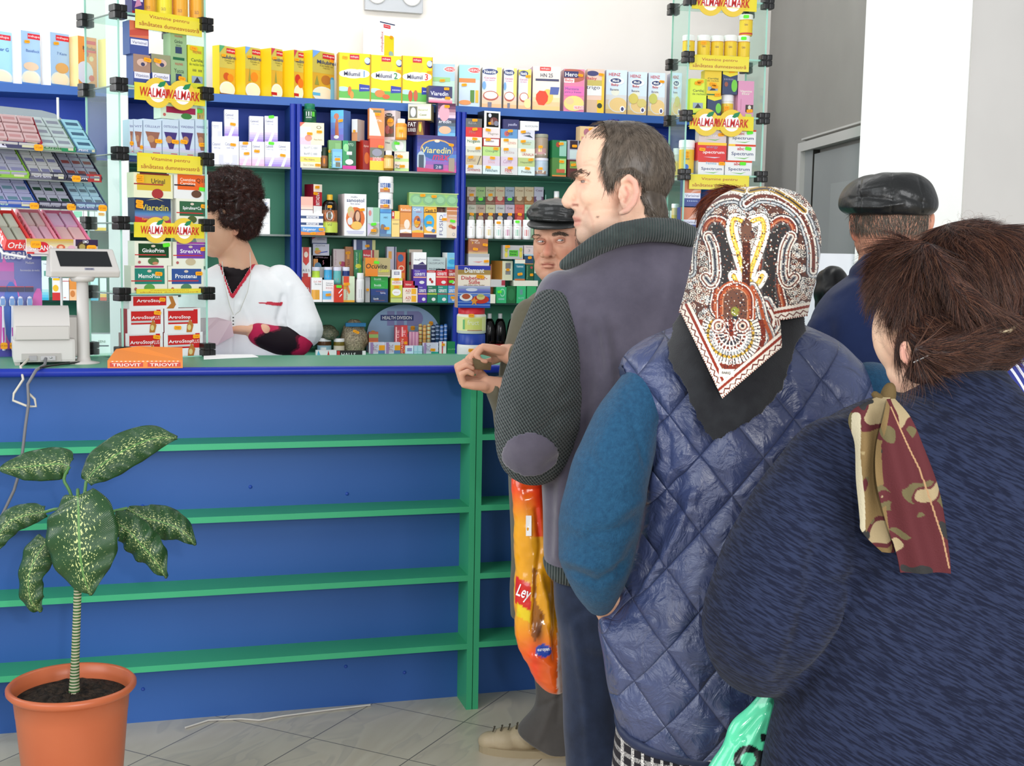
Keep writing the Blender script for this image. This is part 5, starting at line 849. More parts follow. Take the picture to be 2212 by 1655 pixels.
# leaflet tray
a_=PZ(232,797,CZ); b_=PZ(395,796,CZ); W=b_[0]-a_[0]; ang=math.atan2(b_[1]-a_[1],W)
mb=MB(); vs=[(0,0,0),(W,0,0),(W,0,.022),(0,0,.022),(0,.07,0),(W,.07,0),(W,.085,.052),(.02,.085,.048),(W*.4,.085,.056)]
org_='e8863a'
mb.add(vs,[[0,1,2,3],[3,2,6,8,7],[0,3,7,4],[1,5,6,2],[4,7,8,6,5],[0,4,5,1]],mat(org_,.5)); deco(mb,'r,.03,.2,.47,.75,c43|T,TRIOVIT,.25,.45,.4,fed,.38|r,.53,.2,.97,.75,c43|T,TRIOVIT,.75,.45,.4,fed,.38|t,................,.5,.9,.1,fed,.9',W,.022)
o=mb.build('leaflet_box',loc=(a_[0],a_[1]+.012,CZ),rz=ang); tag(o,'orange cardboard leaflet box reading TRIOVIT at the foot of the glass tower','leaflet box')
# papers
mb=MB(); P=[PZ(x,y,CZ+.001) for x,y in ((440,777),(558,772),(545,767),(440,767))]; mb.add(P+[p+np.array([0,0,.002]) for p in P],[[0,1,2,3],[7,6,5,4],[0,4,5,1],[1,5,6,2],[2,6,7,3],[3,7,4,0]],mat('fff',.7)); tag(mb.build('paper_sheet'),'white paper sheet lying on the green worktop by the pharmacist','paper')
# sweetener stack behind the counter
FD=Frame(0,4.2,0); FD.sh=[.985]
jar(FD,995,722,1056,805,'f2f0ec','24a','white plastic tub with a blue lid and dark label',capf=.28,neck=.93,lab='445',ops='T,BONUS,.5,.75,.25,c44,.25|r,.0,.92,1,1,786|s,.5,1.3',labv=(.02,.45),name='plastic_tub',cat='tub')
jar(FD,995,665,1057,722,'f4f0e4','d23','white plastic tub with a red lid and yellow label',capf=.25,neck=.88,lab='eea',ops='r,.3,.1,.8,.9,dd7|r,.27,.1,.33,.8,7b7|T,fruct,.55,.6,.35,eec,.3|r,.4,.02,.8,.06,a33|s,.5,1.1',labv=(.12,.65),name='plastic_tub',cat='tub')
bx(FD,989,574,1059,665,'edb','r,0,.9,1,1,23a|r,0,.8,1,.9,a84|T,Diamant,.5,.89,.12,fff,.6|r,0,.3,1,.8,fed|r,.0,.78,1,.8,ca7|T,Diabetiker-,.5,.71,.09,c23,.8|T,Süße,.5,.61,.09,c23,.35|t,zum Süßen ohne Zucker,.5,.54,.035,443,.65|g,0,.35,1,.52,46b,bbd|e,.42,.43,.18,.04,dde|r,0,0,1,.34,25b|r,0,.32,1,.335,9be|r,0,.28,1,.295,9be|r,0,.13,1,.145,9be|r,0,.06,1,.075,9be|e,.25,.25,.2,.09,eee|e,.25,.27,.13,.065,b53|e,.7,.2,.26,.1,c32|e,.7,.26,.13,.07,dc8|e,.7,.29,.1,.035,bb6|p,.5,.28,.53,.2,.62,.19,.55,.14,.58,.06,.5,.11,.42,.06,.45,.14,.38,.19,.47,.2,e93|s,.68,.74,.028','white and blue sweetener box with two cups standing on the red lidded tub',dep=.045,name='sweetener_box',side='c97')
# ---------- plant ----------
pc=PD(155,1478,3.02); RR=.150; zr=pc[2]
pot=empty('potted_plant',(pc[0],pc[1],0)); tag(pot,'speckled dumb cane plant in a terracotta plastic pot before the blue counter','potted plant')
ter=nmat('terracotta_plastic','b8603c','bd6641',6,.35,spec=.4)
mb=MB(); mb.lathe([(0,.0),(.098,0),(.102,.01),(.128,zr-.07),(.129,zr-.066),(.1335,zr-.02),(.142,zr-.016),(.149,zr-.008),(.149,zr),(.143,zr+.006),(.136,zr+.002),(.131,zr-.02),(.128,zr-.045)],ter,64); mb.build('pot',pot)
so=nmat('potting_soil','16110d','3a2d22',60,.9,1,90,bdist=.02)
vs=[];n=40
for i in range(12):
    for k in range(n): r=.1295*i/11; t=k*2*math.pi/n; vs.append((r*math.cos(t),r*math.sin(t),zr-.032+random.uniform(-.006,.006)*(i<11)+.012*math.cos(i/11*1.5)))
mb=MB(); mb.add(vs,[[i*n+k,i*n+(k+1)%n,(i+1)*n+(k+1)%n,(i+1)*n+k] for i in range(11) for k in range(n)],so,True); mb.build('soil',pot)
mb=MB(); mb.lathe([(0,0),(.135,0),(.15,.02),(.147,.022),(.12,.004),(0,.004)],mat('7c2a24',.4),40); mb.build('saucer',pot)
stm=nmat('ringed_stem','2f5a2c','b0ab90',7,.5,.2,60,kind='wave',stretch=(.3,.3,6),ramp=(.4,.6))
sb=PD(160,1498,3.02); st_=PD(168,1270,3.0); s2_=PD(175,1090,3.0)
def loc(p): return (p[0]-pc[0],p[1]-pc[1],p[2])
zs=sb[2]-.02
pts=[loc(sb)[:2]+(zs,)]+[tuple(np.array(loc(sb))*(1-t)+np.array(loc(st_))*t) for t in (.08,.3,.6,1)]+[loc(s2_)]
mb=MB(); mb.tube(pts,[.016,.012,.010,.0095,.009,.006],stm,14); mb.build('stem',pot)
lm=bpy.data.materials.new('speckled_leaf'); lm.use_nodes=True; nt=lm.node_tree; N=nt.nodes; L=nt.links; bs=N['Principled BSDF']; bs.inputs['Roughness'].default_value=.38; bs.inputs['Subsurface Weight'].default_value=.0
uv=N.new('ShaderNodeUVMap'); mp=N.new('ShaderNodeMapping'); mp.inputs['Scale'].default_value=(15,30,1); mp.inputs['Rotation'].default_value=(0,0,.35); L.new(uv.outputs[0],mp.inputs[0])
no=N.new('ShaderNodeTexNoise'); no.inputs['Scale'].default_value=1.15; no.inputs['Detail'].default_value=3; no.inputs['Roughness'].default_value=.6; L.new(mp.outputs[0],no.inputs['Vector'])
sx_=N.new('ShaderNodeSeparateXYZ'); L.new(uv.outputs[0],sx_.inputs[0])
ab=N.new('ShaderNodeMath'); ab.operation='ABSOLUTE'; L.new(sx_.outputs[0],ab.inputs[0])
ml=N.new('ShaderNodeMath'); ml.operation='MULTIPLY_ADD'; ml.inputs[1].default_value=-.16; L.new(ab.outputs[0],ml.inputs[0]); L.new(no.outputs[0],ml.inputs[2])
cr=N.new('ShaderNodeValToRGB'); cr.color_ramp.elements[0].position=.53; cr.color_ramp.elements[1].position=.56; cr.color_ramp.elements[0].color=(*hx('1e4620'),1); cr.color_ramp.elements[1].color=(*hx('ccd68f'),1); L.new(ml.outputs[0],cr.inputs[0])
mr=N.new('ShaderNodeMath'); mr.operation='LESS_THAN'; mr.inputs[1].default_value=.035; L.new(ab.outputs[0],mr.inputs[0])
mx=N.new('ShaderNodeMixRGB'); mx.inputs[2].default_value=(*hx('5d8a48'),1); L.new(mr.outputs[0],mx.inputs[0]); L.new(cr.outputs[0],mx.inputs[1]); L.new(mx.outputs[0],bs.inputs['Base Color'])
wv=N.new('ShaderNodeTexWave'); wv.inputs['Scale'].default_value=.9; wv.bands_direction='Y'; wv.inputs['Distortion'].default_value=1; L.new(mp.outputs[0],wv.inputs['Vector']); bp=N.new('ShaderNodeBump'); bp.inputs['Strength'].default_value=.25; bp.inputs['Distance'].default_value=.004; L.new(wv.outputs[0],bp.inputs['Height']); L.new(bp.outputs[0],bs.inputs['Normal'])
def spline(P,n):
    P=np.array(P,float); k=len(P); t=np.linspace(0,k-1,n); out=[]
    for x in t:
        i=min(int(x),k-2); f=x-i; p0=P[max(i-1,0)];p1=P[i];p2=P[i+1];p3=P[min(i+2,k-1)]
        out.append(.5*((2*p1)+(-p0+p2)*f+(2*p0-5*p1+4*p2-p3)*f*f+(-p0+3*p1-3*p2+p3)*f**3))
    return np.array(out)
def leaf(mid,wd,sag=.15,d0=3.0,heart=.0,wave=.006,side=None,pet=None,roll=0):
    """mid: (px,py,depth offset); wd: half widths in px along the blade"""
    n=34; m_=spline([PD(x,y,d0+dd) for x,y,dd in mid],n); w_=spline([[a] for a in wd],n)[:,0]*d0/FP; w_=np.maximum(w_,.0006)
    V=[];U=[];K=18
    for i in range(n):
        t=m_[min(i+1,n-1)]-m_[max(i-1,0)]; t/=np.linalg.norm(t); nr=cF-(cF@t)*t; nr/=np.linalg.norm(nr); s=np.cross(t,nr)
        a=roll; s=s*math.cos(a)+nr*math.sin(a); nr2=np.cross(s,t)
        for k in range(K+1):
            q=-1+2*k/K; hs=heart*abs(q)*max(0,1-i/(n*.25))*w_[i]*-1
            p=m_[i]+s*q*w_[i]+t*hs-nr2*(-sag*w_[i]*q*q)*1+nr2*wave*math.sin(i*.9+q*3)*abs(q)
            V.append(tuple(p-np.array([pc[0],pc[1],0]))); U.append((q,i/(n-1)))
    F=[[i*(K+1)+k,i*(K+1)+k+1,(i+1)*(K+1)+k+1,(i+1)*(K+1)+k] for i in range(n-1) for k in range(K)]
    me=bpy.data.meshes.new('leaf'); me.from_pydata(V,[],F); ul=me.uv_layers.new(name='UVMap')
    for p in me.polygons:
        p.use_smooth=True
        for li in p.loop_indices: ul.data[li].uv=U[me.loops[li].vertex_index]
    me.materials.append(lm); o=bpy.data.objects.new('leaf',me); COL.objects.link(o); o.parent=pot; s=o.modifiers.new('s','SOLIDIFY'); s.thickness=.0012
    if pet:
        mb=MB(); P=spline([PD(x,y,d0+dd) for x,y,dd in pet]+[PD(mid[0][0],mid[0][1],d0+mid[0][2])],10); mb.tube([tuple(p-np.array([pc[0],pc[1],0])) for p in P],.0038,mat('4d7a40',.4),8); mb.build('leaf_stalk',pot)
leaf([(168,1072,-.10),(170,1110,-.12),(172,1180,-.125),(180,1240,-.115),(196,1286,-.10)],[30,68,74,52,4],heart=.45,sag=.25,pet=[(172,1150,0),(170,1080,-.02),(168,1058,-.06)])
leaf([(186,1040,.02),(215,1008,.03),(270,972,.05),(330,948,.06),(383,946,.07)],[14,36,40,30,3],sag=.3,pet=[(175,1110,0),(182,1070,.01)])
leaf([(150,1008,.0),(130,1002,.0),(80,1006,.0),(40,1010,.0),(-4,1013,.0)],[18,34,34,26,3],sag=.4,pet=[(168,1110,0),(150,1060,0),(138,1035,0)])
leaf([(98,1106,.02),(60,1112,.02),(20,1128,.02),(-10,1168,.02),(-14,1205,.02)],[12,24,26,20,3],sag=.5,pet=[(168,1120,0),(130,1100,0)])
leaf([(104,1168,-.02),(80,1200,-.03),(62,1250,-.03),(68,1300,-.02),(88,1322,-.0)],[26,34,26,24,5],sag=.5,pet=[(168,1140,0),(130,1140,0)])
leaf([(240,1130,-.05),(270,1140,-.06),(300,1170,-.06),(330,1205,-.05),(359,1249,-.03)],[26,32,36,30,3],sag=.45,wave=.01,pet=[(176,1150,0),(205,1120,-.02)])
leaf([(275,1098,.03),(310,1118,.03),(350,1128,.03),(390,1145,.03),(422,1178,.04)],[6,30,36,26,3],sag=.5,wave=.012,roll=.2,pet=[(176,1130,0),(225,1110,.01)])
# ---------- organic modelling ----------
def proj(V):
    q=np.asarray(V)-C0; d=q@cF; return 1106+q@XA/d*FP, 827.5-q@YA/d*FP
UPZ=np.array([0,0,1.])
FH=np.array([math.sin(YAW),math.cos(YAW),0]); RH=np.array([math.cos(YAW),-math.sin(YAW),0])
class Body:
    def __init__(s,d0): s.d=d0; s.s=d0/FP; s.bm=bmesh.new()
    def Q(s,x,y,dd=0): return PD(x,y,s.d+dd)
    def ball(s,c,ax,seg=20):
        """c centre, ax 3 axis vectors (metres)"""
        r=bmesh.ops.create_uvsphere(s.bm,u_segments=seg,v_segments=seg*3//4,radius=1)
        A=np.array(ax)
        for v in r['verts']: v.co=Vector(np.array(c)+np.array(v.co)@A)
        return s
    def E(s,x,y,dd,rx,ry,rd,rot=0):
        a=math.radians(rot); k=s.s; r=RH*math.cos(a)-UPZ*math.sin(a); u=RH*math.sin(a)+UPZ*math.cos(a)
        return s.ball(s.Q(x,y,dd),[r*rx*k,FH*rd*k,u*ry*k],24)
    def ch3(s,P,R,seg=14):
        P=[np.array(p,float) for p in P]
        for i,p in enumerate(P): s.ball(p,[RH*R[i],FH*R[i],UPZ*R[i]],seg)
        for i in range(len(P)-1):
            a,b=P[i],P[i+1]; t=b-a; L=np.linalg.norm(t)
            if L<1e-6: continue
            t/=L; u=np.cross(t,[.3,.5,.8]); u/=np.linalg.norm(u); v=np.cross(t,u); r0,r1=R[i],R[i+1]
            sa=max(-.95,min(.95,(r0-r1)/L)); ca=math.sqrt(1-sa*sa); n=seg*2
            vs=[]
            for c,r in ((a+t*r0*sa,r0*ca),(b+t*r1*sa,r1*ca)):
                vs.append([s.bm.verts.new(Vector(c+(u*math.cos(k*2*math.pi/n)+v*math.sin(k*2*math.pi/n))*r)) for k in range(n)])
            for k in range(n): s.bm.faces.new([vs[0][k],vs[0][(k+1)%n],vs[1][(k+1)%n],vs[1][k]])
            s.bm.faces.new(vs[0][::-1]); s.bm.faces.new(vs[1])
        return s
    def C(s,*pts): return s.ch3([s.Q(p[0],p[1],p[2]) for p in pts],[p[3]*s.s for p in pts])
    def L(s,rows,n=40,sq=2.3,tilt=0):
        """closed loft; row=(y,xl,xr,dd centre,half depth px)"""
        rows=spline(rows,max(len(rows)*5,6)); rings=[]
        for y,xl,xr,dd,hd in rows:
            c=s.Q((xl+xr)/2,y,dd); a=(xr-xl)/2*s.s*(1+dd/s.d); b=hd*s.s; ring=[]
            for k in range(n):
                t=2*math.pi*k/n; ct,st=math.cos(t),math.sin(t); e=2/sq
                px=a*abs(ct)**e*(1 if ct>=0 else -1); py=b*abs(st)**e*(1 if st>=0 else -1)
                ring.append(s.bm.verts.new(Vector(c+RH*px+FH*py+UPZ*tilt*py)))
            rings.append(ring)
        for i in range(len(rings)-1):
            for k in range(n): s.bm.faces.new([rings[i][k],rings[i][(k+1)%n],rings[i+1][(k+1)%n],rings[i+1][k]])
        s.bm.faces.new(rings[0][::-1]); s.bm.faces.new(rings[-1]); return s
    def hand(s,wrist,fdir,nrm,side=1,curl=(.5,.55,.6,.65),sc=1.,thumb=.6,spread=.08,tilt=0):
        """wrist point, finger direction, palm normal (towards which fingers curl)"""
        w=np.array(wrist,float); f=np.array(fdir,float); f/=np.linalg.norm(f); n=np.array(nrm,float); n-=f*(n@f); n/=np.linalg.norm(n); a=np.cross(f,n)*side
        pl=.088*sc
        s.ch3([w-f*.03*sc,w+f*.01],[.027*sc,.026*sc]); 
        for k in range(4):
            o=a*(k-1.5)*.0195*sc
            s.ch3([w+f*.012+o*.6,w+f*pl*.55+o*.9,w+f*(pl-.006*abs(k-1.2))+o],[.0145*sc,.0135*sc,.0105*sc],10)
        Ls=[(.040,.025,.019),(.044,.028,.020),(.041,.026,.019),(.032,.020,.017)]
        for k in range(4):
            o=a*(k-1.5)*.0195*sc; p=w+f*(pl-.006*abs(k-1.2))+o; ang=0; pts=[p]; fd=f+a*(k-1.5)*spread; fd/=np.linalg.norm(fd)
            for j,l in enumerate(Ls[k]):
                ang+=curl[k]*(1.,1.15,.8)[j]; d=fd*math.cos(ang)+n*math.sin(ang); p=p+d*l*sc; pts.append(p)
            s.ch3(pts,[.0098*sc,.0089*sc,.0082*sc,.0070*sc],10)
        b=w+f*.022*sc-a*.024*sc+n*.008; p1=b+(-a*.75+f*.55+n*.45*thumb)*.033*sc; p2=p1+(-a*.25+f*.85+n*.5*thumb)*.03*sc; p3=p2+(a*.1+f*.9+n*.5*thumb)*.022*sc
        s.ch3([w+f*.01-a*.01,b,p1,p2,p3],[.017*sc,.016*sc,.0118*sc,.0102*sc,.0080*sc],10); return s
    def mesh(s,vox=.005,smooth=4,disp=None):
        me=bpy.data.meshes.new('tmp'); s.bm.to_mesh(me); s.bm.free(); s.bm=None
        o=bpy.data.objects.new('tmp',me); COL.objects.link(o)
        m=o.modifiers.new('r','REMESH'); m.mode='VOXEL'; m.voxel_size=vox; m.use_smooth_shade=True
        if smooth: m=o.modifiers.new('s','SMOOTH'); m.factor=.5; m.iterations=smooth
        bpy.context.view_layer.update()
        r=bpy.data.meshes.new_from_object(o.evaluated_get(bpy.context.evaluated_depsgraph_get()))
        bpy.data.objects.remove(o); bpy.data.meshes.remove(me); return r
def getV(me): a=np.empty(len(me.vertices)*3,'f'); me.vertices.foreach_get('co',a); return a.reshape(-1,3).astype(float)
def getN(me): a=np.empty(len(me.vertices)*3,'f'); me.vertices.foreach_get('normal',a); return a.reshape(-1,3).astype(float)
def setV(me,V): me.vertices.foreach_set('co',V.astype('f').ravel()); me.update()
def segdist(x,y,P):
    d=np.full(len(x),1e9)
    for (x0,y0),(x1,y1) in zip(P[:-1],P[1:]):
        L=(x1-x0)**2+(y1-y0)**2; t=np.clip(((x-x0)*(x1-x0)+(y-y0)*(y1-y0))/max(L,1e-9),0,1); d=np.minimum(d,np.hypot(x-x0-t*(x1-x0),y-y0-t*(y1-y0)))
    return d
def inpoly(x,y,P):
    r=np.zeros(len(x),bool); n=len(P)
    for i in range(n):
        x0,y0=P[i]; x1,y1=P[(i+1)%n]; c=((y0>y)!=(y1>y))
        with np.errstate(divide='ignore',invalid='ignore'): r^=c&(x<(x1-x0)*(y-y0)/(y1-y0+1e-12)+x0)
    return r
def wob(V,f,seed=0):
    r=np.random.default_rng(seed); o=np.zeros(len(V))
    for i in range(7):
        k=r.normal(size=3)*f; o+=np.sin(V@k+r.uniform(0,6.28))
    return o/7**.5
def folds(me,body,ops,noise=None):
    """ops: (polyline px, radius px, amount px[, front 1/0]) push along normal"""
    V=getV(me);N=getN(me); x,y=proj(V); fr=np.clip(-(N@cF)*1.5+.3,0,1); D=np.zeros(len(V))
    for op in ops:
        d=segdist(x,y,op[0]); D+=op[2]*body.s*np.exp(-(d/op[1])**2)*fr
    if noise:
        for f,a,sd in noise: D+=a*body.s*wob(V,f,sd)
    setV(me,V+N*D[:,None])
def setcol(me,C,name='Col'):
    a=me.color_attributes.get(name) or me.color_attributes.new(name,'FLOAT_COLOR','POINT')
    a.data.foreach_set('color',np.c_[C,np.ones(len(C))].astype('f').ravel())
def rest(me,body):
    V=getV(me)-body.Q(1500,800); R=np.c_[V@RH,V@FH,V@UPZ]; a=me.attributes.new('rest','FLOAT_VECTOR','POINT'); a.data.foreach_set('vector',R.astype('f').ravel())
def paint(me,base,ops):
    """ops: ('l',polyline,radius,colour,strength) | ('f',poly,colour,strength)"""
    V=getV(me); x,y=proj(V); N=getN(me); fr=(N@cF)<.35; C=np.tile(hx(base),(len(V),1)).astype(float)
    for op in ops:
        if op[0]=='l': w=op[4]*np.exp(-(segdist(x,y,op[1])/op[2])**2)*fr; c=op[3]
        else: w=op[3]*inpoly(x,y,op[1])*fr; c=op[2]
        C=C*(1-w[:,None])+np.array(hx(c))*w[:,None]
    return C
def link(me,name,parent=None,m=None,sm=0):
    o=bpy.data.objects.new(name,me); COL.objects.link(o)
    if m:
        me.materials.clear(); me.materials.append(m)
    if parent: o.parent=parent; o.matrix_parent_inverse=parent.matrix_world.inverted()
    if sm: q=o.modifiers.new('m','SMOOTH'); q.factor=.5; q.iterations=sm
    return o
def submesh(me,keep,off,name,edge=None):
    """faces whose vertices all satisfy keep, pushed off along normals and closed to a shell"""
    V=getV(me);N=getN(me); n=len(me.polygons); idx=[p for p in me.polygons if all(keep[i] for i in p.vertices)]
    used=sorted({i for p in idx for i in p.vertices}); mp={v:i for i,v in enumerate(used)}; used=np.array(used,int)
    o_=off[used] if isinstance(off,np.ndarray) else off
    P=V[used]+N[used]*(o_[:,None] if isinstance(o_,np.ndarray) else o_)
    m2=bpy.data.meshes.new(name); m2.from_pydata(P.tolist(),[],[[mp[i] for i in p.vertices] for p in idx]); 
    m2.polygons.foreach_set('use_smooth',[True]*len(m2.polygons)); m2.update(); return m2,used
def vcmat(name,rough=.6,bump=0,scale=200,spec=.3,sheen=0,sss=0):
    M=bpy.data.materials.new(name); M.use_nodes=True; nt=M.node_tree; N=nt.nodes; b=N['Principled BSDF']; a=N.new('ShaderNodeAttribute'); a.attribute_name='Col'
    nt.links.new(a.outputs['Color'],b.inputs['Base Color']); b.inputs['Roughness'].default_value=rough; b.inputs['Specular IOR Level'].default_value=spec
    if sheen: b.inputs['Sheen Weight'].default_value=sheen
    if sss: b.inputs['Subsurface Weight'].default_value=sss; b.inputs['Subsurface Radius'].default_value=(.012,.004,.002); b.inputs['Subsurface Scale'].default_value=1
    if bump:
        tc=N.new('ShaderNodeTexCoord'); t=N.new('ShaderNodeTexNoise'); t.inputs['Scale'].default_value=scale; t.inputs['Detail'].default_value=4; nt.links.new(tc.outputs['Object'],t.inputs['Vector'])
        bp=N.new('ShaderNodeBump'); bp.inputs['Strength'].default_value=bump; bp.inputs['Distance'].default_value=.002; nt.links.new(t.outputs[0],bp.inputs['Height']); nt.links.new(bp.outputs[0],b.inputs['Normal'])
    return M
def cloth(name,c1,c2,kind='noise',sc=60,rough=.8,bump=.5,bd=.003,rot=0,mul=(1,1,1),sheen=.2,spec=.2,nsc=6,extra=0,sc2=None):
    """fabric in the garment's own rest coordinates"""
    M=bpy.data.materials.new(name); M.use_nodes=True; nt=M.node_tree; N=nt.nodes; L=nt.links; b=N['Principled BSDF']
    b.inputs['Roughness'].default_value=rough; b.inputs['Specular IOR Level'].default_value=spec; b.inputs['Sheen Weight'].default_value=sheen
    a=N.new('ShaderNodeAttribute'); a.attribute_name='rest'; mp=N.new('ShaderNodeMapping'); mp.inputs['Rotation'].default_value=(0,rot,0); L.new(a.outputs['Vector'],mp.inputs[0])
    mp2=N.new('ShaderNodeMapping'); mp2.inputs['Scale'].default_value=mul; L.new(mp.outputs[0],mp2.inputs[0])
    n=N.new('ShaderNodeTexNoise'); n.inputs['Scale'].default_value=nsc; n.inputs['Detail'].default_value=6; n.inputs['Roughness'].default_value=.65; L.new(a.outputs['Vector'],n.inputs['Vector'])
    def M2(op,x,y=None,v=None):
        m=N.new('ShaderNodeMath'); m.operation=op; L.new(x,m.inputs[0])
        if y is not None: L.new(y,m.inputs[1])
        elif v is not None: m.inputs[1].default_value=v
        return m.outputs[0]
    sp=N.new('ShaderNodeSeparateXYZ'); L.new(mp2.outputs[0],sp.inputs[0]); X,Y,Z=sp.outputs
    if kind=='rib': h=M2('ABSOLUTE',M2('SINE',M2('MULTIPLY',X,v=sc)))
    elif kind=='knit':
        r=M2('SINE',M2('MULTIPLY',X,v=sc)); q=M2('SINE',M2('MULTIPLY',Z,v=sc2 or sc)); h=M2('ADD',r,M2('MULTIPLY',q,v=.6))
    elif kind=='quilt':
        wz=N.new('ShaderNodeTexNoise'); wz.inputs['Scale'].default_value=4; L.new(a.outputs['Vector'],wz.inputs['Vector']); wv=M2('MULTIPLY',wz.outputs[0],v=.35)
        u=M2('ABSOLUTE',M2('SINE',M2('MULTIPLY',M2('ADD',M2('ADD',X,Z),M2('MULTIPLY',wv,v=.03)),v=sc))); v=M2('ABSOLUTE',M2('SINE',M2('MULTIPLY',M2('SUBTRACT',X,Z),v=sc)))
        h=M2('POWER',M2('MINIMUM',u,v),v=.45)
    elif kind=='twill':
        t=N.new('ShaderNodeTexNoise'); t.inputs['Scale'].default_value=1; t.inputs['Detail'].default_value=3; m3=N.new('ShaderNodeMapping'); m3.inputs['Scale'].default_value=(sc*.25,sc*.25,sc*2.2); L.new(mp2.outputs[0],m3.inputs[0]); L.new(m3.outputs[0],t.inputs['Vector']); h=t.outputs[0]
    else:
        t=N.new('ShaderNodeTexNoise'); t.inputs['Scale'].default_value=sc; t.inputs['Detail'].default_value=5; L.new(mp2.outputs[0],t.inputs['Vector']); h=t.outputs[0]
    r=N.new('ShaderNodeValToRGB'); r.color_ramp.elements[0].position=.3; r.color_ramp.elements[1].position=.7; r.color_ramp.elements[0].color=(*hx(c1),1); r.color_ramp.elements[1].color=(*hx(c2),1)
    if kind in('knit','twill'): 
        f=N.new('ShaderNodeMapRange'); f.inputs[1].default_value=-1.2 if kind=='knit' else .3; f.inputs[2].default_value=1.4 if kind=='knit' else .7; L.new(h,f.inputs[0]); L.new(f.outputs[0],r.inputs[0])
    else: L.new(n.outputs[0],r.inputs[0])
    L.new(r.outputs[0],b.inputs['Base Color'])
    if extra:
        n2=N.new('ShaderNodeTexNoise'); n2.inputs['Scale'].default_value=extra; n2.inputs['Detail'].default_value=8; n2.inputs['Distortion'].default_value=.8; L.new(a.outputs['Vector'],n2.inputs['Vector']); h=M2('ADD',h,M2('MULTIPLY',n2.outputs[0],v=1.3))
    bp=N.new('ShaderNodeBump'); bp.inputs['Strength'].default_value=bump; bp.inputs['Distance'].default_value=bd; L.new(h,bp.inputs['Height']); L.new(bp.outputs[0],b.inputs['Normal'])
    return M
def strands(me,keep,n,flow,length,name,parent,cols,rad=.0006,segs=6,jit=.25,curl=0,lift=.25,seed=1,grav=0,off=.0):
    """hair: thin three sided strands rooted on the faces that satisfy keep"""
    r=np.random.default_rng(seed); V=getV(me);N=getN(me); tri=[p.vertices[:] for p in me.polygons if all(keep[i] for i in p.vertices)]
    if not tri: return
    T=np.array([t[:3] for t in tri]); ar=np.linalg.norm(np.cross(V[T[:,1]]-V[T[:,0]],V[T[:,2]]-V[T[:,0]]),axis=1); ix=r.choice(len(T),n,p=ar/ar.sum()); t=T[ix]
    a=r.random(n);b=r.random(n); sw=a+b>1; a[sw]=1-a[sw]; b[sw]=1-b[sw]
    P=V[t[:,0]]*(1-a-b)[:,None]+V[t[:,1]]*a[:,None]+V[t[:,2]]*b[:,None]; Nn=N[t[:,0]]; P=P+Nn*off
    x,y=proj(P); D=flow(P,x,y,Nn,r); D=D-Nn*(D*Nn).sum(1)[:,None]; D/=np.linalg.norm(D,axis=1)[:,None]+1e-9
    D=D+r.normal(size=D.shape)*jit; D-=Nn*(D*Nn).sum(1)[:,None]*.8; D/=np.linalg.norm(D,axis=1)[:,None]
    L=length*r.uniform(.6,1.15,n); S_=np.cross(D,Nn); ph=r.uniform(0,6.28,n); pts=[]
    from mathutils.kdtree import KDTree
    for k in range(segs+1):
        f=k/segs; q=P+D*(L*f)[:,None]+Nn*(lift*L*(f-f*f*1.0))[:,None]
        if curl<0: q=q+S_*(np.sin(wob(P,22,77)*2.2+f*5)-np.sin(wob(P,22,77)*2.2))[:,None]*-curl*f**.5
        elif curl: q=q+(S_*np.sin(ph+f*9)[:,None]+Nn*np.cos(ph+f*9)[:,None])*curl*f**.5
        q=q-UPZ*grav*f*f; pts.append(q)
    pts=np.array(pts) # segs+1,n,3
    vs=np.empty((segs+1,3,n,3))
    for j in range(3):
        t_=2*math.pi*j/3
        for k in range(segs+1): rr=rad*(1-.75*k/segs); vs[k,j]=pts[k]+(S_*math.cos(t_)+Nn*math.sin(t_))*rr
    vv=vs.transpose(2,0,1,3).reshape(-1,3); st=(segs+1)*3; F=[]
    base=np.array([[k*3+j,k*3+(j+1)%3,(k+1)*3+(j+1)%3,(k+1)*3+j] for k in range(segs) for j in range(3)])
    F=(base[None]+(np.arange(n)*st)[:,None,None]).reshape(-1,4)
    m=bpy.data.meshes.new(name); m.vertices.add(len(vv)); m.vertices.foreach_set('co',vv.astype('f').ravel()); m.loops.add(F.size); m.loops.foreach_set('vertex_index',F.ravel().astype('i')); m.polygons.add(len(F)); m.polygons.foreach_set('loop_start',np.arange(0,F.size,4,dtype='i')); m.polygons.foreach_set('loop_total',np.full(len(F),4,'i')); m.polygons.foreach_set('use_smooth',np.ones(len(F),bool)); m.update(calc_edges=True)
    cc=np.array([hx(c) for c in cols])[r.integers(0,len(cols),n)]; setcol(m,np.repeat(cc,st,axis=0)); 
    o=link(m,name,parent,hairm); return o
hairm=vcmat('hair_strands',.4,spec=.35)
skinm=vcmat('skin',.5,.25,350,.35,sss=.06); softm=vcmat('painted_cloth',.75,.15,400,.2)
def keyflow(keys):
    K=np.array([[k[0],k[1]] for k in keys],float); D=np.array([[k[2],k[3]] for k in keys],float); D/=np.linalg.norm(D,axis=1)[:,None]
    def f(P,x,y,N,r):
        w=1/((x[:,None]-K[:,0])**2+(y[:,None]-K[:,1])**2+60)**1.6; d=w@D/w.sum(1)[:,None]; return d[:,:1]*XA-d[:,1:]*YA
    return f
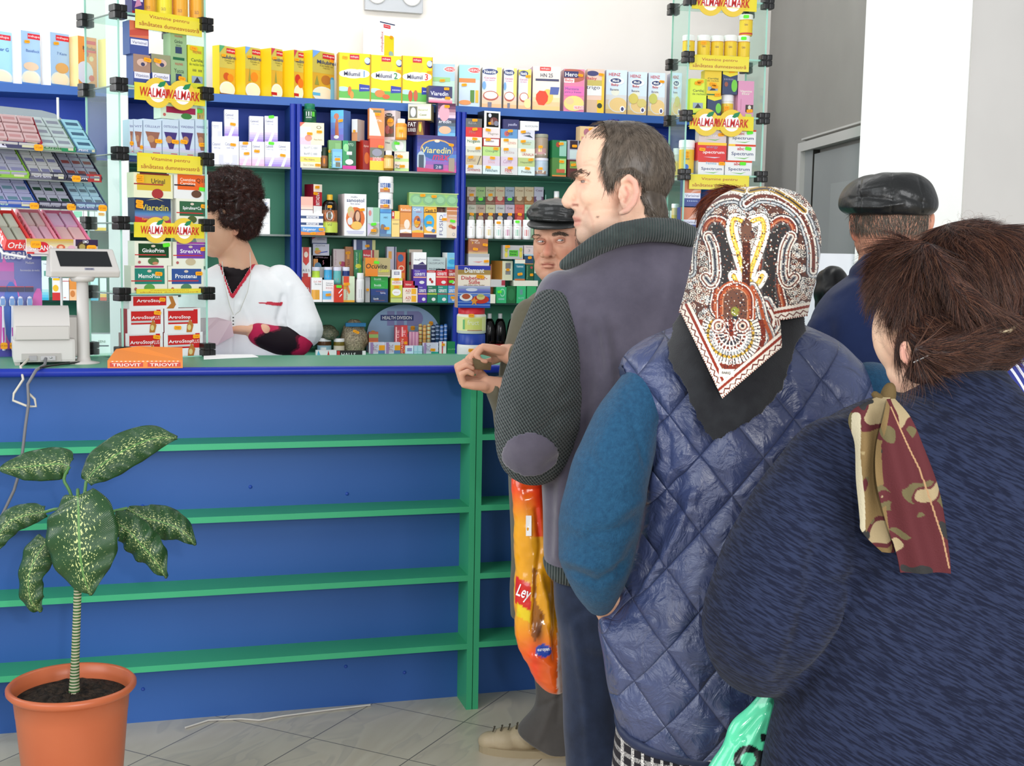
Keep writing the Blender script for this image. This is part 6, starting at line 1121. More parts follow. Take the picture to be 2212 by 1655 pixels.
def shoe(par,c,ang,ln,m,sole='888',name='shoe'):
    """c heel-toe centre on floor"""
    b=bmesh.new(); e=empty(name,(c[0],c[1],0),ang) if False else None
    B_=Body(3.); L_=ln; ca,sa=math.cos(ang),math.sin(ang); w=lambda x,y,z:np.array([c[0]+x*ca-y*sa,c[1]+x*sa+y*ca,z])
    for x,z,r,sy in ((-.36,.05,.038,1),(-.2,.055,.04,1),(0,.045,.04,1),(.2,.036,.038,1.1),(.36,.03,.030,1.2)): B_.ball(w(x*L_,0,z),[np.array([ca,sa,0])*r*1.35,np.array([-sa,ca,0])*r*1.05,UPZ*min(r,z-.012+.02)*.95])
    B_.ball(w(-.3*L_,0,.08),[np.array([ca,sa,0])*.04,np.array([-sa,ca,0])*.034,UPZ*.04])
    me=B_.mesh(.004,3); V=getV(me); V[:,2]=np.maximum(V[:,2],.012); setV(me,V); o=link(me,name,par,m)
    mb=MB(); n=28; P=[]
    for k in range(n):
        t=2*math.pi*k/n; x=math.cos(t)*L_*.5; y=math.sin(t)*.044*(1+.12*math.cos(t)); P.append((x*ca-y*sa+c[0],x*sa+y*ca+c[1]))
    mb.add([(x,y,.0) for x,y in P]+[(x,y,.022) for x,y in P],[list(range(n))[::-1],list(range(n,2*n))]+[[i,(i+1)%n,(i+1)%n+n,i+n] for i in range(n)],mat(sole,.6)); s_=mb.build('sole'); s_.parent=o; return o
def floorY(x,d): p=PD(x,800,d); return p[:2]
def eye(par,p,r,look,iris='6a7a80',scl='e6e0da'):
    mb=MB(); mb.lathe([(r*math.sin(i*math.pi/12),r*-math.cos(i*math.pi/12)) for i in range(13)],mat(scl,.15 if scl[0]=='e' else .5,.6 if scl[0]=='e' else .2),20)
    def disc(rad,h,m):
        zz=math.sqrt(max(r*r-rad*rad,0)); mb.add([(rad*math.cos(k*.5236),rad*math.sin(k*.5236),zz+h) for k in range(12)]+[(0,0,r+h)],[[k,(k+1)%12,12] for k in range(12)],m)
    disc(r*.52,.0002,mat(iris,.15,.6)); disc(r*.24,.0004,mat('0a0a0a',.1,.6))
    o=mb.build('eye',par,tuple(p)); o.rotation_euler=Vector(look).to_track_quat('Z','Y').to_euler(); return o
def person(b,vox,smooth,base,paints,label,sculpt=None,noise=None):
    me=b.mesh(vox,smooth)
    if sculpt or noise: folds(me,b,sculpt or [],noise)
    setcol(me,paint(me,base,paints)); rest(me,b); o=link(me,'person',None,skinm); return tag(o,label,'person')
def garment(b,name,par,m,vox=.006,smooth=4,ops=(),noise=((14,1.2,3),(35,.5,4)),col=None):
    me=b.mesh(vox,smooth); folds(me,b,ops,noise); rest(me,b)
    if col is not None: setcol(me,col(me))
    return link(me,name,par,m)
# ===== balding man in profile, purple-grey vest =====
d1=2.72; b=Body(d1)
b.E(1352,366,0,100,98,76).E(1318,345,0,74,78,64).E(1300,415,0,60,95,58).E(1304,478,0,58,44,52).E(1266,503,0,22,26,30).E(1264,470,0,25,38,34)
b.C((1252,392,0,9),(1236,412,0,11),(1225,434,0,13)); b.E(1229,438,0,15,13,15).E(1246,444,-.012,15,11,12).E(1246,444,.012,15,11,12)
b.E(1246,469,0,10,6,20).E(1249,486,0,10,7,18).E(1252,378,-.028,16,8,24).E(1252,378,.028,16,8,24).E(1286,422,-.03,34,34,26)
b.C((1345,392,-.078,6),(1358,382,-.086,6.5),(1372,394,-.088,6.5),(1376,416,-.088,6.5),(1370,438,-.084,6),(1355,455,-.08,7),(1342,460,-.076,6)); b.E(1354,420,-.071,17,34,10).C((1353,402,-.08,4),(1362,420,-.081,4),(1352,440,-.079,5)).C((1341,410,-.074,5),(1340,425,-.075,6))
b.C((1375,440,.0,58),(1388,540,.02,62),(1395,640,.03,80))
b.L([(620,1230,1520,.02,90),(800,1190,1530,.02,100),(1100,1200,1520,.02,95),(1260,1200,1520,.02,95)])
b.C((1215,660,-.02,55),(1170,830,-.05,50),(1160,975,-.03,42),(1180,960,.2,34)); b.hand(b.Q(1175,955,.23),-RH*.6-UPZ*.8+FH*.3,RH,1,curl=(.9,.95,1,1.1))
b.C((1500,660,.05,55),(1560,850,.04,50),(1570,1000,.02,42),(1560,1180,.0,34)); b.hand(b.Q(1560,1200,0),-UPZ,-RH,1)
b.C((1290,1260,.0,85),(1285,1600,.0,62),(1280,1940,.0,42)).C((1430,1260,.02,85),(1430,1600,.02,62),(1430,1940,.02,42))
sk='ecc0a4'
prof=[('l',[(1225,430),(1232,442),(1240,430)],12,'e3a892',.45),('l',[(1358,384),(1376,400),(1374,430),(1350,456)],8,'e39a8a',.8),('l',[(1262,520),(1300,505),(1335,470),(1345,430)],28,'b09888',.5),('l',[(1240,460),(1268,465),(1262,500),(1290,500)],16,'a68c7e',.5),('l',[(1238,478),(1252,478)],3.5,'a0504c',.9),('l',[(1240,471),(1250,473)],4,'cf8274',.8),('l',[(1240,486),(1250,484)],4,'d58e80',.8),('l',[(1290,400),(1330,420)],28,'eab49c',.5),('l',[(1259,462),(1266,448)],2.5,'c08a78',.5),('l',[(1268,452),(1280,478),(1282,492)],3,'c79680',.5),('l',[(1290,469),(1292,469)],2.2,'5a3b30',.9),('l',[(1238,442),(1247,443)],3,'8a4a42',.8),('l',[(1352,405),(1358,420),(1350,436)],4,'b5685a',.7),('l',[(1280,345),(1262,350)],2,'d8a58c',.5),('l',[(1262,358),(1275,356),(1290,362)],2,'d4a088',.4),('l',[(1256,400),(1262,404)],6,'c99a86',.5)]
scl=[([(1254,391),(1266,393)],7,-5),([(1252,385),(1264,384),(1276,389)],3.5,3),([(1254,399),(1268,400)],3.5,2),([(1240,443),(1246,444)],3,-3),([(1262,462),(1272,445)],4,-1.5),([(1236,447),(1246,447)],3,-4),([(1268,455),(1280,480)],5,-1.5),([(1238,478),(1254,478)],3,-3),([(1354,402),(1360,418),(1352,436)],6,-6),([(1340,418),(1346,430)],5,-5),([(1300,445),(1320,470)],22,-2),([(1270,342),(1290,350)],3,-1),([(1330,500),(1370,480),(1390,460)],12,-3)]
p1=person(b,.0032,3,sk,prof,'balding man in profile wearing a purple grey vest over a dark knitted jumper, hand in front',scl)
p1['label']='balding man seen in profile wearing a purple grey vest over a dark knitted jumper'
eye(p1,b.Q(1265,392,-.028),.010,-RH,'1e1c1a','8a7a72')  # eye white coloured dark to stand for the socket's shadow
mb=MB(); mb.tube([tuple(b.Q(x_,y_,dd)) for x_,y_,dd in ((1252,390,-.022),(1254,387,-.031),(1261,385,-.038),(1271,387,-.041),(1279,393,-.042))],[.002,.0034,.004,.004,.002],mat('d9a48a',.5),8); mb.build('eyelid',p1)
mb=MB(); mb.tube([tuple(b.Q(x_,y_,dd)) for x_,y_,dd in ((1253,396,-.022),(1257,398,-.033),(1267,399,-.040),(1277,396,-.041))],[.0018,.003,.0034,.0018],mat('dba890',.5),8); mb.build('eyelid',p1)
me=p1.data; V=getV(me); x,y=proj(V); N=getN(me)
# brow
def brow(par,P,r,n=260,cols=('4a3d33','5a4a3e'),length=.012,body=None,dirx=-1,rad=.0005):
    V=getV(par.data);x,y=proj(V);N=getN(par.data);keep=segdist(x,y,P)<r; fl=lambda P_,x_,y_,N_,r_: np.tile(XA*dirx+YA*-.35,(len(P_),1)); strands(par.data,keep&((N@cF)<.3),n,fl,length,'eyebrow',par,cols,rad,4,.3,off=.0008,lift=.1)
brow(p1,[(1241,379),(1256,370),(1272,374)],7,420)
# hair region
hairpoly=[(1300,262),(1312,292),(1304,322),(1300,340),(1296,350),(1303,372),(1307,392),(1308,404),(1324,408),(1330,395),(1340,380),(1362,376),(1382,390),(1385,410),(1382,430),(1392,450),(1386,462),(1430,478),(1480,470),(1500,350),(1440,240),(1340,235)]
keep=inpoly(x,y,hairpoly)
side=(V-b.Q(1352,366,0))@FH
keep|=(side>.02)&(y<440)&(x>1330); keep&=~((segdist(x,y,[(1350,392),(1366,390),(1372,420),(1360,450)])<10)&(side<-.05))
edge=np.clip(np.minimum.reduce([segdist(x,y,hairpoly[i:i+2]) for i in range(2,18)])/14,0,1); off=.001+.005*edge
hm,us=submesh(me,keep,off,'hair'); 
c=wob(V[us],60,5)[:,None]*.12+wob(V[us]*np.array([1,1,.2]),300,6)[:,None]*.25; setcol(hm,np.clip(np.array(hx('554b41'))*(1+c),0,1)); hair=link(hm,'hair',p1,hairm)
fl=keyflow([(1310,300,-.5,1),(1310,350,-.3,1),(1340,300,-.2,1),(1330,380,-.2,1),(1400,300,.2,1),(1440,350,.5,1),(1440,430,.4,1),(1400,440,.5,1),(1360,270,.4,1),(1420,270,.9,.8),(1450,470,.1,1)])
strands(me,keep,9000,fl,.03,'hair',p1,('3f362e','4c4238','5d5246','766b60','8d8378'),.0005,5,.16,lift=.10,off=.003)
thin=inpoly(x,y,[(1262,300),(1300,262),(1318,268),(1310,300),(1290,305)])
strands(me,thin,260,keyflow([(1290,290,.8,-.6)]),.03,'hair',p1,('5a4d40','6d6052'),.0004,5,.3,lift=.15)
# vest, sleeve, collar
suede=cloth('purple_grey_suede','4e4a58','625d6c',sc=70,bump=.35,bd=.002,nsc=9,rough=.95,sheen=.5)
knit=cloth('dark_green_knit','232b2c','55605e',kind='knit',sc=1180,sc2=900,rot=.6,bump=.9,bd=.003,rough=.9)
ribk=cloth('ribbed_dark_knit','2c3738','47524f',kind='rib',sc=560,bump=1,bd=.004,rough=.9,nsc=30)
b=Body(d1); b.L([(512,1318,1478,.0,66),(535,1282,1500,.005,84),(572,1238,1516,.01,96),(600,1205,1530,.01,104),(650,1165,1560,.01,118),(720,1158,1575,.01,124),(850,1160,1580,.01,124),(1000,1168,1575,.0,124),(1100,1172,1570,0,122),(1200,1172,1560,0,118),(1222,1180,1552,0,112)],48,2.5)
b.C((1215,640,-.02,56),(1195,700,-.03,52)).C((1520,650,.02,70),(1570,760,.02,66))
f=[([(1210,650),(1215,760),(1230,880),(1240,960)],8,5),([(1265,700),(1275,800),(1262,900),(1280,1000)],14,-9),([(1300,690),(1320,800),(1300,950),(1290,1080)],12,7),([(1330,720),(1345,850),(1330,980)],14,-7),([(1420,680),(1440,780)],30,-4),([(1290,720),(1300,800)],8,-6),([(1190,1050),(1185,1200)],10,-5),([(1215,1030),(1205,1200)],10,5),([(1240,950),(1230,1060),(1225,1200)],10,-8),([(1310,640),(1500,655)],3,-1.5),([(1215,1100),(1260,1040),(1320,1000)],12,5),([(1165,660),(1235,800),(1258,950)],3,3)]
garment(b,'vest',p1,suede,.006,5,f,((9,2,3),(22,1,4)))
b=Body(d1); b.C((1196,672,-.045,52),(1180,760,-.07,72),(1166,850,-.08,88),(1158,920,-.08,90),(1152,968,-.07,78),(1165,985,.0,58),(1180,975,.12,46),(1180,962,.2,38))
f=[([(1240,880),(1200,900),(1170,930)],12,-6),([(1250,820),(1210,860)],14,-5),([(1180,1010),(1215,985),(1235,950)],14,-8),([(1090,860),(1120,880)],14,4)]
sl=garment(b,'sleeve',p1,knit,.005,4,f,((12,1.5,5),))
me=sl.data; V=getV(me);x,y=proj(V);N=getN(me); k=(((x-1146)/62)**2+((y-980)/50)**2<1)&((V-b.Q(1152,968,-.07))@FH<.01); pm,_=submesh(me,k,.0035,'elbow_patch'); rest(pm,b); o=link(pm,'elbow_patch',p1,suede,8); o.modifiers.new('s','SOLIDIFY').thickness=.003; sub=o
b=Body(d1); b.C((1220,572,-.08,13),(1246,556,-.10,18),(1288,530,-.11,22),(1340,506,-.115,25),(1400,496,-.11,26),(1455,498,-.095,26),(1488,510,-.05,24),(1494,512,.02,22),(1470,500,.07,22),(1400,500,.10,22),(1320,520,.08,20),(1262,555,.03,17),(1234,566,-.03,14))
garment(b,'ribbed_collar',p1,ribk,.005,3,[([(1240,575),(1300,545),(1400,522),(1490,540)],5,-3)],())
b=Body(d1); b.L([(1205,1176,1548,0,112),(1215,1172,1552,0,118),(1238,1180,1548,0,116),(1250,1190,1540,0,108)],48,2.5)
garment(b,'ribbed_hem',p1,ribk,.005,2,(),())
jeans=cloth('dark_blue_denim','1c2538','2a3650',sc=300,bump=.3,bd=.001,nsc=14)
b=Body(d1); b.L([(1225,1196,1540,0,108),(1300,1200,1545,0,112),(1380,1210,1540,.0,110)],40); b.C((1300,1330,0,92),(1292,1500,0,80),(1300,1700,0,72),(1300,1930,0,62)).C((1440,1330,.02,92),(1450,1500,.03,84),(1455,1700,.03,74),(1455,1930,.03,62))
garment(b,'jeans',p1,jeans,.007,4,[([(1240,1350),(1262,1500),(1275,1655)],10,5),([(1290,1300),(1240,1330)],12,-5),([(1320,1400),(1330,1600)],14,-5)],((10,2,6),(24,1,2)))
fy=floorY(1285,d1); 
for xx,yy in ((1275,0),(1440,.04)): q=floorY(xx,d1+.02+yy); shoe(p1,(q[0],q[1]-.02),math.pi*.6,.28,mat('2a221d',.4))
# ===== orange carrier bag =====
b=Body(2.84); b.L([(960,1128,1160,.0,10),(1015,1105,1172,0,22),(1100,1108,1186,0,30),(1200,1111,1200,0,36),(1300,1112,1212,0,42),(1380,1114,1216,0,44),(1440,1140,1218,0,40),(1480,1168,1218,0,26),(1497,1188,1214,0,8)],36,2.2)
me=b.mesh(.004,3); folds(me,b,[([(1158,1100),(1168,1180),(1160,1240),(1150,1360)],5,-6),([(1165,1240),(1180,1300),(1188,1400)],7,7),([(1200,1250),(1200,1420)],7,-5),([(1125,1060),(1150,1200)],10,3),([(1150,1420),(1200,1440)],7,4),([(1175,1330),(1200,1390)],6,-5)],((30,1.5,3),(70,1,4),(130,.6,6)))
V=getV(me);x,y=proj(V); C=np.tile(hx('f2a81c'),(len(V),1)); 
def bl(C,w,c): w=np.clip(w,0,1)[:,None]; return C*(1-w)+np.array(hx(c))*w
C=bl(C,(1130-y)/70,'f4521c'); C=bl(C,np.exp(-((x-1165)/14)**2)*(y<1160),'f03a14'); C=bl(C,(y-1340)/70,'f2641e'); C=bl(C,np.exp(-((x-1155)**2/200+(y-1440)**2/3000))*.8,'f23a14')
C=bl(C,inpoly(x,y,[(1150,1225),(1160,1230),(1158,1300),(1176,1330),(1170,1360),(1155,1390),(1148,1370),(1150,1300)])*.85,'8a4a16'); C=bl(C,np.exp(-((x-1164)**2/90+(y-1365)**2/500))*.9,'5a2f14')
for P_,c in (([(1114,1245),(1147,1262),(1146,1320),(1112,1302)],'d8281e'),([(1117,1302),(1146,1322),(1144,1345),(1116,1330)],'f0d020')): C=bl(C,inpoly(x,y,P_)*1.,c)
C=bl(C,(((x-1174)/17)**2+((y-1406)/14)**2<1)*1.,'2a4ab0'); C=bl(C,(x>1204)*.8*(y>1230),'f6e8e0')
setcol(me,C); bagm=vcmat('thin_shiny_plastic',.18,.3,60,.6)
o=link(me,'carrier_bag',None,bagm); tag(o,'orange and yellow plastic carrier bag hanging beside the man in the purple grey vest','carrier bag')
def onbag(o,bd,t,cx,cy,h,col,w,sh=0,dd=-.05,rot=0,bold=.012):
    v,f=textgeo(t,bold); s=h/(v[:,1].max()*2); sx=w/(v[:,0].max()*2); a=math.radians(rot)
    from mathutils.bvhtree import BVHTree
    bv=BVHTree.FromPolygons([tuple(q.co) for q in o.data.vertices],[tuple(p.vertices) for p in o.data.polygons]); out=[]
    for X,Y in v:
        X,Y=X*sx+Y*s*sh,Y*s; px=cx+X*math.cos(a)-Y*math.sin(a)*-1*0-Y*math.sin(a)*0; px=cx+X*math.cos(a)+Y*math.sin(a); py=cy-(Y*math.cos(a)-X*math.sin(a))
        dr=ray(px,py); dr=dr/np.linalg.norm(dr); h_=bv.ray_cast(Vector(C0),Vector(dr)); p=np.array(h_[0])-dr*.0022 if h_[0] else bd.Q(px,py,dd); out.append(p)
    mb=MB(); mb.add(out,f,mat(col,.3)); q=mb.build('lettering'); q.parent=o; return q
onbag(o,b,'Ley',1131,1283,34,'fff',30,rot=22); onbag(o,b,'europan',1174,1405,8,'fff',26,rot=-4); onbag(o,b,'I',1142,1136,44,'fff',12)
# ===== woman in headscarf and quilted vest =====
d3=2.12; b=Body(d3)
b.E(1632,540,.01,108,116,112).E(1630,600,.07,78,98,78).C((1625,640,.02,75),(1620,760,.02,85)).L([(780,1500,1730,.02,90),(860,1400,1860,.01,115),(1100,1400,1900,.01,125),(1500,1380,1910,.01,130),(1600,1400,1900,.0,120)])
b.C((1420,830,0,55),(1330,1060,-.02,50),(1306,1240,-.02,34),(1302,1296,-.0,26)); b.hand(b.Q(1303,1300,.0),RH*.75-UPZ*.7+FH*.25,-FH,1,curl=(.2,.2,.25,.3),sc=.85)
b.C((1830,900,.05,40),(1945,1060,.05,46),(1930,1300,.1,38)); b.hand(b.Q(1925,1320,.1),-UPZ,-RH,1)
b.C((1530,1600,0,90),(1530,2000,0,60),(1530,2330,0,45)).C((1760,1600,0,90),(1760,2000,0,60),(1760,2330,0,45))
p3=person(b,.005,4,'c99b80',[],'woman in a paisley headscarf and navy quilted vest seen from behind')
teal=cloth('teal_wool_knit','17405f','225374',sc=420,bump=.7,bd=.003,nsc=140,sheen=.12)
b=Body(d3); b.C((1400,835,-.02,58),(1352,920,-.04,72),(1318,1020,-.05,84),(1298,1120,-.05,88),(1290,1200,-.04,80),(1292,1260,-.03,56),(1296,1300,-.01,34))
garment(b,'sleeve',p3,teal,.006,4,[([(1225,1235),(1290,1262),(1345,1225)],10,-9),([(1218,1205),(1280,1225)],12,8),([(1375,1120),(1330,1150),(1280,1155)],13,-8),([(1385,1080),(1340,1105)],12,6),([(1350,850),(1375,940),(1392,1000)],5,-5),([(1212,1150),(1260,1170),(1300,1190)],14,-5),([(1330,900),(1300,960)],18,5),([(1250,960),(1290,1010),(1330,1030)],16,-5),([(1370,1180),(1340,1240)],10,-7)],((12,2,3),(28,.8,4)))
b=Body(d3); b.C((1880,850,.0,70),(1945,1000,.02,84),(1950,1200,.04,80),(1930,1290,.08,50)); garment(b,'sleeve',p3,teal,.008,4,(),())
quilt=cloth('navy_quilted_nylon','343e64','465178',kind='quilt',sc=math.pi/.098,mul=(1.0,1,.80),bump=.8,bd=.014,rough=.33,spec=.7,sheen=.0,nsc=5,extra=24)
b=Body(d3); b.L([(705,1500,1750,.0,70),(735,1420,1812,-.0,100),(765,1360,1850,-.0,118),(800,1338,1884,0,132),(860,1348,1905,0,146),(930,1375,1920,0,155),(1010,1392,1932,0,160),(1100,1388,1935,0,165),(1200,1368,1935,0,170),(1290,1330,1935,0,172),(1350,1296,1935,0,172),(1420,1300,1940,0,172),(1500,1316,1942,0,170),(1555,1330,1940,0,166)],56,2.5,tilt=.18)
f=[([(1345,820),(1380,920),(1410,1000)],14,-6),([(1400,880),(1440,950),(1440,1010)],9,-8),([(1430,860),(1470,930)],9,7),([(1460,1040),(1430,1130),(1380,1240),(1320,1330)],16,-14),([(1500,1070),(1460,1160),(1400,1260)],14,12),([(1420,1010),(1400,1080)],12,8),([(1300,1340),(1330,1440),(1345,1530)],12,8),([(1560,1000),(1700,960)],30,6),([(1760,760),(1800,900)],14,-6),([(1710,800),(1740,900)],12,6),([(1395,1130),(1440,1100),(1500,1090)],10,-7),([(1350,1260),(1420,1200)],8,-6),([(1500,900),(1480,1000)],16,7),([(1380,1400),(1500,1440),(1600,1500)],20,-4)]
vq=garment(b,'quilted_vest',p3,quilt,.0055,3,f,((8,4,3),(20,2.5,4),(45,1.2,8)))
bind=mat('1e2846',.5)
me=vq.data; V=getV(me);x,y=proj(V);N=getN(me); k=(segdist(x,y,[(1346,792),(1362,860),(1382,930),(1400,1000),(1404,1030)])<8)&((V-b.Q(1500,900))@FH<.03); pm,_=submesh(me,k,.003,'armhole_binding'); o=link(pm,'armhole_binding',p3,bind,4)
b=Body(d3); b.L([(1548,1328,1942,0,168),(1562,1326,1944,0,172),(1574,1332,1940,0,168)],56,2.5,tilt=.18); garment(b,'hem_binding',p3,bind,.005,2,(),())
# skirt
chk=bpy.data.materials.new('black_white_checked_tweed'); chk.use_nodes=True; nt=chk.node_tree;N_=nt.nodes; bs=N_['Principled BSDF']; bs.inputs['Roughness'].default_value=.95; at=N_.new('ShaderNodeAttribute'); at.attribute_name='rest'; sp=N_.new('ShaderNodeSeparateXYZ'); nt.links.new(at.outputs['Vector'],sp.inputs[0])
def mth(op,a,b_=None,v=None):
    m=N_.new('ShaderNodeMath'); m.operation=op; nt.links.new(a,m.inputs[0])
    if b_ is not None: nt.links.new(b_,m.inputs[1])
    elif v is not None: m.inputs[1].default_value=v
    return m.outputs[0]
vx=mth('MULTIPLY',mth('GREATER_THAN',mth('SINE',mth('MULTIPLY',sp.outputs[0],v=430)),v=.6),v=.8); vz=mth('MULTIPLY',mth('GREATER_THAN',mth('SINE',mth('MULTIPLY',sp.outputs[2],v=330)),v=.35),v=.45)
nz=N_.new('ShaderNodeTexNoise'); nz.inputs['Scale'].default_value=700; nt.links.new(at.outputs['Vector'],nz.inputs['Vector']); hh=mth('MULTIPLY',mth('ADD',vx,vz),mth('GREATER_THAN',nz.outputs[0],v=.44)); cr=N_.new('ShaderNodeMixRGB'); cr.inputs[1].default_value=(*hx('17141c'),1); cr.inputs[2].default_value=(*hx('dcd8d4'),1); nt.links.new(hh,cr.inputs[0]); nt.links.new(cr.outputs[0],bs.inputs['Base Color'])
b=Body(d3); b.L([(1530,1335,1930,0,160),(1700,1318,1945,0,170),(2000,1300,1960,0,175),(2150,1296,1965,0,178)],48,2.3); garment(b,'skirt',p3,chk,.008,3,[([(1380,1600),(1375,1800)],16,4),([(1450,1600),(1455,1800)],20,-5)],((8,3,3),))
for xx in (1530,1760): q=floorY(xx,d3+.05); shoe(p3,(q[0],q[1]),math.pi*.42,.25,mat('1c1a1c',.4))
# headscarves: sheets lofted row by row
def sheet(rows,nx,ny,d0,name,par,m,thick=.0022,colf=None,clipf=None,wr=None):
    """row=(y,xl,xr,th0,th1,dd,bulge): arc from angle th0..th1 (deg, 0 faces the camera)"""
    R=spline(rows,ny); s=d0/FP; V=[];keepv=[]
    for y,xl,xr,t0,t1,dd,bg in R:
        a0,a1=math.radians(t0),math.radians(t1); s0,s1=math.sin(a0),math.sin(a1)
        for k in range(nx+1):
            t=a0+(a1-a0)*k/nx; fx=(math.sin(t)-s0)/(s1-s0) if abs(t0)<=90.01 and abs(t1)<=90.01 else .5+.5*math.sin(t)
            px=xl+(xr-xl)*fx; V.append(PD(px,y,d0+dd-bg*s*math.cos(t)))
    V=np.array(V); x,y=proj(V); F=[]
    for i in range(ny-1):
        for k in range(nx): F.append([i*(nx+1)+k,i*(nx+1)+k+1,(i+1)*(nx+1)+k+1,(i+1)*(nx+1)+k])
    if clipf is not None: kp=clipf(x,y); F=[f for f in F if kp[f[0]] and kp[f[1]] and kp[f[2]] and kp[f[3]]]
    if wr is not None: V=V+(-FH)*(wr(x,y)*s)[:,None]
    me=bpy.data.meshes.new(name); me.from_pydata(V.tolist(),[],F); me.polygons.foreach_set('use_smooth',[True]*len(F)); me.update()
    if colf: setcol(me,colf(x,y,V))
    bm=bmesh.new(); bm.from_mesh(me); bmesh.ops.delete(bm,geom=[v for v in bm.verts if not v.link_faces],context='VERTS'); bm.to_mesh(me); bm.free()
    o=link(me,name,par,m); q=o.modifiers.new('s','SOLIDIFY'); q.thickness=thick; q.offset=1; return o
def scallop(x,y):
    L=[(1476,640),(1452,700),(1440,742),(1442,775),(1455,803),(1474,828),(1487,868),(1505,905),(1523,935),(1540,953),(1560,948),(1590,928),(1618,912),(1648,893),(1672,868),(1694,842),(1702,812),(1712,780),(1742,715),(1752,640)]
    P=[]
    for i in range(len(L)-1):
        (x0,y0),(x1,y1)=L[i],L[i+1]; nx_,ny_=-(y1-y0),(x1-x0); l=math.hypot(nx_,ny_); nx_/=-l; ny_/=-l
        for k in range(6): t=k/6; bgl=math.sin(math.pi*t)*l*.10; P.append((x0+(x1-x0)*t-nx_*bgl*-1,y0+(y1-y0)*t-ny_*bgl*-1))
    P.append(L[-1]); return inpoly(x,y,P)
sheet([(600,1490,1765,-88,88,.03,110),(680,1445,1760,-88,88,.02,150),(740,1425,1745,-75,80,.0,170),(800,1430,1730,-60,60,-.02,180),(880,1440,1720,-50,50,-.04,180),(965,1460,1700,-45,45,-.06,176)],150,190,d3,'under_scarf',p3,nmat('black_fine_wool','14151a','1c1e22',50,.85,.3,500,sheen=.2),.0025,clipf=scallop,wr=lambda x,y:4*np.sin((x-1440)/23.)*np.clip((y-640)/200,0,1)+3*np.sin((x*.8+y*.5)/17.)*np.clip((y-700)/200,0,1)).modifiers['s']
exec(open('/dev/null').read()) if False else None
def scarfcol(x,y,V):
    n=len(x); r=np.random.default_rng(7)
    def h(c): return np.array(hx(c))
    C=np.tile(h('7a5c4c'),(n,1)).astype(float)
    def bl(w,c):
        nonlocal C
        w=np.clip(w,0,1)[:,None]; C=C*(1-w)+h(c)*w
    def st(P,w,c,soft=1.2,sp=True):
        P=[tuple(q) for q in (spline(P,max(len(P)*7,8)) if sp and len(P)>2 else P)]; d=segdist(x,y,P); bl((w-d)/soft+.5,c); return d
    # small filler motifs: cells with rings
    cx=1430+r.random(1100)*350; cy=395+r.random(1100)*480; ci=np.zeros(n,int); dm=np.full(n,1e9)
    for i in range(1100):
        d=np.hypot(x-cx[i],y-cy[i]); k=d<dm; dm[k]=d[k]; ci[k]=i
    tone=r.integers(0,4,1100)[ci]; rr=dm%3.6
    pal=['e6dccb','6a2f22','2a2630','8a8e90']; pal2=['4a2a24','e2d4c0','c9c2b4','efe6d8']
    for t in range(4):
        m=tone==t; C[m]=h(pal[t]); m2=m&(rr>1.9); C[m2]=h(pal2[t])
    m=(dm>8.5); C[m]=h('5a3a30')
    an=np.arctan2(y-470,x-1630)
    # dark paisley fields, mirrored about the centre
    for s in (-1,1):
        X=(lambda q:[(1613+s*(a-1613)*(1. if s>0 else .86),b_) for a,b_ in q])
        def pa(P,lay):
            Q=X(P)
            for w,c in lay: st(Q,w,c)
        fld=[(1690,498),(1672,520),(1664,570),(1660,620),(1668,660)]
        pa(fld,[(36,'2a2630'),(33,'efe6d8'),(30,'7a2f20'),(26,'a8502e'),(23,'c98a66'),(21,'7a2f20'),(18,'55504e'),(14,'33302f')])
        pa([(1708,512),(1696,540),(1692,590),(1702,612),(1716,600)],[(15,'2a2630'),(13,'efe6d8'),(10,'6a2f22'),(7,'e2d8c8'),(4,'8a8e90'),(1.6,'2a2630')])
        pa([(1625,478),(1645,474),(1650,500),(1636,545),(1618,600),(1634,614),(1646,596)],[(14,'33302f'),(12.5,'f0e8da'),(5,'caa23a'),(2.2,'e6c65a')])
        # shoulders of the big arch
        pa([(1612,440),(1640,424),(1690,432),(1735,470),(1755,530),(1757,585)],[(17,'2f3238'),(15,'b9bcbc'),(11,'4a4c52'),(8,'e9e2d4'),(4,'6a2f22')])
        pa([(1620,412),(1660,408),(1705,430),(1738,456)],[(8,'efe6d8'),(5,'b8912e'),(2,'3a2a20')])
        pa([(1655,655),(1672,690),(1662,712),(1645,700)],[(17,'2a2630'),(15,'efe6d8'),(11,'8a8e90'),(7,'7a2f20'),(3,'efe6d8')])
        pa([(1625,620),(1640,650),(1650,690),(1665,730),(1655,750)],[(12,'2a2630'),(10,'efe6d8'),(7,'8a8e90'),(4,'a8502e')])
    st([(1612,482),(1612,520),(1612,570),(1611,640)],9,'4a241c'); st([(1612,488),(1612,512)],12,'6a4a3c'); 
    # drop and fan medallion
    for w,c in ((44,'a8502e'),(40,'efe6d8'),(38,'7a2f20'),(34,'a8502e'),(28,'c98a66'),(26,'6a4638')): st([(1588,650),(1588,680)],w,c)
    st([(1588,668),(1588,690)],5,'26323a'); st([(1588,672),(1588,674)],9,'8a8a3a',2)
    cx0,cy0=1578,722; d=np.hypot((x-cx0),(y-cy0)*1.0); a=np.arctan2(y-cy0,x-cx0); low=(y>690)
    for R1,c in ((76,'7a2f20'),(66,'efe6d8')):
        m=(d<R1)&low; C[m]=h(c)
    sc=(np.abs(np.sin(a*13))); m=(d<66)&(d>52)&low; C[m&(sc>.45)]=h('2a2630'); m2=m&(sc>.8); C[m2]=h('efe6d8')
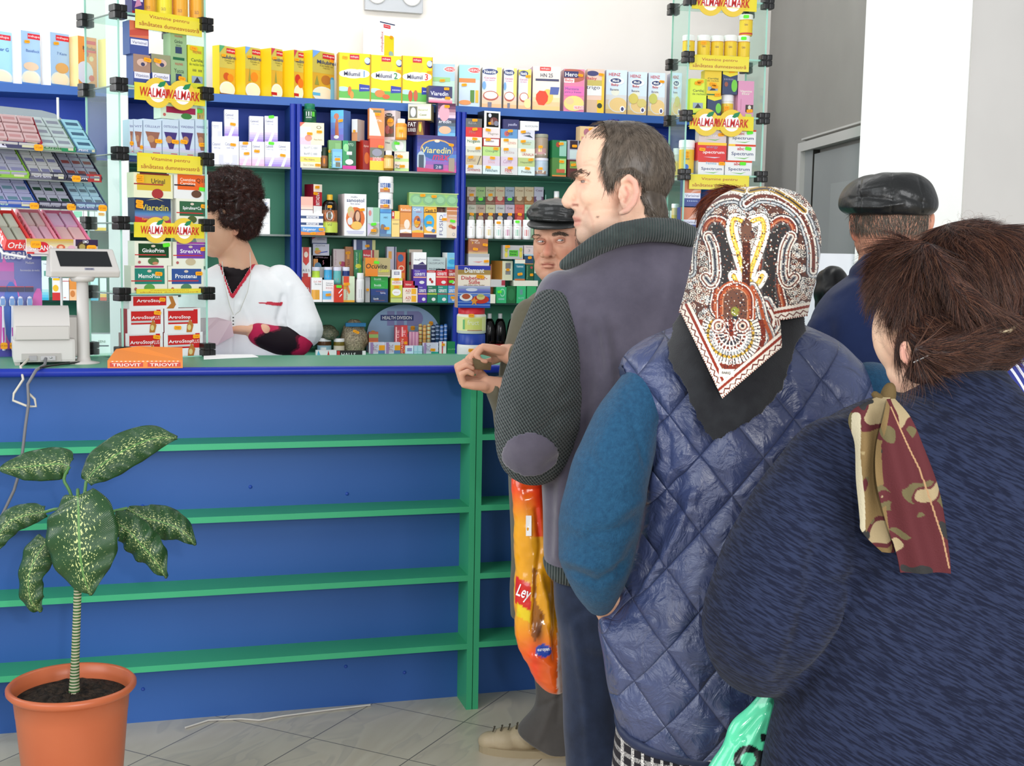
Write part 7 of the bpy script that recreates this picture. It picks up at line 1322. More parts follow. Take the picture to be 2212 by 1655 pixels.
    for R0,R1,c,c2,k in ((46,52,'caa23a','5a4a20',30),(38,46,'8a8e90','efe6d8',40),(33,38,'efe6d8','efe6d8',1),(27,33,'7a2f20','efe6d8',24),(24,27,'efe6d8','efe6d8',1),(14,24,'33303a','efe6d8',16),(0,14,'efe6d8','7a2f20',8)):
        m=(d<R1)&(d>=R0)&low; C[m]=h(c); C[m&(np.sin(a*k)>.35)]=h(c2)
    for s in(-1,1):
        for R,c in ((17,'7a2f20'),(15,'efe6d8'),(11,'7a2f20'),(8,'d8c8b4'),(4,'2a2630')): bl((R-np.hypot(x-(cx0+s*26),y-(cy0-18)))/1.2+.5,c)
    st([(1578,694),(1580,722)],5,'7a2f20')
    hs=(np.floor(x/2.1)*127.1+np.floor(y/2.1)*311.7); hs=np.abs(np.sin(hs)*43758.5)%1; C[hs<.06]=h('2a2630'); C[hs>.965]=h('efe6d8'); C[(hs>.92)&(hs<.965)]=h('8a4a34')
    # border: rust line and zigzag along the hem
    for A,B in (((1472,676),(1560,858)),((1560,858),(1690,748)),((1690,690),(1742,680))):
        ex,ey=B[0]-A[0],B[1]-A[1]; L=math.hypot(ex,ey); ex/=L;ey/=L; u=(x-A[0])*ex+(y-A[1])*ey; v=(x-A[0])*ey-(y-A[1])*ex
        if A==(1472,676): v=(x-A[0])*ey-(y-A[1])*ex
        w=v if A!=(1690,690) else v
        m=(w<26)&(w>-12)&(u>-14)&(u<L+16); C[m&(w>19)]=h('e9dfcf'); C[m&(w>14)&(w<=20)]=h('8a2f1e'); mm=m&(w<=14); C[mm]=h('e9dfcf'); z=w-7-4*np.abs(((u/8.)%2)-1)*1.6+3; C[mm&(np.abs(z)<1.6)]=h('6a2a22'); C[mm&(w<1.5)&(np.sin(u*1.2)>0)]=h('7a2f22')
    bl((7-np.maximum(np.abs(x-1569)-9,np.abs(y-806)-1))/1.2+.5,'f0e8da')
    return C
def scclip(x,y):
    P=[(1470,676),(1560,862),(1690,750),(1687,692),(1742,684),(1820,684),(1820,380),(1400,380),(1400,676)]; return inpoly(x,y,P)
rowsS=[(403,1622,1648,-89,89,.0,6),(405,1600,1680,-89,89,.0,30),(412,1577,1712,-90,90,0,62),(425,1552,1735,-90,90,0,92),(445,1532,1752,-90,90,0,118),(480,1512,1768,-90,90,.0,140),(520,1500,1774,-90,90,.0,150),(560,1494,1771,-90,90,0,154),(600,1486,1764,-90,90,0,158),(640,1476,1754,-86,88,.0,164),(680,1465,1745,-80,86,-.01,172),(720,1462,1742,-66,74,-.02,176),(770,1464,1730,-55,60,-.04,180),(820,1470,1715,-48,50,-.055,182),(868,1480,1700,-44,44,-.068,180)]
fold=lambda x,y: 5*np.exp(-((x-(1635-(y-400)*.05))/9)**2)*(y<470)-4*np.exp(-(segdist(x,y,[(1688,690),(1672,560),(1690,470)])/12)**2)+5*np.exp(-(segdist(x,y,[(1705,690),(1735,600),(1745,520)])/12)**2)-4*np.exp(-(segdist(x,y,[(1535,500),(1510,600),(1480,680)])/9)**2)+3*np.exp(-(segdist(x,y,[(1600,500),(1560,620),(1540,720)])/14)**2)
sf=sheet(rowsS,300,430,d3,'headscarf',p3,vcmat('printed_scarf',.75,0,1,.2,sheen=.1),.0018,colf=scarfcol,clipf=scclip,wr=fold)
onbag(sf,Body(d3),'BARIŞ',1569,806,7,'1a1a20',19,rot=4)
# ===== woman in front with pinned up brown hair and navy wool coat =====
d5=1.72; b=Body(d5)
b.E(2040,650,.02,125,140,115).E(1968,715,.03,84,105,78).C((1952,800,.03,38),(1990,825,.02,55)).E(1990,700,.0,90,100,80).C((2020,800,.03,78),(2040,900,.03,92)).E(1957,762,-.055,15,28,10,-10)
b.L([(930,1830,2280,.02,140),(1100,1800,2400,.02,170),(1500,1760,2430,.02,180),(1900,1730,2440,.02,170)])
b.C((1820,980,.0,80),(1700,1200,0,70),(1650,1380,.0,62),(1770,1420,.1,48)); b.hand(b.Q(1800,1425,.10),RH+FH*.2-UPZ*.2,RH-UPZ*.3,1,curl=(.9,1,1,1.1))
b.C((2380,980,.0,80),(2470,1200,0,70),(2480,1450,.05,62),(2430,1650,.15,52)); b.hand(b.Q(2430,1680,.16),-UPZ,-RH,1)
b.C((1950,1900,.02,110),(1950,2400,.02,80),(1960,2760,.02,55)).C((2230,1900,.02,110),(2230,2400,.02,80),(2230,2760,.02,55))
p5=person(b,.004,3,'e9bb9e',[('l',[(1945,745),(1960,785)],14,'e9a596',.8),('l',[(1895,700),(1900,780),(1930,830)],16,'f0cdb0',.6),('l',[(1915,820),(1950,835)],10,'dca890',.6)],'woman with pinned up brown hair in a navy wool coat, back turned, nearest the camera',[([(1950,745),(1958,770)],7,-5),([(1935,740),(1945,800)],8,-3)])
hb_=Body(d5); hb_.E(1975,632,.0,84,112,96,8).E(1950,580,.03,58,62,70).E(2085,600,0,122,122,118).E(2110,722,-.01,100,78,92,-10).E(2190,660,.01,58,84,66).E(2030,735,-.03,90,72,80,10).E(1990,795,-.05,34,30,30).E(2090,775,.02,100,52,84).E(2140,560,-.02,80,76,80).C((2000,540,-.07,20),(2080,640,-.12,22),(2190,720,-.09,20)).C((1990,760,-.10,16),(2080,745,-.12,22),(2190,715,-.09,16))
hme=hb_.mesh(.004,3)
fold5=[([(2005,520),(2020,600),(2080,690),(2160,725)],8,-10),([(1975,640),(2030,690),(2120,715)],8,-8),([(1990,770),(2070,750),(2180,715)],7,-9),([(1960,560),(1950,640),(1975,700)],9,-6),([(2100,520),(2130,600),(2160,660)],9,-7),([(2170,600),(2200,640),(2185,680)],8,-8),([(2040,560),(2060,620),(2110,660)],7,6),([(1930,640),(1950,700),(1990,740)],8,6),([(2030,790),(2120,770),(2170,740)],8,-7),([(1985,800),(1990,802)],9,-8),([(1955,620),(1985,625),(2000,650)],6,-5)]
folds(hme,hb_,fold5,((25,4,5),(60,2.2,6)))
V=getV(hme);x,y=proj(V); face=inpoly(x,y,[(1840,600),(1896,622),(1905,660),(1912,700),(1925,738),(1950,756),(1968,766),(1962,790),(1950,812),(1900,870),(1840,870)])&(((V-hb_.Q(1975,700,0))@FH)<.10)
keep=~face; Cc=np.array(hx('2f1d19'))*(1+.35*wob(V,70,9)[:,None]+.25*wob(V,220,10)[:,None]); hm2,us=submesh(hme,keep,0.,'hair'); setcol(hm2,np.clip(Cc[us],.003,1)); link(hm2,'hair',p5,hairm)
ks=[(1920,560,-.5,.9),(1900,620,-.2,1),(1950,620,-.1,1),(1935,700,.5,1),(1960,660,.3,1),(1990,740,1,.25),(1950,560,-.5,1),(1990,510,-.7,.8),(2030,500,.2,1),(2030,560,.35,1),(2060,640,.7,.8),(2120,690,1,.45),(2180,710,1,.2),(2080,500,.4,1),(2130,520,.5,1),(2170,560,.6,1),(2200,640,.0,1),(2100,600,.5,1),(2150,640,.5,.9),(2060,760,1,-.15),(2130,760,1,-.35),(2180,740,.8,-.6),(2020,790,.8,.2),(1985,800,-.5,1),(2040,800,1,.0),(2100,790,1,-.3)]
strands(hme,keep&(y<803),34000,keyflow(ks),.05,'hair',p5,('1f1210','2b1a17','3a231d','4a2e24','5c3a2c','6a4836'),.00036,8,.05,curl=-.004,lift=.0,seed=3,off=.0004)
fr_=keep&(x<1990)&(y<720); strands(hme,fr_,700,keyflow([(1930,600,-1,.6),(1900,700,-.8,.8),(1960,520,-.8,-.5)]),.045,'hair',p5,('4a2a20','5c3a2c'),.0002,9,.7,curl=.006,lift=.4,seed=5)
fr_=keep&(y<600)&(x>2050); strands(hme,fr_,260,keyflow([(2100,500,.3,-1),(2190,560,1,-.4)]),.03,'hair',p5,('4a2a20','7c5a4c'),.00018,9,.8,curl=.005,lift=.7,seed=6)
mb=MB(); mb.tube([tuple(hb_.Q(1974,783,-.093)),tuple(hb_.Q(2005,768,-.108)),tuple(hb_.Q(2040,747,-.112))],.0011,mat('ccc',.2,.6,metal=.9),6); mb.build('hairpin',p5)
mb=MB(); mb.tube([tuple(hb_.Q(2158,717,-.11)),tuple(hb_.Q(2180,714,-.113)),tuple(hb_.Q(2198,702,-.10))],[.0022,.0034,.0022],mat('c9b896',.25,.6,metal=.5),8); mb.build('hair_clip',p5)
wool=cloth('navy_diagonal_wool','181c2d','272e45',kind='twill',sc=190,rot=-.45,bump=.7,bd=.003,rough=1,sheen=.05,spec=.08,nsc=40)
b=Body(d5); b.L([(850,1945,2210,.02,110),(880,1860,2270,.015,140),(920,1780,2340,.01,170),(980,1730,2410,.0,190),(1060,1740,2445,0,205),(1200,1750,2450,0,212),(1350,1735,2450,0,215),(1480,1700,2450,0,218),(1650,1655,2455,0,222),(1900,1620,2470,0,228),(2300,1600,2490,0,232)],56,2.5)
b.C((1800,1010,-.01,112),(1745,1110,-.03,128),(1695,1230,-.05,138),(1652,1340,-.05,130),(1640,1390,-.03,110),(1700,1420,.04,90),(1770,1430,.10,74)); b.C((2400,1020,0,112),(2470,1200,0,130),(2490,1450,.03,110),(2440,1640,.13,80))
f=[([(1775,1180),(1765,1260),(1740,1360),(1700,1470)],30,-24),([(1790,1270),(1830,1260),(1880,1240)],16,-12),([(1660,1050),(1700,1010)],26,5),([(2145,920),(2155,1200),(2125,1400),(2110,1655)],3,3),([(1600,1330),(1700,1350)],22,5),([(1560,1400),(1640,1440)],16,-5),([(1780,1350),(1900,1330),(2050,1300)],26,6),([(1750,1450),(1900,1430)],24,-5),([(1785,960),(1782,1200)],5,-3),([(1840,900),(1700,960)],20,4)]
garment(b,'coat',p5,wool,.006,4,f,((7,4,3),(16,2.5,4)))
b=Body(d5); b.L([(790,2008,2165,.03,96),(806,1990,2172,.02,112),(826,1966,2190,.02,124),(870,1938,2222,.015,138),(895,1930,2240,.012,150),(905,1940,2236,.012,146)],48,2.3); garment(b,'coat_collar',p5,wool,.005,3,[([(1960,850),(2060,860),(2180,845)],14,5)],((14,2.5,3),))
for xx in (1960,2230): q=floorY(xx,d5+.05); shoe(p5,(q[0],q[1]),math.pi*.4,.25,mat('18181c',.4))
def neckcol(x,y,V):
    n=len(x); C=np.tile(np.array(hx('4e2226')),(n,1)); w1=wob(V,55,21);w2=wob(V,80,22);w3=wob(V*np.array([1,1,.5]),90,23)
    C[w1>.95]=hx('8f8062'); C[(w1>.1)&(w1<.8)&(w2>.3)]=hx('5a5238'); C[w2<-1.1]=hx('2a2a2a'); C[(w3>1.3)]=hx('a09678'); l=segdist(x,y,[(1900,860),(1878,960),(1885,1060),(1900,1180)])<26; C[l&(w1<.5)]=hx('6e5a3a'); C[l&(w1<-.6)]=hx('8a7a58'); e=segdist(x,y,[(1850,900),(1848,980),(1856,1060),(1860,1140)])<9; C[e]=hx('a8a088'); C[segdist(x,y,[(1925,880),(1985,1010),(2035,1160),(2048,1225)])<1.6]=hx('9a7a5a'); return C
gz=vcmat('gauze_scarf',.8,.3,500,.15)
b=Body(d5); b.E(1918,856,-.13,17,30,18,12).C((1890,852,-.14,9),(1912,872,-.15,11),(1935,880,-.15,8)); 
o=garment(b,'scarf_knot',p5,gz,.003,2,(),((60,1,3),),col=lambda me:bl(np.tile(hx('5a4a2e'),(len(me.vertices),1)),wob(getV(me),60,3)*.3,'8a7048'))
sheet([(858,1896,1922,-40,40,-.145,10),(880,1850,1918,-50,50,-.150,20),(910,1834,1912,-60,60,-.152,22),(960,1846,1906,-60,60,-.154,18),(1050,1850,1912,-60,60,-.154,16),(1120,1856,1935,-55,55,-.154,16),(1150,1862,1934,-50,50,-.154,14),(1193,1905,1932,-40,40,-.154,10)],60,180,d5,'scarf_tail',p5,gz,.0018,colf=neckcol,wr=lambda x,y:5*np.sin((x-1850)/9.)+2*np.sin(y/21.))
sheet([(862,1915,1935,-40,40,-.165,12),(900,1905,1965,-50,50,-.172,20),(960,1895,1992,-60,60,-.176,24),(1040,1893,2022,-60,60,-.176,24),(1120,1912,2040,-60,60,-.174,22),(1190,1936,2048,-55,55,-.172,20),(1238,1946,2052,-50,50,-.170,18)],80,220,d5,'scarf_tail',p5,gz,.0018,colf=neckcol,wr=lambda x,y:6*np.sin((x-1890-(y-900)*.25)/11.)+2*np.sin(y/27.))
# teal bag
b=Body(1.80); b.L([(1460,1664,1684,.0,6),(1500,1640,1700,0,16),(1560,1585,1720,0,26),(1610,1560,1740,0,36),(1700,1515,1770,0,50),(1850,1480,1800,0,60),(2000,1490,1800,0,60),(2080,1520,1770,0,40)],36,2.2)
me=b.mesh(.0022,4); folds(me,b,[([(1600,1650),(1640,1570),(1665,1500)],9,6),([(1590,1600),(1650,1540)],8,-5),([(1570,1655),(1600,1600)],9,5)],((30,2,3),(80,1.2,4)))
V=getV(me);x,y=proj(V); C=np.tile(hx('58cfa0'),(len(V),1)); d=np.hypot(x-1616,y-1641); C[(d<31)&(d>16)]=hx('15181a'); C[(x>1643)&(y>1586)&(y<1602)]=hx('15181a'); C[(x>1640)&(y>1622)]=hx('15181a'); setcol(me,C); o=link(me,'carrier_bag',None,bagm); tag(o,'mint green plastic carrier bag with black lettering held by the woman in the wool coat','carrier bag')
# ===== man with leather cap at the counter =====
d2=3.5; b=Body(d2)
b.E(1212,500,0,58,68,66).E(1206,530,-.02,54,56,56).E(1196,575,-.02,42,36,46).E(1190,592,-.035,26,20,30).E(1186,568,-.05,24,18,22).E(1222,545,-.03,34,28,34).E(1166,545,-.02,14,28,26)
b.C((1188,520,-.078,6),(1185,534,-.093,8),(1182,547,-.102,10.5)).E(1173,551,-.09,7,6,8).E(1192,552,-.088,8,6,8).E(1184,569,-.082,13,3.5,8).E(1184,576,-.08,12,4,8).E(1161,512,-.062,11,5,10).E(1209,506,-.068,17,6,10)
b.C((1262,520,.03,8),(1266,535,.03,9),(1260,552,.03,7)); b.C((1215,580,.03,46),(1225,650,.05,50))
b.L([(660,1140,1320,.05,70),(800,1110,1330,.05,80),(1100,1110,1330,.05,85),(1300,1120,1320,.05,80)]); b.C((1160,690,.02,36),(1122,920,-.0,32),(1078,838,-.09,24)).C((1300,690,.05,36),(1330,900,.0,30),(1200,800,-.12,24),(1100,765,-.06,22))
b.hand(b.Q(1060,832,-.10),-RH-UPZ*-.12,-FH*.2+UPZ*1.,-1,curl=(1.1,1.15,1.2,1.2),sc=.93,thumb=.9); b.hand(b.Q(1098,764,-.06),-RH*.9+UPZ*.15,-UPZ+-FH*.3,1,curl=(.75,.9,1.,1.1),sc=.93,thumb=.7)
b.C((1200,1250,.02,52),(1196,1500,.0,34),(1196,1600,.0,26)).C((1290,1250,.06,52),(1290,1500,.06,34),(1290,1600,.06,26))
p2=person(b,.0026,2,'dba68a',[('l',[(1184,530),(1182,548)],10,'c9705c',.6),('l',[(1222,548),(1240,545)],14,'cc7c66',.5),('l',[(1160,550),(1158,565)],8,'c97c64',.4),('l',[(1172,572),(1184,570),(1196,573)],2.4,'9a4a44',.9),('l',[(1172,579),(1194,579)],3,'c07468',.6),('l',[(1172,562),(1196,562)],5,'b59680',.45),('l',[(1160,521),(1176,522)],5,'b0745e',.6),('l',[(1200,520),(1220,518)],6,'b0745e',.6),('l',[(1173,592),(1200,596)],10,'c08872',.4),('l',[(1200,530),(1214,533)],3,'b98068',.5),('l',[(1240,515),(1256,540)],12,'c4806a',.4),('l',[(1187,554),(1192,555)],2,'6a3028',.8)],'man in a black leather cap and olive coat at the counter, face half hidden',[([(1162,523),(1174,522)],5,-6),([(1202,521),(1218,519)],6,-7),([(1178,567),(1190,566)],3,-1.5),([(1169,573),(1198,573)],2.2,-2.5),([(1197,548),(1206,562),(1208,575)],3,-2),([(1165,550),(1161,566)],3,-2),([(1186,512),(1188,506)],3,-1.5)])
for x_,y_,r_ in ((1168.5,522,.0098),(1210.5,519.5,.0108)):
    eye(p2,b.Q(x_,y_,-.066 if x_<1200 else -.077),r_,-FH+.35*RH-.02*UPZ,'5f6f70')
    for up,bow in ((1,-5.2),(-1,4.2)): 
        mb=MB(); mb.tube([tuple(b.Q(x_+q*9.5,y_+bow*(1-q*q)+.8*up*-1*abs(q),(-.066 if x_<1200 else -.077)-.0100*math.sqrt(max(0,1-.55*q*q))-.001)) for q in (-1,-.6,-.2,.2,.6,1)],[.0012,.0028,.0034,.0034,.0028,.0012],mat('b9806a' if up>0 else 'c08a74',.5),8); mb.build('eyelid',p2)
brow(p2,[(1153,512),(1160,509),(1169,512)],3.6,170,('4a3e34','6a5c50'),.008,dirx=-1,rad=.0004); brow(p2,[(1195,507),(1206,503),(1222,507)],3.6,230,('4a3e34','6a5c50'),.009,dirx=1,rad=.0004)
me=p2.data;V=getV(me);x,y=proj(V);N=getN(me); strands(me,(x>1242)&(y>492)&(y<528),700,keyflow([(1250,510,.1,1)]),.014,'hair',p2,('6a6058','857b70'),.0005,4,.2)
leather=nmat('black_creased_leather','131414','222322',9,.38,.6,28,spec=.55,bdist=.006)
b=Body(d2); b.E(1206,460,.0,66,27,76,4).E(1202,476,-.01,60,14,74,2).E(1198,474,-.01,60,13,72,4).E(1215,446,.02,50,16,56,6).C((1150,462,-.02,14),(1168,448,-.02,16))
cp=garment(b,'leather_cap',p2,leather,.004,4,[([(1140,470),(1190,474),(1250,470)],3,-3),([(1150,455),(1200,452),(1250,462)],4,-2.5),([(1160,440),(1220,448)],4,2)],((40,.8,3),))
b=Body(d2); b.L([(476,1150,1250,-.03,52),(482,1140,1250,-.045,62),(487,1138,1246,-.06,58),(492,1146,1200,-.07,38)],36,2.2,tilt=.15); garment(b,'cap_peak',p2,leather,.003,3,[([(1145,490),(1200,490),(1245,484)],3,1)],()); 
olive=cloth('olive_grey_coat','5c5748','6e6a58',sc=60,bump=.3,rough=.9)
b=Body(d2); b.L([(615,1190,1290,.04,60),(650,1140,1320,.04,84),(720,1118,1335,.04,96),(900,1098,1338,.04,100),(1150,1100,1340,.04,104),(1330,1104,1336,.04,104)],40); b.C((1152,690,.0,46),(1124,800,.0,46),(1116,930,.0,44),(1100,880,-.05,38),(1080,842,-.085,33)).C((1300,700,.04,46),(1320,880,.0,42),(1200,800,-.12,32),(1120,770,-.07,27))
garment(b,'coat',p2,olive,.006,4,[([(1090,800),(1086,860)],8,-4),([(1060,800),(1075,850)],6,3)],((14,2,3),(30,1,4)))
grey=cloth('grey_trouser_cloth','4c4946','5a5653',sc=120,bump=.2,rough=.9)
b=Body(d2); b.L([(1280,1140,1330,.04,96),(1350,1142,1250,.02,60),(1440,1150,1246,.0,50),(1500,1158,1240,.0,46),(1535,1150,1240,.0,46),(1575,1118,1240,.0,48),(1600,1140,1240,.0,50),(1618,1175,1240,.0,50)],40).L([(1280,1240,1330,.06,70),(1400,1250,1330,.06,50),(1615,1255,1335,.06,44)],36)
garment(b,'trousers',p2,grey,.005,3,[([(1200,1500),(1180,1560),(1165,1600)],8,4),([(1150,1528),(1180,1522),(1215,1500)],6,-5),([(1215,1420),(1205,1560)],7,-4)],((12,1.5,3),))
a_=PZ(1040,1630,0); c_=PZ(1238,1640,0); beige=nmat('beige_leather','b3a283','bfae90',20,.5,.2,90)
dv=c_-a_; ln=np.linalg.norm(dv[:2]); mid_=(a_+c_)/2; mid_[1]+=.03; an_=math.atan2(-dv[1],-dv[0])
sh_=shoe(p2,mid_[:2],an_,ln,beige,'a8987a'); 
mb=MB(); ca,sa=math.cos(an_),math.sin(an_)
for k in range(5):
    X=.06+k*-.022+.03; q=lambda u,v,z:(mid_[0]+u*ca-v*sa,mid_[1]+u*sa+v*ca,z)
    mb.tube([q(X,-.02,.066+.004*k),q(X-.004,0,.074+.005*k),q(X,.02,.066+.004*k)],.0022,mat('5c5344',.6),6)
o=mb.build('shoe_lace'); o.parent=sh_
q_=b.Q(1290,800,.06); shoe(p2,(q_[0]+.06,mid_[1]+.1),an_,ln*.9,beige,'a8987a')
mb=MB(); P=[b.Q(x,y,dd) for x,y,dd in ((1020,774,-.115),(1062,784,-.085),(1060,800,-.085),(1026,798,-.115))]; n_=np.array([0,0,1.])*.0; o2=FH*.012
mb.add([*P,*[p+o2 for p in P]],[[0,1,2,3][::-1],[4,5,6,7],[0,1,5,4],[1,2,6,5],[2,3,7,6],[3,0,4,7]],nmat('brown_wallet_leather','6a5a40','7d6c4e',30,.5)); tag(mb.build('wallet'),'brown folded wallet held in the hands of the man at the counter','wallet')
# ===== man with leather cap seen from behind, right =====
d4=3.3; b=Body(d4)
b.E(1925,480,0,80,90,84).E(1925,520,.02,78,60,74).C((1925,540,.02,66),(1925,640,.03,80)).E(1843,490,.01,8,32,12,-8).E(2011,480,.01,7,22,12,6).L([(640,1810,2060,.02,80),(900,1770,2100,.02,100),(1250,1780,2080,.02,95)])
b.C((1800,720,0,45),(1780,950,0,38),(1790,1150,0,32)).C((2080,720,0,45),(2090,950,0,38),(2080,1150,0,32)); b.hand(b.Q(1790,1170),-UPZ,RH,1); b.hand(b.Q(2080,1170),-UPZ,-RH,1); b.C((1870,1250,0,60),(1870,1550,0,40),(1870,1690,0,32)).C((2000,1250,0,60),(2000,1550,0,40),(2000,1690,0,32))
p4=person(b,.004,3,'d79a7e',[('l',[(1840,470),(1846,520)],9,'e0886e',.7),('l',[(1900,530),(1980,540)],20,'d08c70',.4)],'man in a black leather cap and navy coat seen from behind, beside the white pillar',[([(1870,545),(1950,550)],4,-3),([(1880,560),(1960,562)],3,-2)])
b=Body(d4); b.L([(376,1888,1965,.0,60),(383,1862,1985,0,80),(396,1838,2003,0,96),(415,1824,2014,0,106),(435,1817,2020,0,110),(452,1818,2018,.0,108),(463,1830,2006,.0,100),(468,1842,1996,0,92)],48,2.2)
garment(b,'leather_cap',p4,leather,.004,3,[([(1860,385),(1856,420),(1858,458)],2.2,-2.5),([(1925,376),(1928,420),(1926,462)],2.2,-2.5),([(1985,385),(1996,420),(1992,460)],2.2,-2.5),([(1835,430),(1870,425),(1930,432)],5,-3),([(1860,412),(1910,404)],5,3),([(1840,448),(1900,448),(1950,440)],4,3),([(1950,420),(2000,440)],6,-3)],((28,1.2,3),))
me=p4.data;V=getV(me);x,y=proj(V);N=getN(me)
k=(y<505+.06*(x-1925))&(y>450)&(x>1836)&(x<2006); strands(me,k,4200,keyflow([(1860,480,.3,1),(1925,480,.15,1),(1990,480,-.3,1)]),.022,'hair',p4,('5a5148','6e6458','8a8074','4a423a'),.0006,5,.22,lift=.12)
k=(y<545)&(y>=500)&(x>1850)&(x<2000); strands(me,k,500,keyflow([(1925,500,.1,1)]),.014,'hair',p4,('6e6458','5a5148'),.0004,4,.4,lift=.15)
navyc=cloth('navy_coat_cloth','18264c','20305a',sc=40,bump=.3,rough=.85)
b=Body(d4); b.L([(575,1866,1990,.02,70),(600,1835,2020,.02,86),(640,1785,2070,.02,100),(700,1750,2105,.01,112),(800,1740,2110,0,120),(1000,1742,2110,0,124),(1300,1740,2110,0,124)],44); b.C((1790,720,0,52),(1772,900,0,48),(1785,1130,0,40)).C((2080,720,0,52),(2092,900,0,48),(2085,1130,0,40)).C((1853,590,.0,18),(1880,566,-.06,20),(1930,556,-.085,20),(1985,566,-.05,20),(2000,590,.02,18))
garment(b,'coat',p4,navyc,.006,4,[([(1800,640),(1850,610)],8,3),([(1790,700),(1800,820)],14,-4)],((12,2,3),))
b=Body(d4); b.L([(1290,1790,2075,0,110),(1330,1800,2070,0,90)],36).C((1870,1340,0,62),(1870,1550,0,48),(1870,1690,0,40)).C((2000,1340,0,62),(2000,1550,0,48),(2000,1690,0,40)); garment(b,'trousers',p4,grey,.008,3,(),())
for xx in (1870,2000): q=b.Q(xx,800,0); shoe(p4,q[:2],1.3,.27,mat('1c1c1e',.4))
# ===== pharmacist =====
d6=4.3; b=Body(d6)
b.E(496,450,0,56,64,60).E(468,500,-.01,46,56,48).E(462,530,-.015,28,26,34).C((505,540,.02,36),(520,590,.03,42)).E(508,494,-.05,9,15,7).C((425,495,-.01,7),(416,508,-.01,8)).E(440,540,-.02,12,10,14)
b.L([(600,450,590,.045,50),(660,410,620,.04,62),(900,410,620,.03,70),(1050,405,625,.03,74)]); b.C((620,620,.02,34),(655,726,.0,26),(600,738,-.06,17),(556,720,-.10,15)).C((400,620,.04,34),(370,720,.05,28),(400,745,.0,24))
b.hand(b.Q(552,716,-.105),-RH-UPZ*.02,-FH*.25-UPZ*.6,1,curl=(.12,.15,.2,.28),sc=.92,thumb=.5,spread=.03); b.hand(b.Q(400,745,-.02),RH-UPZ*.1,UPZ,1,curl=(.4,.4,.4,.4),sc=.9)
b.C((460,1060,.03,52),(460,1300,.03,36),(460,1440,.03,28)).C((570,1060,.03,52),(570,1300,.03,36),(570,1440,.03,28))
p6=person(b,.0034,3,'dda98c',[('l',[(505,485),(511,505)],8,'e0957e',.7),('l',[(430,500),(450,510)],14,'d59a80',.4),('l',[(489,560),(520,575)],8,'e6b898',.5)],'pharmacist with curly dark hair in a white tunic with red neckline, reading a slip')
b=Body(d6); b.E(502,420,-.005,62,52,72).E(515,455,.0,52,52,70).E(474,420,-.015,44,46,66).E(528,485,.01,28,30,48).E(484,448,-.03,22,30,50).E(502,462,-.03,24,20,46)
hme=b.mesh(.005,3); folds(hme,b,(),((70,4,3),(150,2.5,5))); setcol(hme,np.clip(np.array(hx('2a1411'))*(1+.4*wob(getV(hme),200,2)[:,None]),.002,1)); V=getV(hme);x,y=proj(V); link(hme,'hair',p6,hairm)
strands(hme,np.ones(len(V),bool),9000,keyflow([(480,380,-.6,-.8),(540,400,.8,-.4),(565,460,1,.3),(540,510,.4,1),(470,430,-1,.2)]),.026,'hair',p6,('1f0f0d','33191a','45231f','5a2e26'),.0006,7,.5,curl=.004,lift=.4,seed=8)
whitec=cloth('white_tunic_cloth','e6e6ea','f0f0f2',sc=50,bump=.2,rough=.8)
b=Body(d6); b.L([(572,470,565,.045,40),(590,432,612,.04,62),(612,398,640,.035,76),(660,385,645,.03,86),(760,380,640,.03,92),(900,380,645,.02,96),(1080,372,655,.02,100)],44,2.4); b.C((604,608,.02,36),(640,655,.01,38),(655,712,.0,42)).C((420,608,.03,36),(385,660,.04,38),(370,712,.05,42))
f=[([(612,640),(600,690),(612,730)],6,-6),([(560,600),(600,660)],10,3),([(520,660),(540,700)],8,4),([(625,620),(622,680)],8,4),([(505,650),(500,760)],3,-2),([(640,730),(610,700)],6,4)]
tn=garment(b,'tunic',p6,whitec,.0036,4,f,((16,1.6,3),))
me=tn.data;V=getV(me);x,y=proj(V);N=getN(me);fr=(V-b.Q(500,650,.03))@FH<.0
hole=inpoly(x,y,[(474,545),(560,535),(556,552),(530,592),(502,634),(488,600),(478,570)])&fr
k=(np.minimum(segdist(x,y,[(474,556),(486,594),(502,640)]),segdist(x,y,[(562,545),(536,590),(502,640)]))<6.5)&fr&~hole; pm,_=submesh(me,k,.003,'red_neckline'); link(pm,'red_neckline',p6,mat('c2213a',.6),5)
V0=getV(p6.data);x0,y0=proj(V0); ku=inpoly(x0,y0,[(470,568),(484,573),(524,581),(545,572),(560,700),(450,700)])&((V0-b.Q(500,650,.03))@FH<.02); pm,_=submesh(p6.data,ku,.006,'undershirt'); link(pm,'undershirt',p6,mat('1c1218',.8),5)
k=inpoly(x,y,[(548,655),(580,651),(613,652),(611,663),(580,660)])&fr; pm,_=submesh(me,k,.003,'pocket_trim'); link(pm,'pocket_trim',p6,mat('c2213a',.6),3)
pm,_=submesh(me,~hole,0.,'tunic'); a_=np.empty(len(me.vertices)*3,'f'); me.attributes['rest'].data.foreach_get('vector',a_); pm.attributes.new('rest','FLOAT_VECTOR','POINT').data.foreach_set('vector',a_.reshape(-1,3)[_].ravel()); pm.materials.append(whitec); tn.data=pm
def slc(me): V=getV(me); w_=wob(V*np.array([1,1,.7]),48,31); C=np.tile(hx('b01e48'),(len(V),1)); C[w_>.35]=hx('1a1018'); C[(w_<.35)&(w_>.15)]=hx('5a1228'); return C
b=Body(d6); b.C((655,722,.0,33),(640,738,-.02,33),(600,735,-.06,31),(558,722,-.10,24)); garment(b,'shirt_sleeve',p6,softm,.005,3,(),((25,1.2,4),),col=slc)
b=Body(d6); b.C((370,722,.05,33),(385,745,.02,28),(400,748,.0,22)); garment(b,'shirt_sleeve',p6,softm,.005,3,(),(),col=slc)
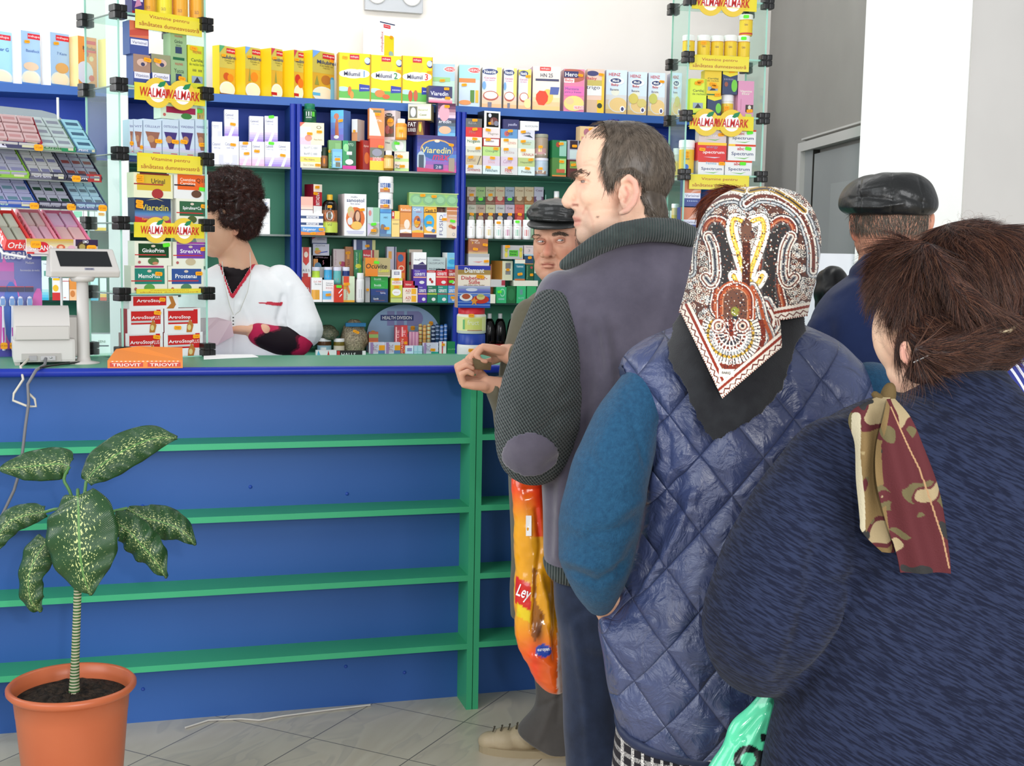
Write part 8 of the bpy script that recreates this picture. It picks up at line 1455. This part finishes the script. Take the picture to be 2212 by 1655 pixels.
mb=MB(); mb.tube([tuple(b.Q(x,y,dd)) for x,y,dd in ((540,545,-.05),(542,590,-.105),(535,630,-.125),(518,672,-.13),(505,682,-.13),(496,660,-.13),(484,610,-.11),(480,565,-.07))],.0012,mat('ccc9c0',.4),6); ld=mb.build('lanyard',p6)
mb=MB(); q=b.Q(504,686,-.135); mb.box(q[0]-.007,q[1]-.004,q[2]-.03,q[0]+.007,q[1]+.004,q[2]+.008,mat('ddd',.3)); 
for i in range(3): mb.box(q[0]-.003,q[1]-.005,q[2]-.024+i*.011,q[0]+.002,q[1]-.0039,q[2]-.02+i*.011,mat('222'))
o=mb.build('pendant'); o.parent=ld
b=Body(d6); b.L([(1000,368,660,.02,104),(1100,370,655,.02,104),(1250,375,650,.02,100)],36); garment(b,'skirt',p6,mat('1e1e26',.8),.008,2,(),())
for xx in (460,570): q=b.Q(xx,800,.0); shoe(p6,q[:2],1.3,.24,mat('ddd',.4))
mb=MB(); P=[b.Q(x,y,dd) for x,y,dd in ((400,688,-.12),(470,686,-.16),(500,694,-.17),(505,726,-.15),(470,745,-.15),(405,752,-.12))]; mb.add([*P,*[p-FH*.001 for p in P]],[[0,1,2,3,4,5],[11,10,9,8,7,6]]+[[i,(i+1)%6,(i+1)%6+6,i+6] for i in range(6)],mat('e3c2cc',.8)); tag(mb.build('prescription_slip'),'pale pink paper slip held in the hand of the pharmacist','paper')
# ===== people mostly hidden =====
def simple(d,hx_,hy,sh,top,lab,hcol,ccol,hairname='hair',cname='coat',w=190,full=True,hr=(52,66,58)):
    b=Body(d); b.E(hx_,hy,0,hr[0]-4,hr[1]-4,hr[2]-4).C((hx_,hy+40,.0,34*3/d),(hx_,sh,.0,40*3/d)); W=w; bot=b.Q(hx_,sh,0)
    H=lambda z:(538+(CH-z)*FP/d)
    b.L([(sh+30,hx_-W*.8,hx_+W*.8,0,60),(H(.95),hx_-W*.8,hx_+W*.8,0,70),(H(.8),hx_-W*.8,hx_+W*.8,0,70)]); 
    for s_ in(-1,1): b.C((hx_+s_*W*.4,H(.8),0,45*3/d),(hx_+s_*W*.35,H(.1),0,30*3/d)); b.C((hx_+s_*W*.95,sh+60,0,30*3/d),(hx_+s_*W,H(.9),0,26*3/d)); 
    p=person(b,.006,3,'d9a286',[],lab); b.bm=bmesh.new(); b.E(hx_,hy-4,-.02,*hr).E(hx_,hy+22,-.015,hr[0]*.95,hr[1]*.95,hr[2]*.95); hm=b.mesh(.006,3); folds(hm,b,(),((60,2,3),)); setcol(hm,np.clip(np.array(hx(hcol))*(1+.3*wob(getV(hm),150,2)[:,None]),.002,1)); link(hm,hairname,p,hairm)
    b.bm=bmesh.new(); b.L([(sh,hx_-W*.35,hx_+W*.35,0,50),(sh+40,hx_-W*.95,hx_+W*.95,0,80),(sh+120,hx_-W*1.1,hx_+W*1.1,0,90),(H(.45),hx_-W*1.1,hx_+W*1.1,0,95)],36); garment(b,cname,p,ccol,.008,3,(),((12,2,3),))
    for s_ in(-1,1): q=b.Q(hx_+s_*W*.35,800,0); shoe(p,q[:2],1.3,.24,mat('222',.5))
    return p,hm
p7,hm=simple(3.15,1574,478,600,412,'person with auburn hair almost hidden between the balding man and the headscarf','5a2616',cloth('dark_coat','202028','2a2a34'),w=110,hr=(66,70,60))
strands(hm,np.ones(len(hm.vertices),bool),3500,keyflow([(1530,430,-.6,.6),(1520,490,-.1,1),(1560,430,-.5,.6)]),.04,'hair',p7,('4a1c10','6e2e18','8a4424'),.0006,6,.2)
p9,hm=simple(3.75,1798,632,700,582,'person in a round black hat barely visible left of the navy coat','0c0c0e',cloth('black_coat','101014','18181c'),hairname='round_hat',w=90,hr=(38,54,44))
st=cloth('blue_white_striped_blouse','3a4290','d8dcf0',kind='noise',sc=30,bump=.1); nt=st.node_tree; bs=nt.nodes['Principled BSDF']; at=nt.nodes['Attribute']; wv=nt.nodes.new('ShaderNodeTexWave'); wv.inputs['Scale'].default_value=28; wv.inputs['Distortion'].default_value=1; mp=nt.nodes.new('ShaderNodeMapping'); mp.inputs['Rotation'].default_value=(0,.5,0); nt.links.new(at.outputs['Vector'],mp.inputs[0]); nt.links.new(mp.outputs[0],wv.inputs['Vector']); r_=nt.nodes.new('ShaderNodeValToRGB'); r_.color_ramp.elements[0].color=(*hx('38408e'),1); r_.color_ramp.elements[1].color=(*hx('e4e6f4'),1); r_.color_ramp.elements[0].position=.62; r_.color_ramp.elements[1].position=.7; nt.links.new(wv.outputs[0],r_.inputs[0]); nt.links.new(r_.outputs[0],bs.inputs['Base Color'])
p8,hm=simple(2.5,2330,560,715,500,'person in a blue and white striped blouse cut by the right picture edge','3a2a22',st,cname='blouse',w=175)
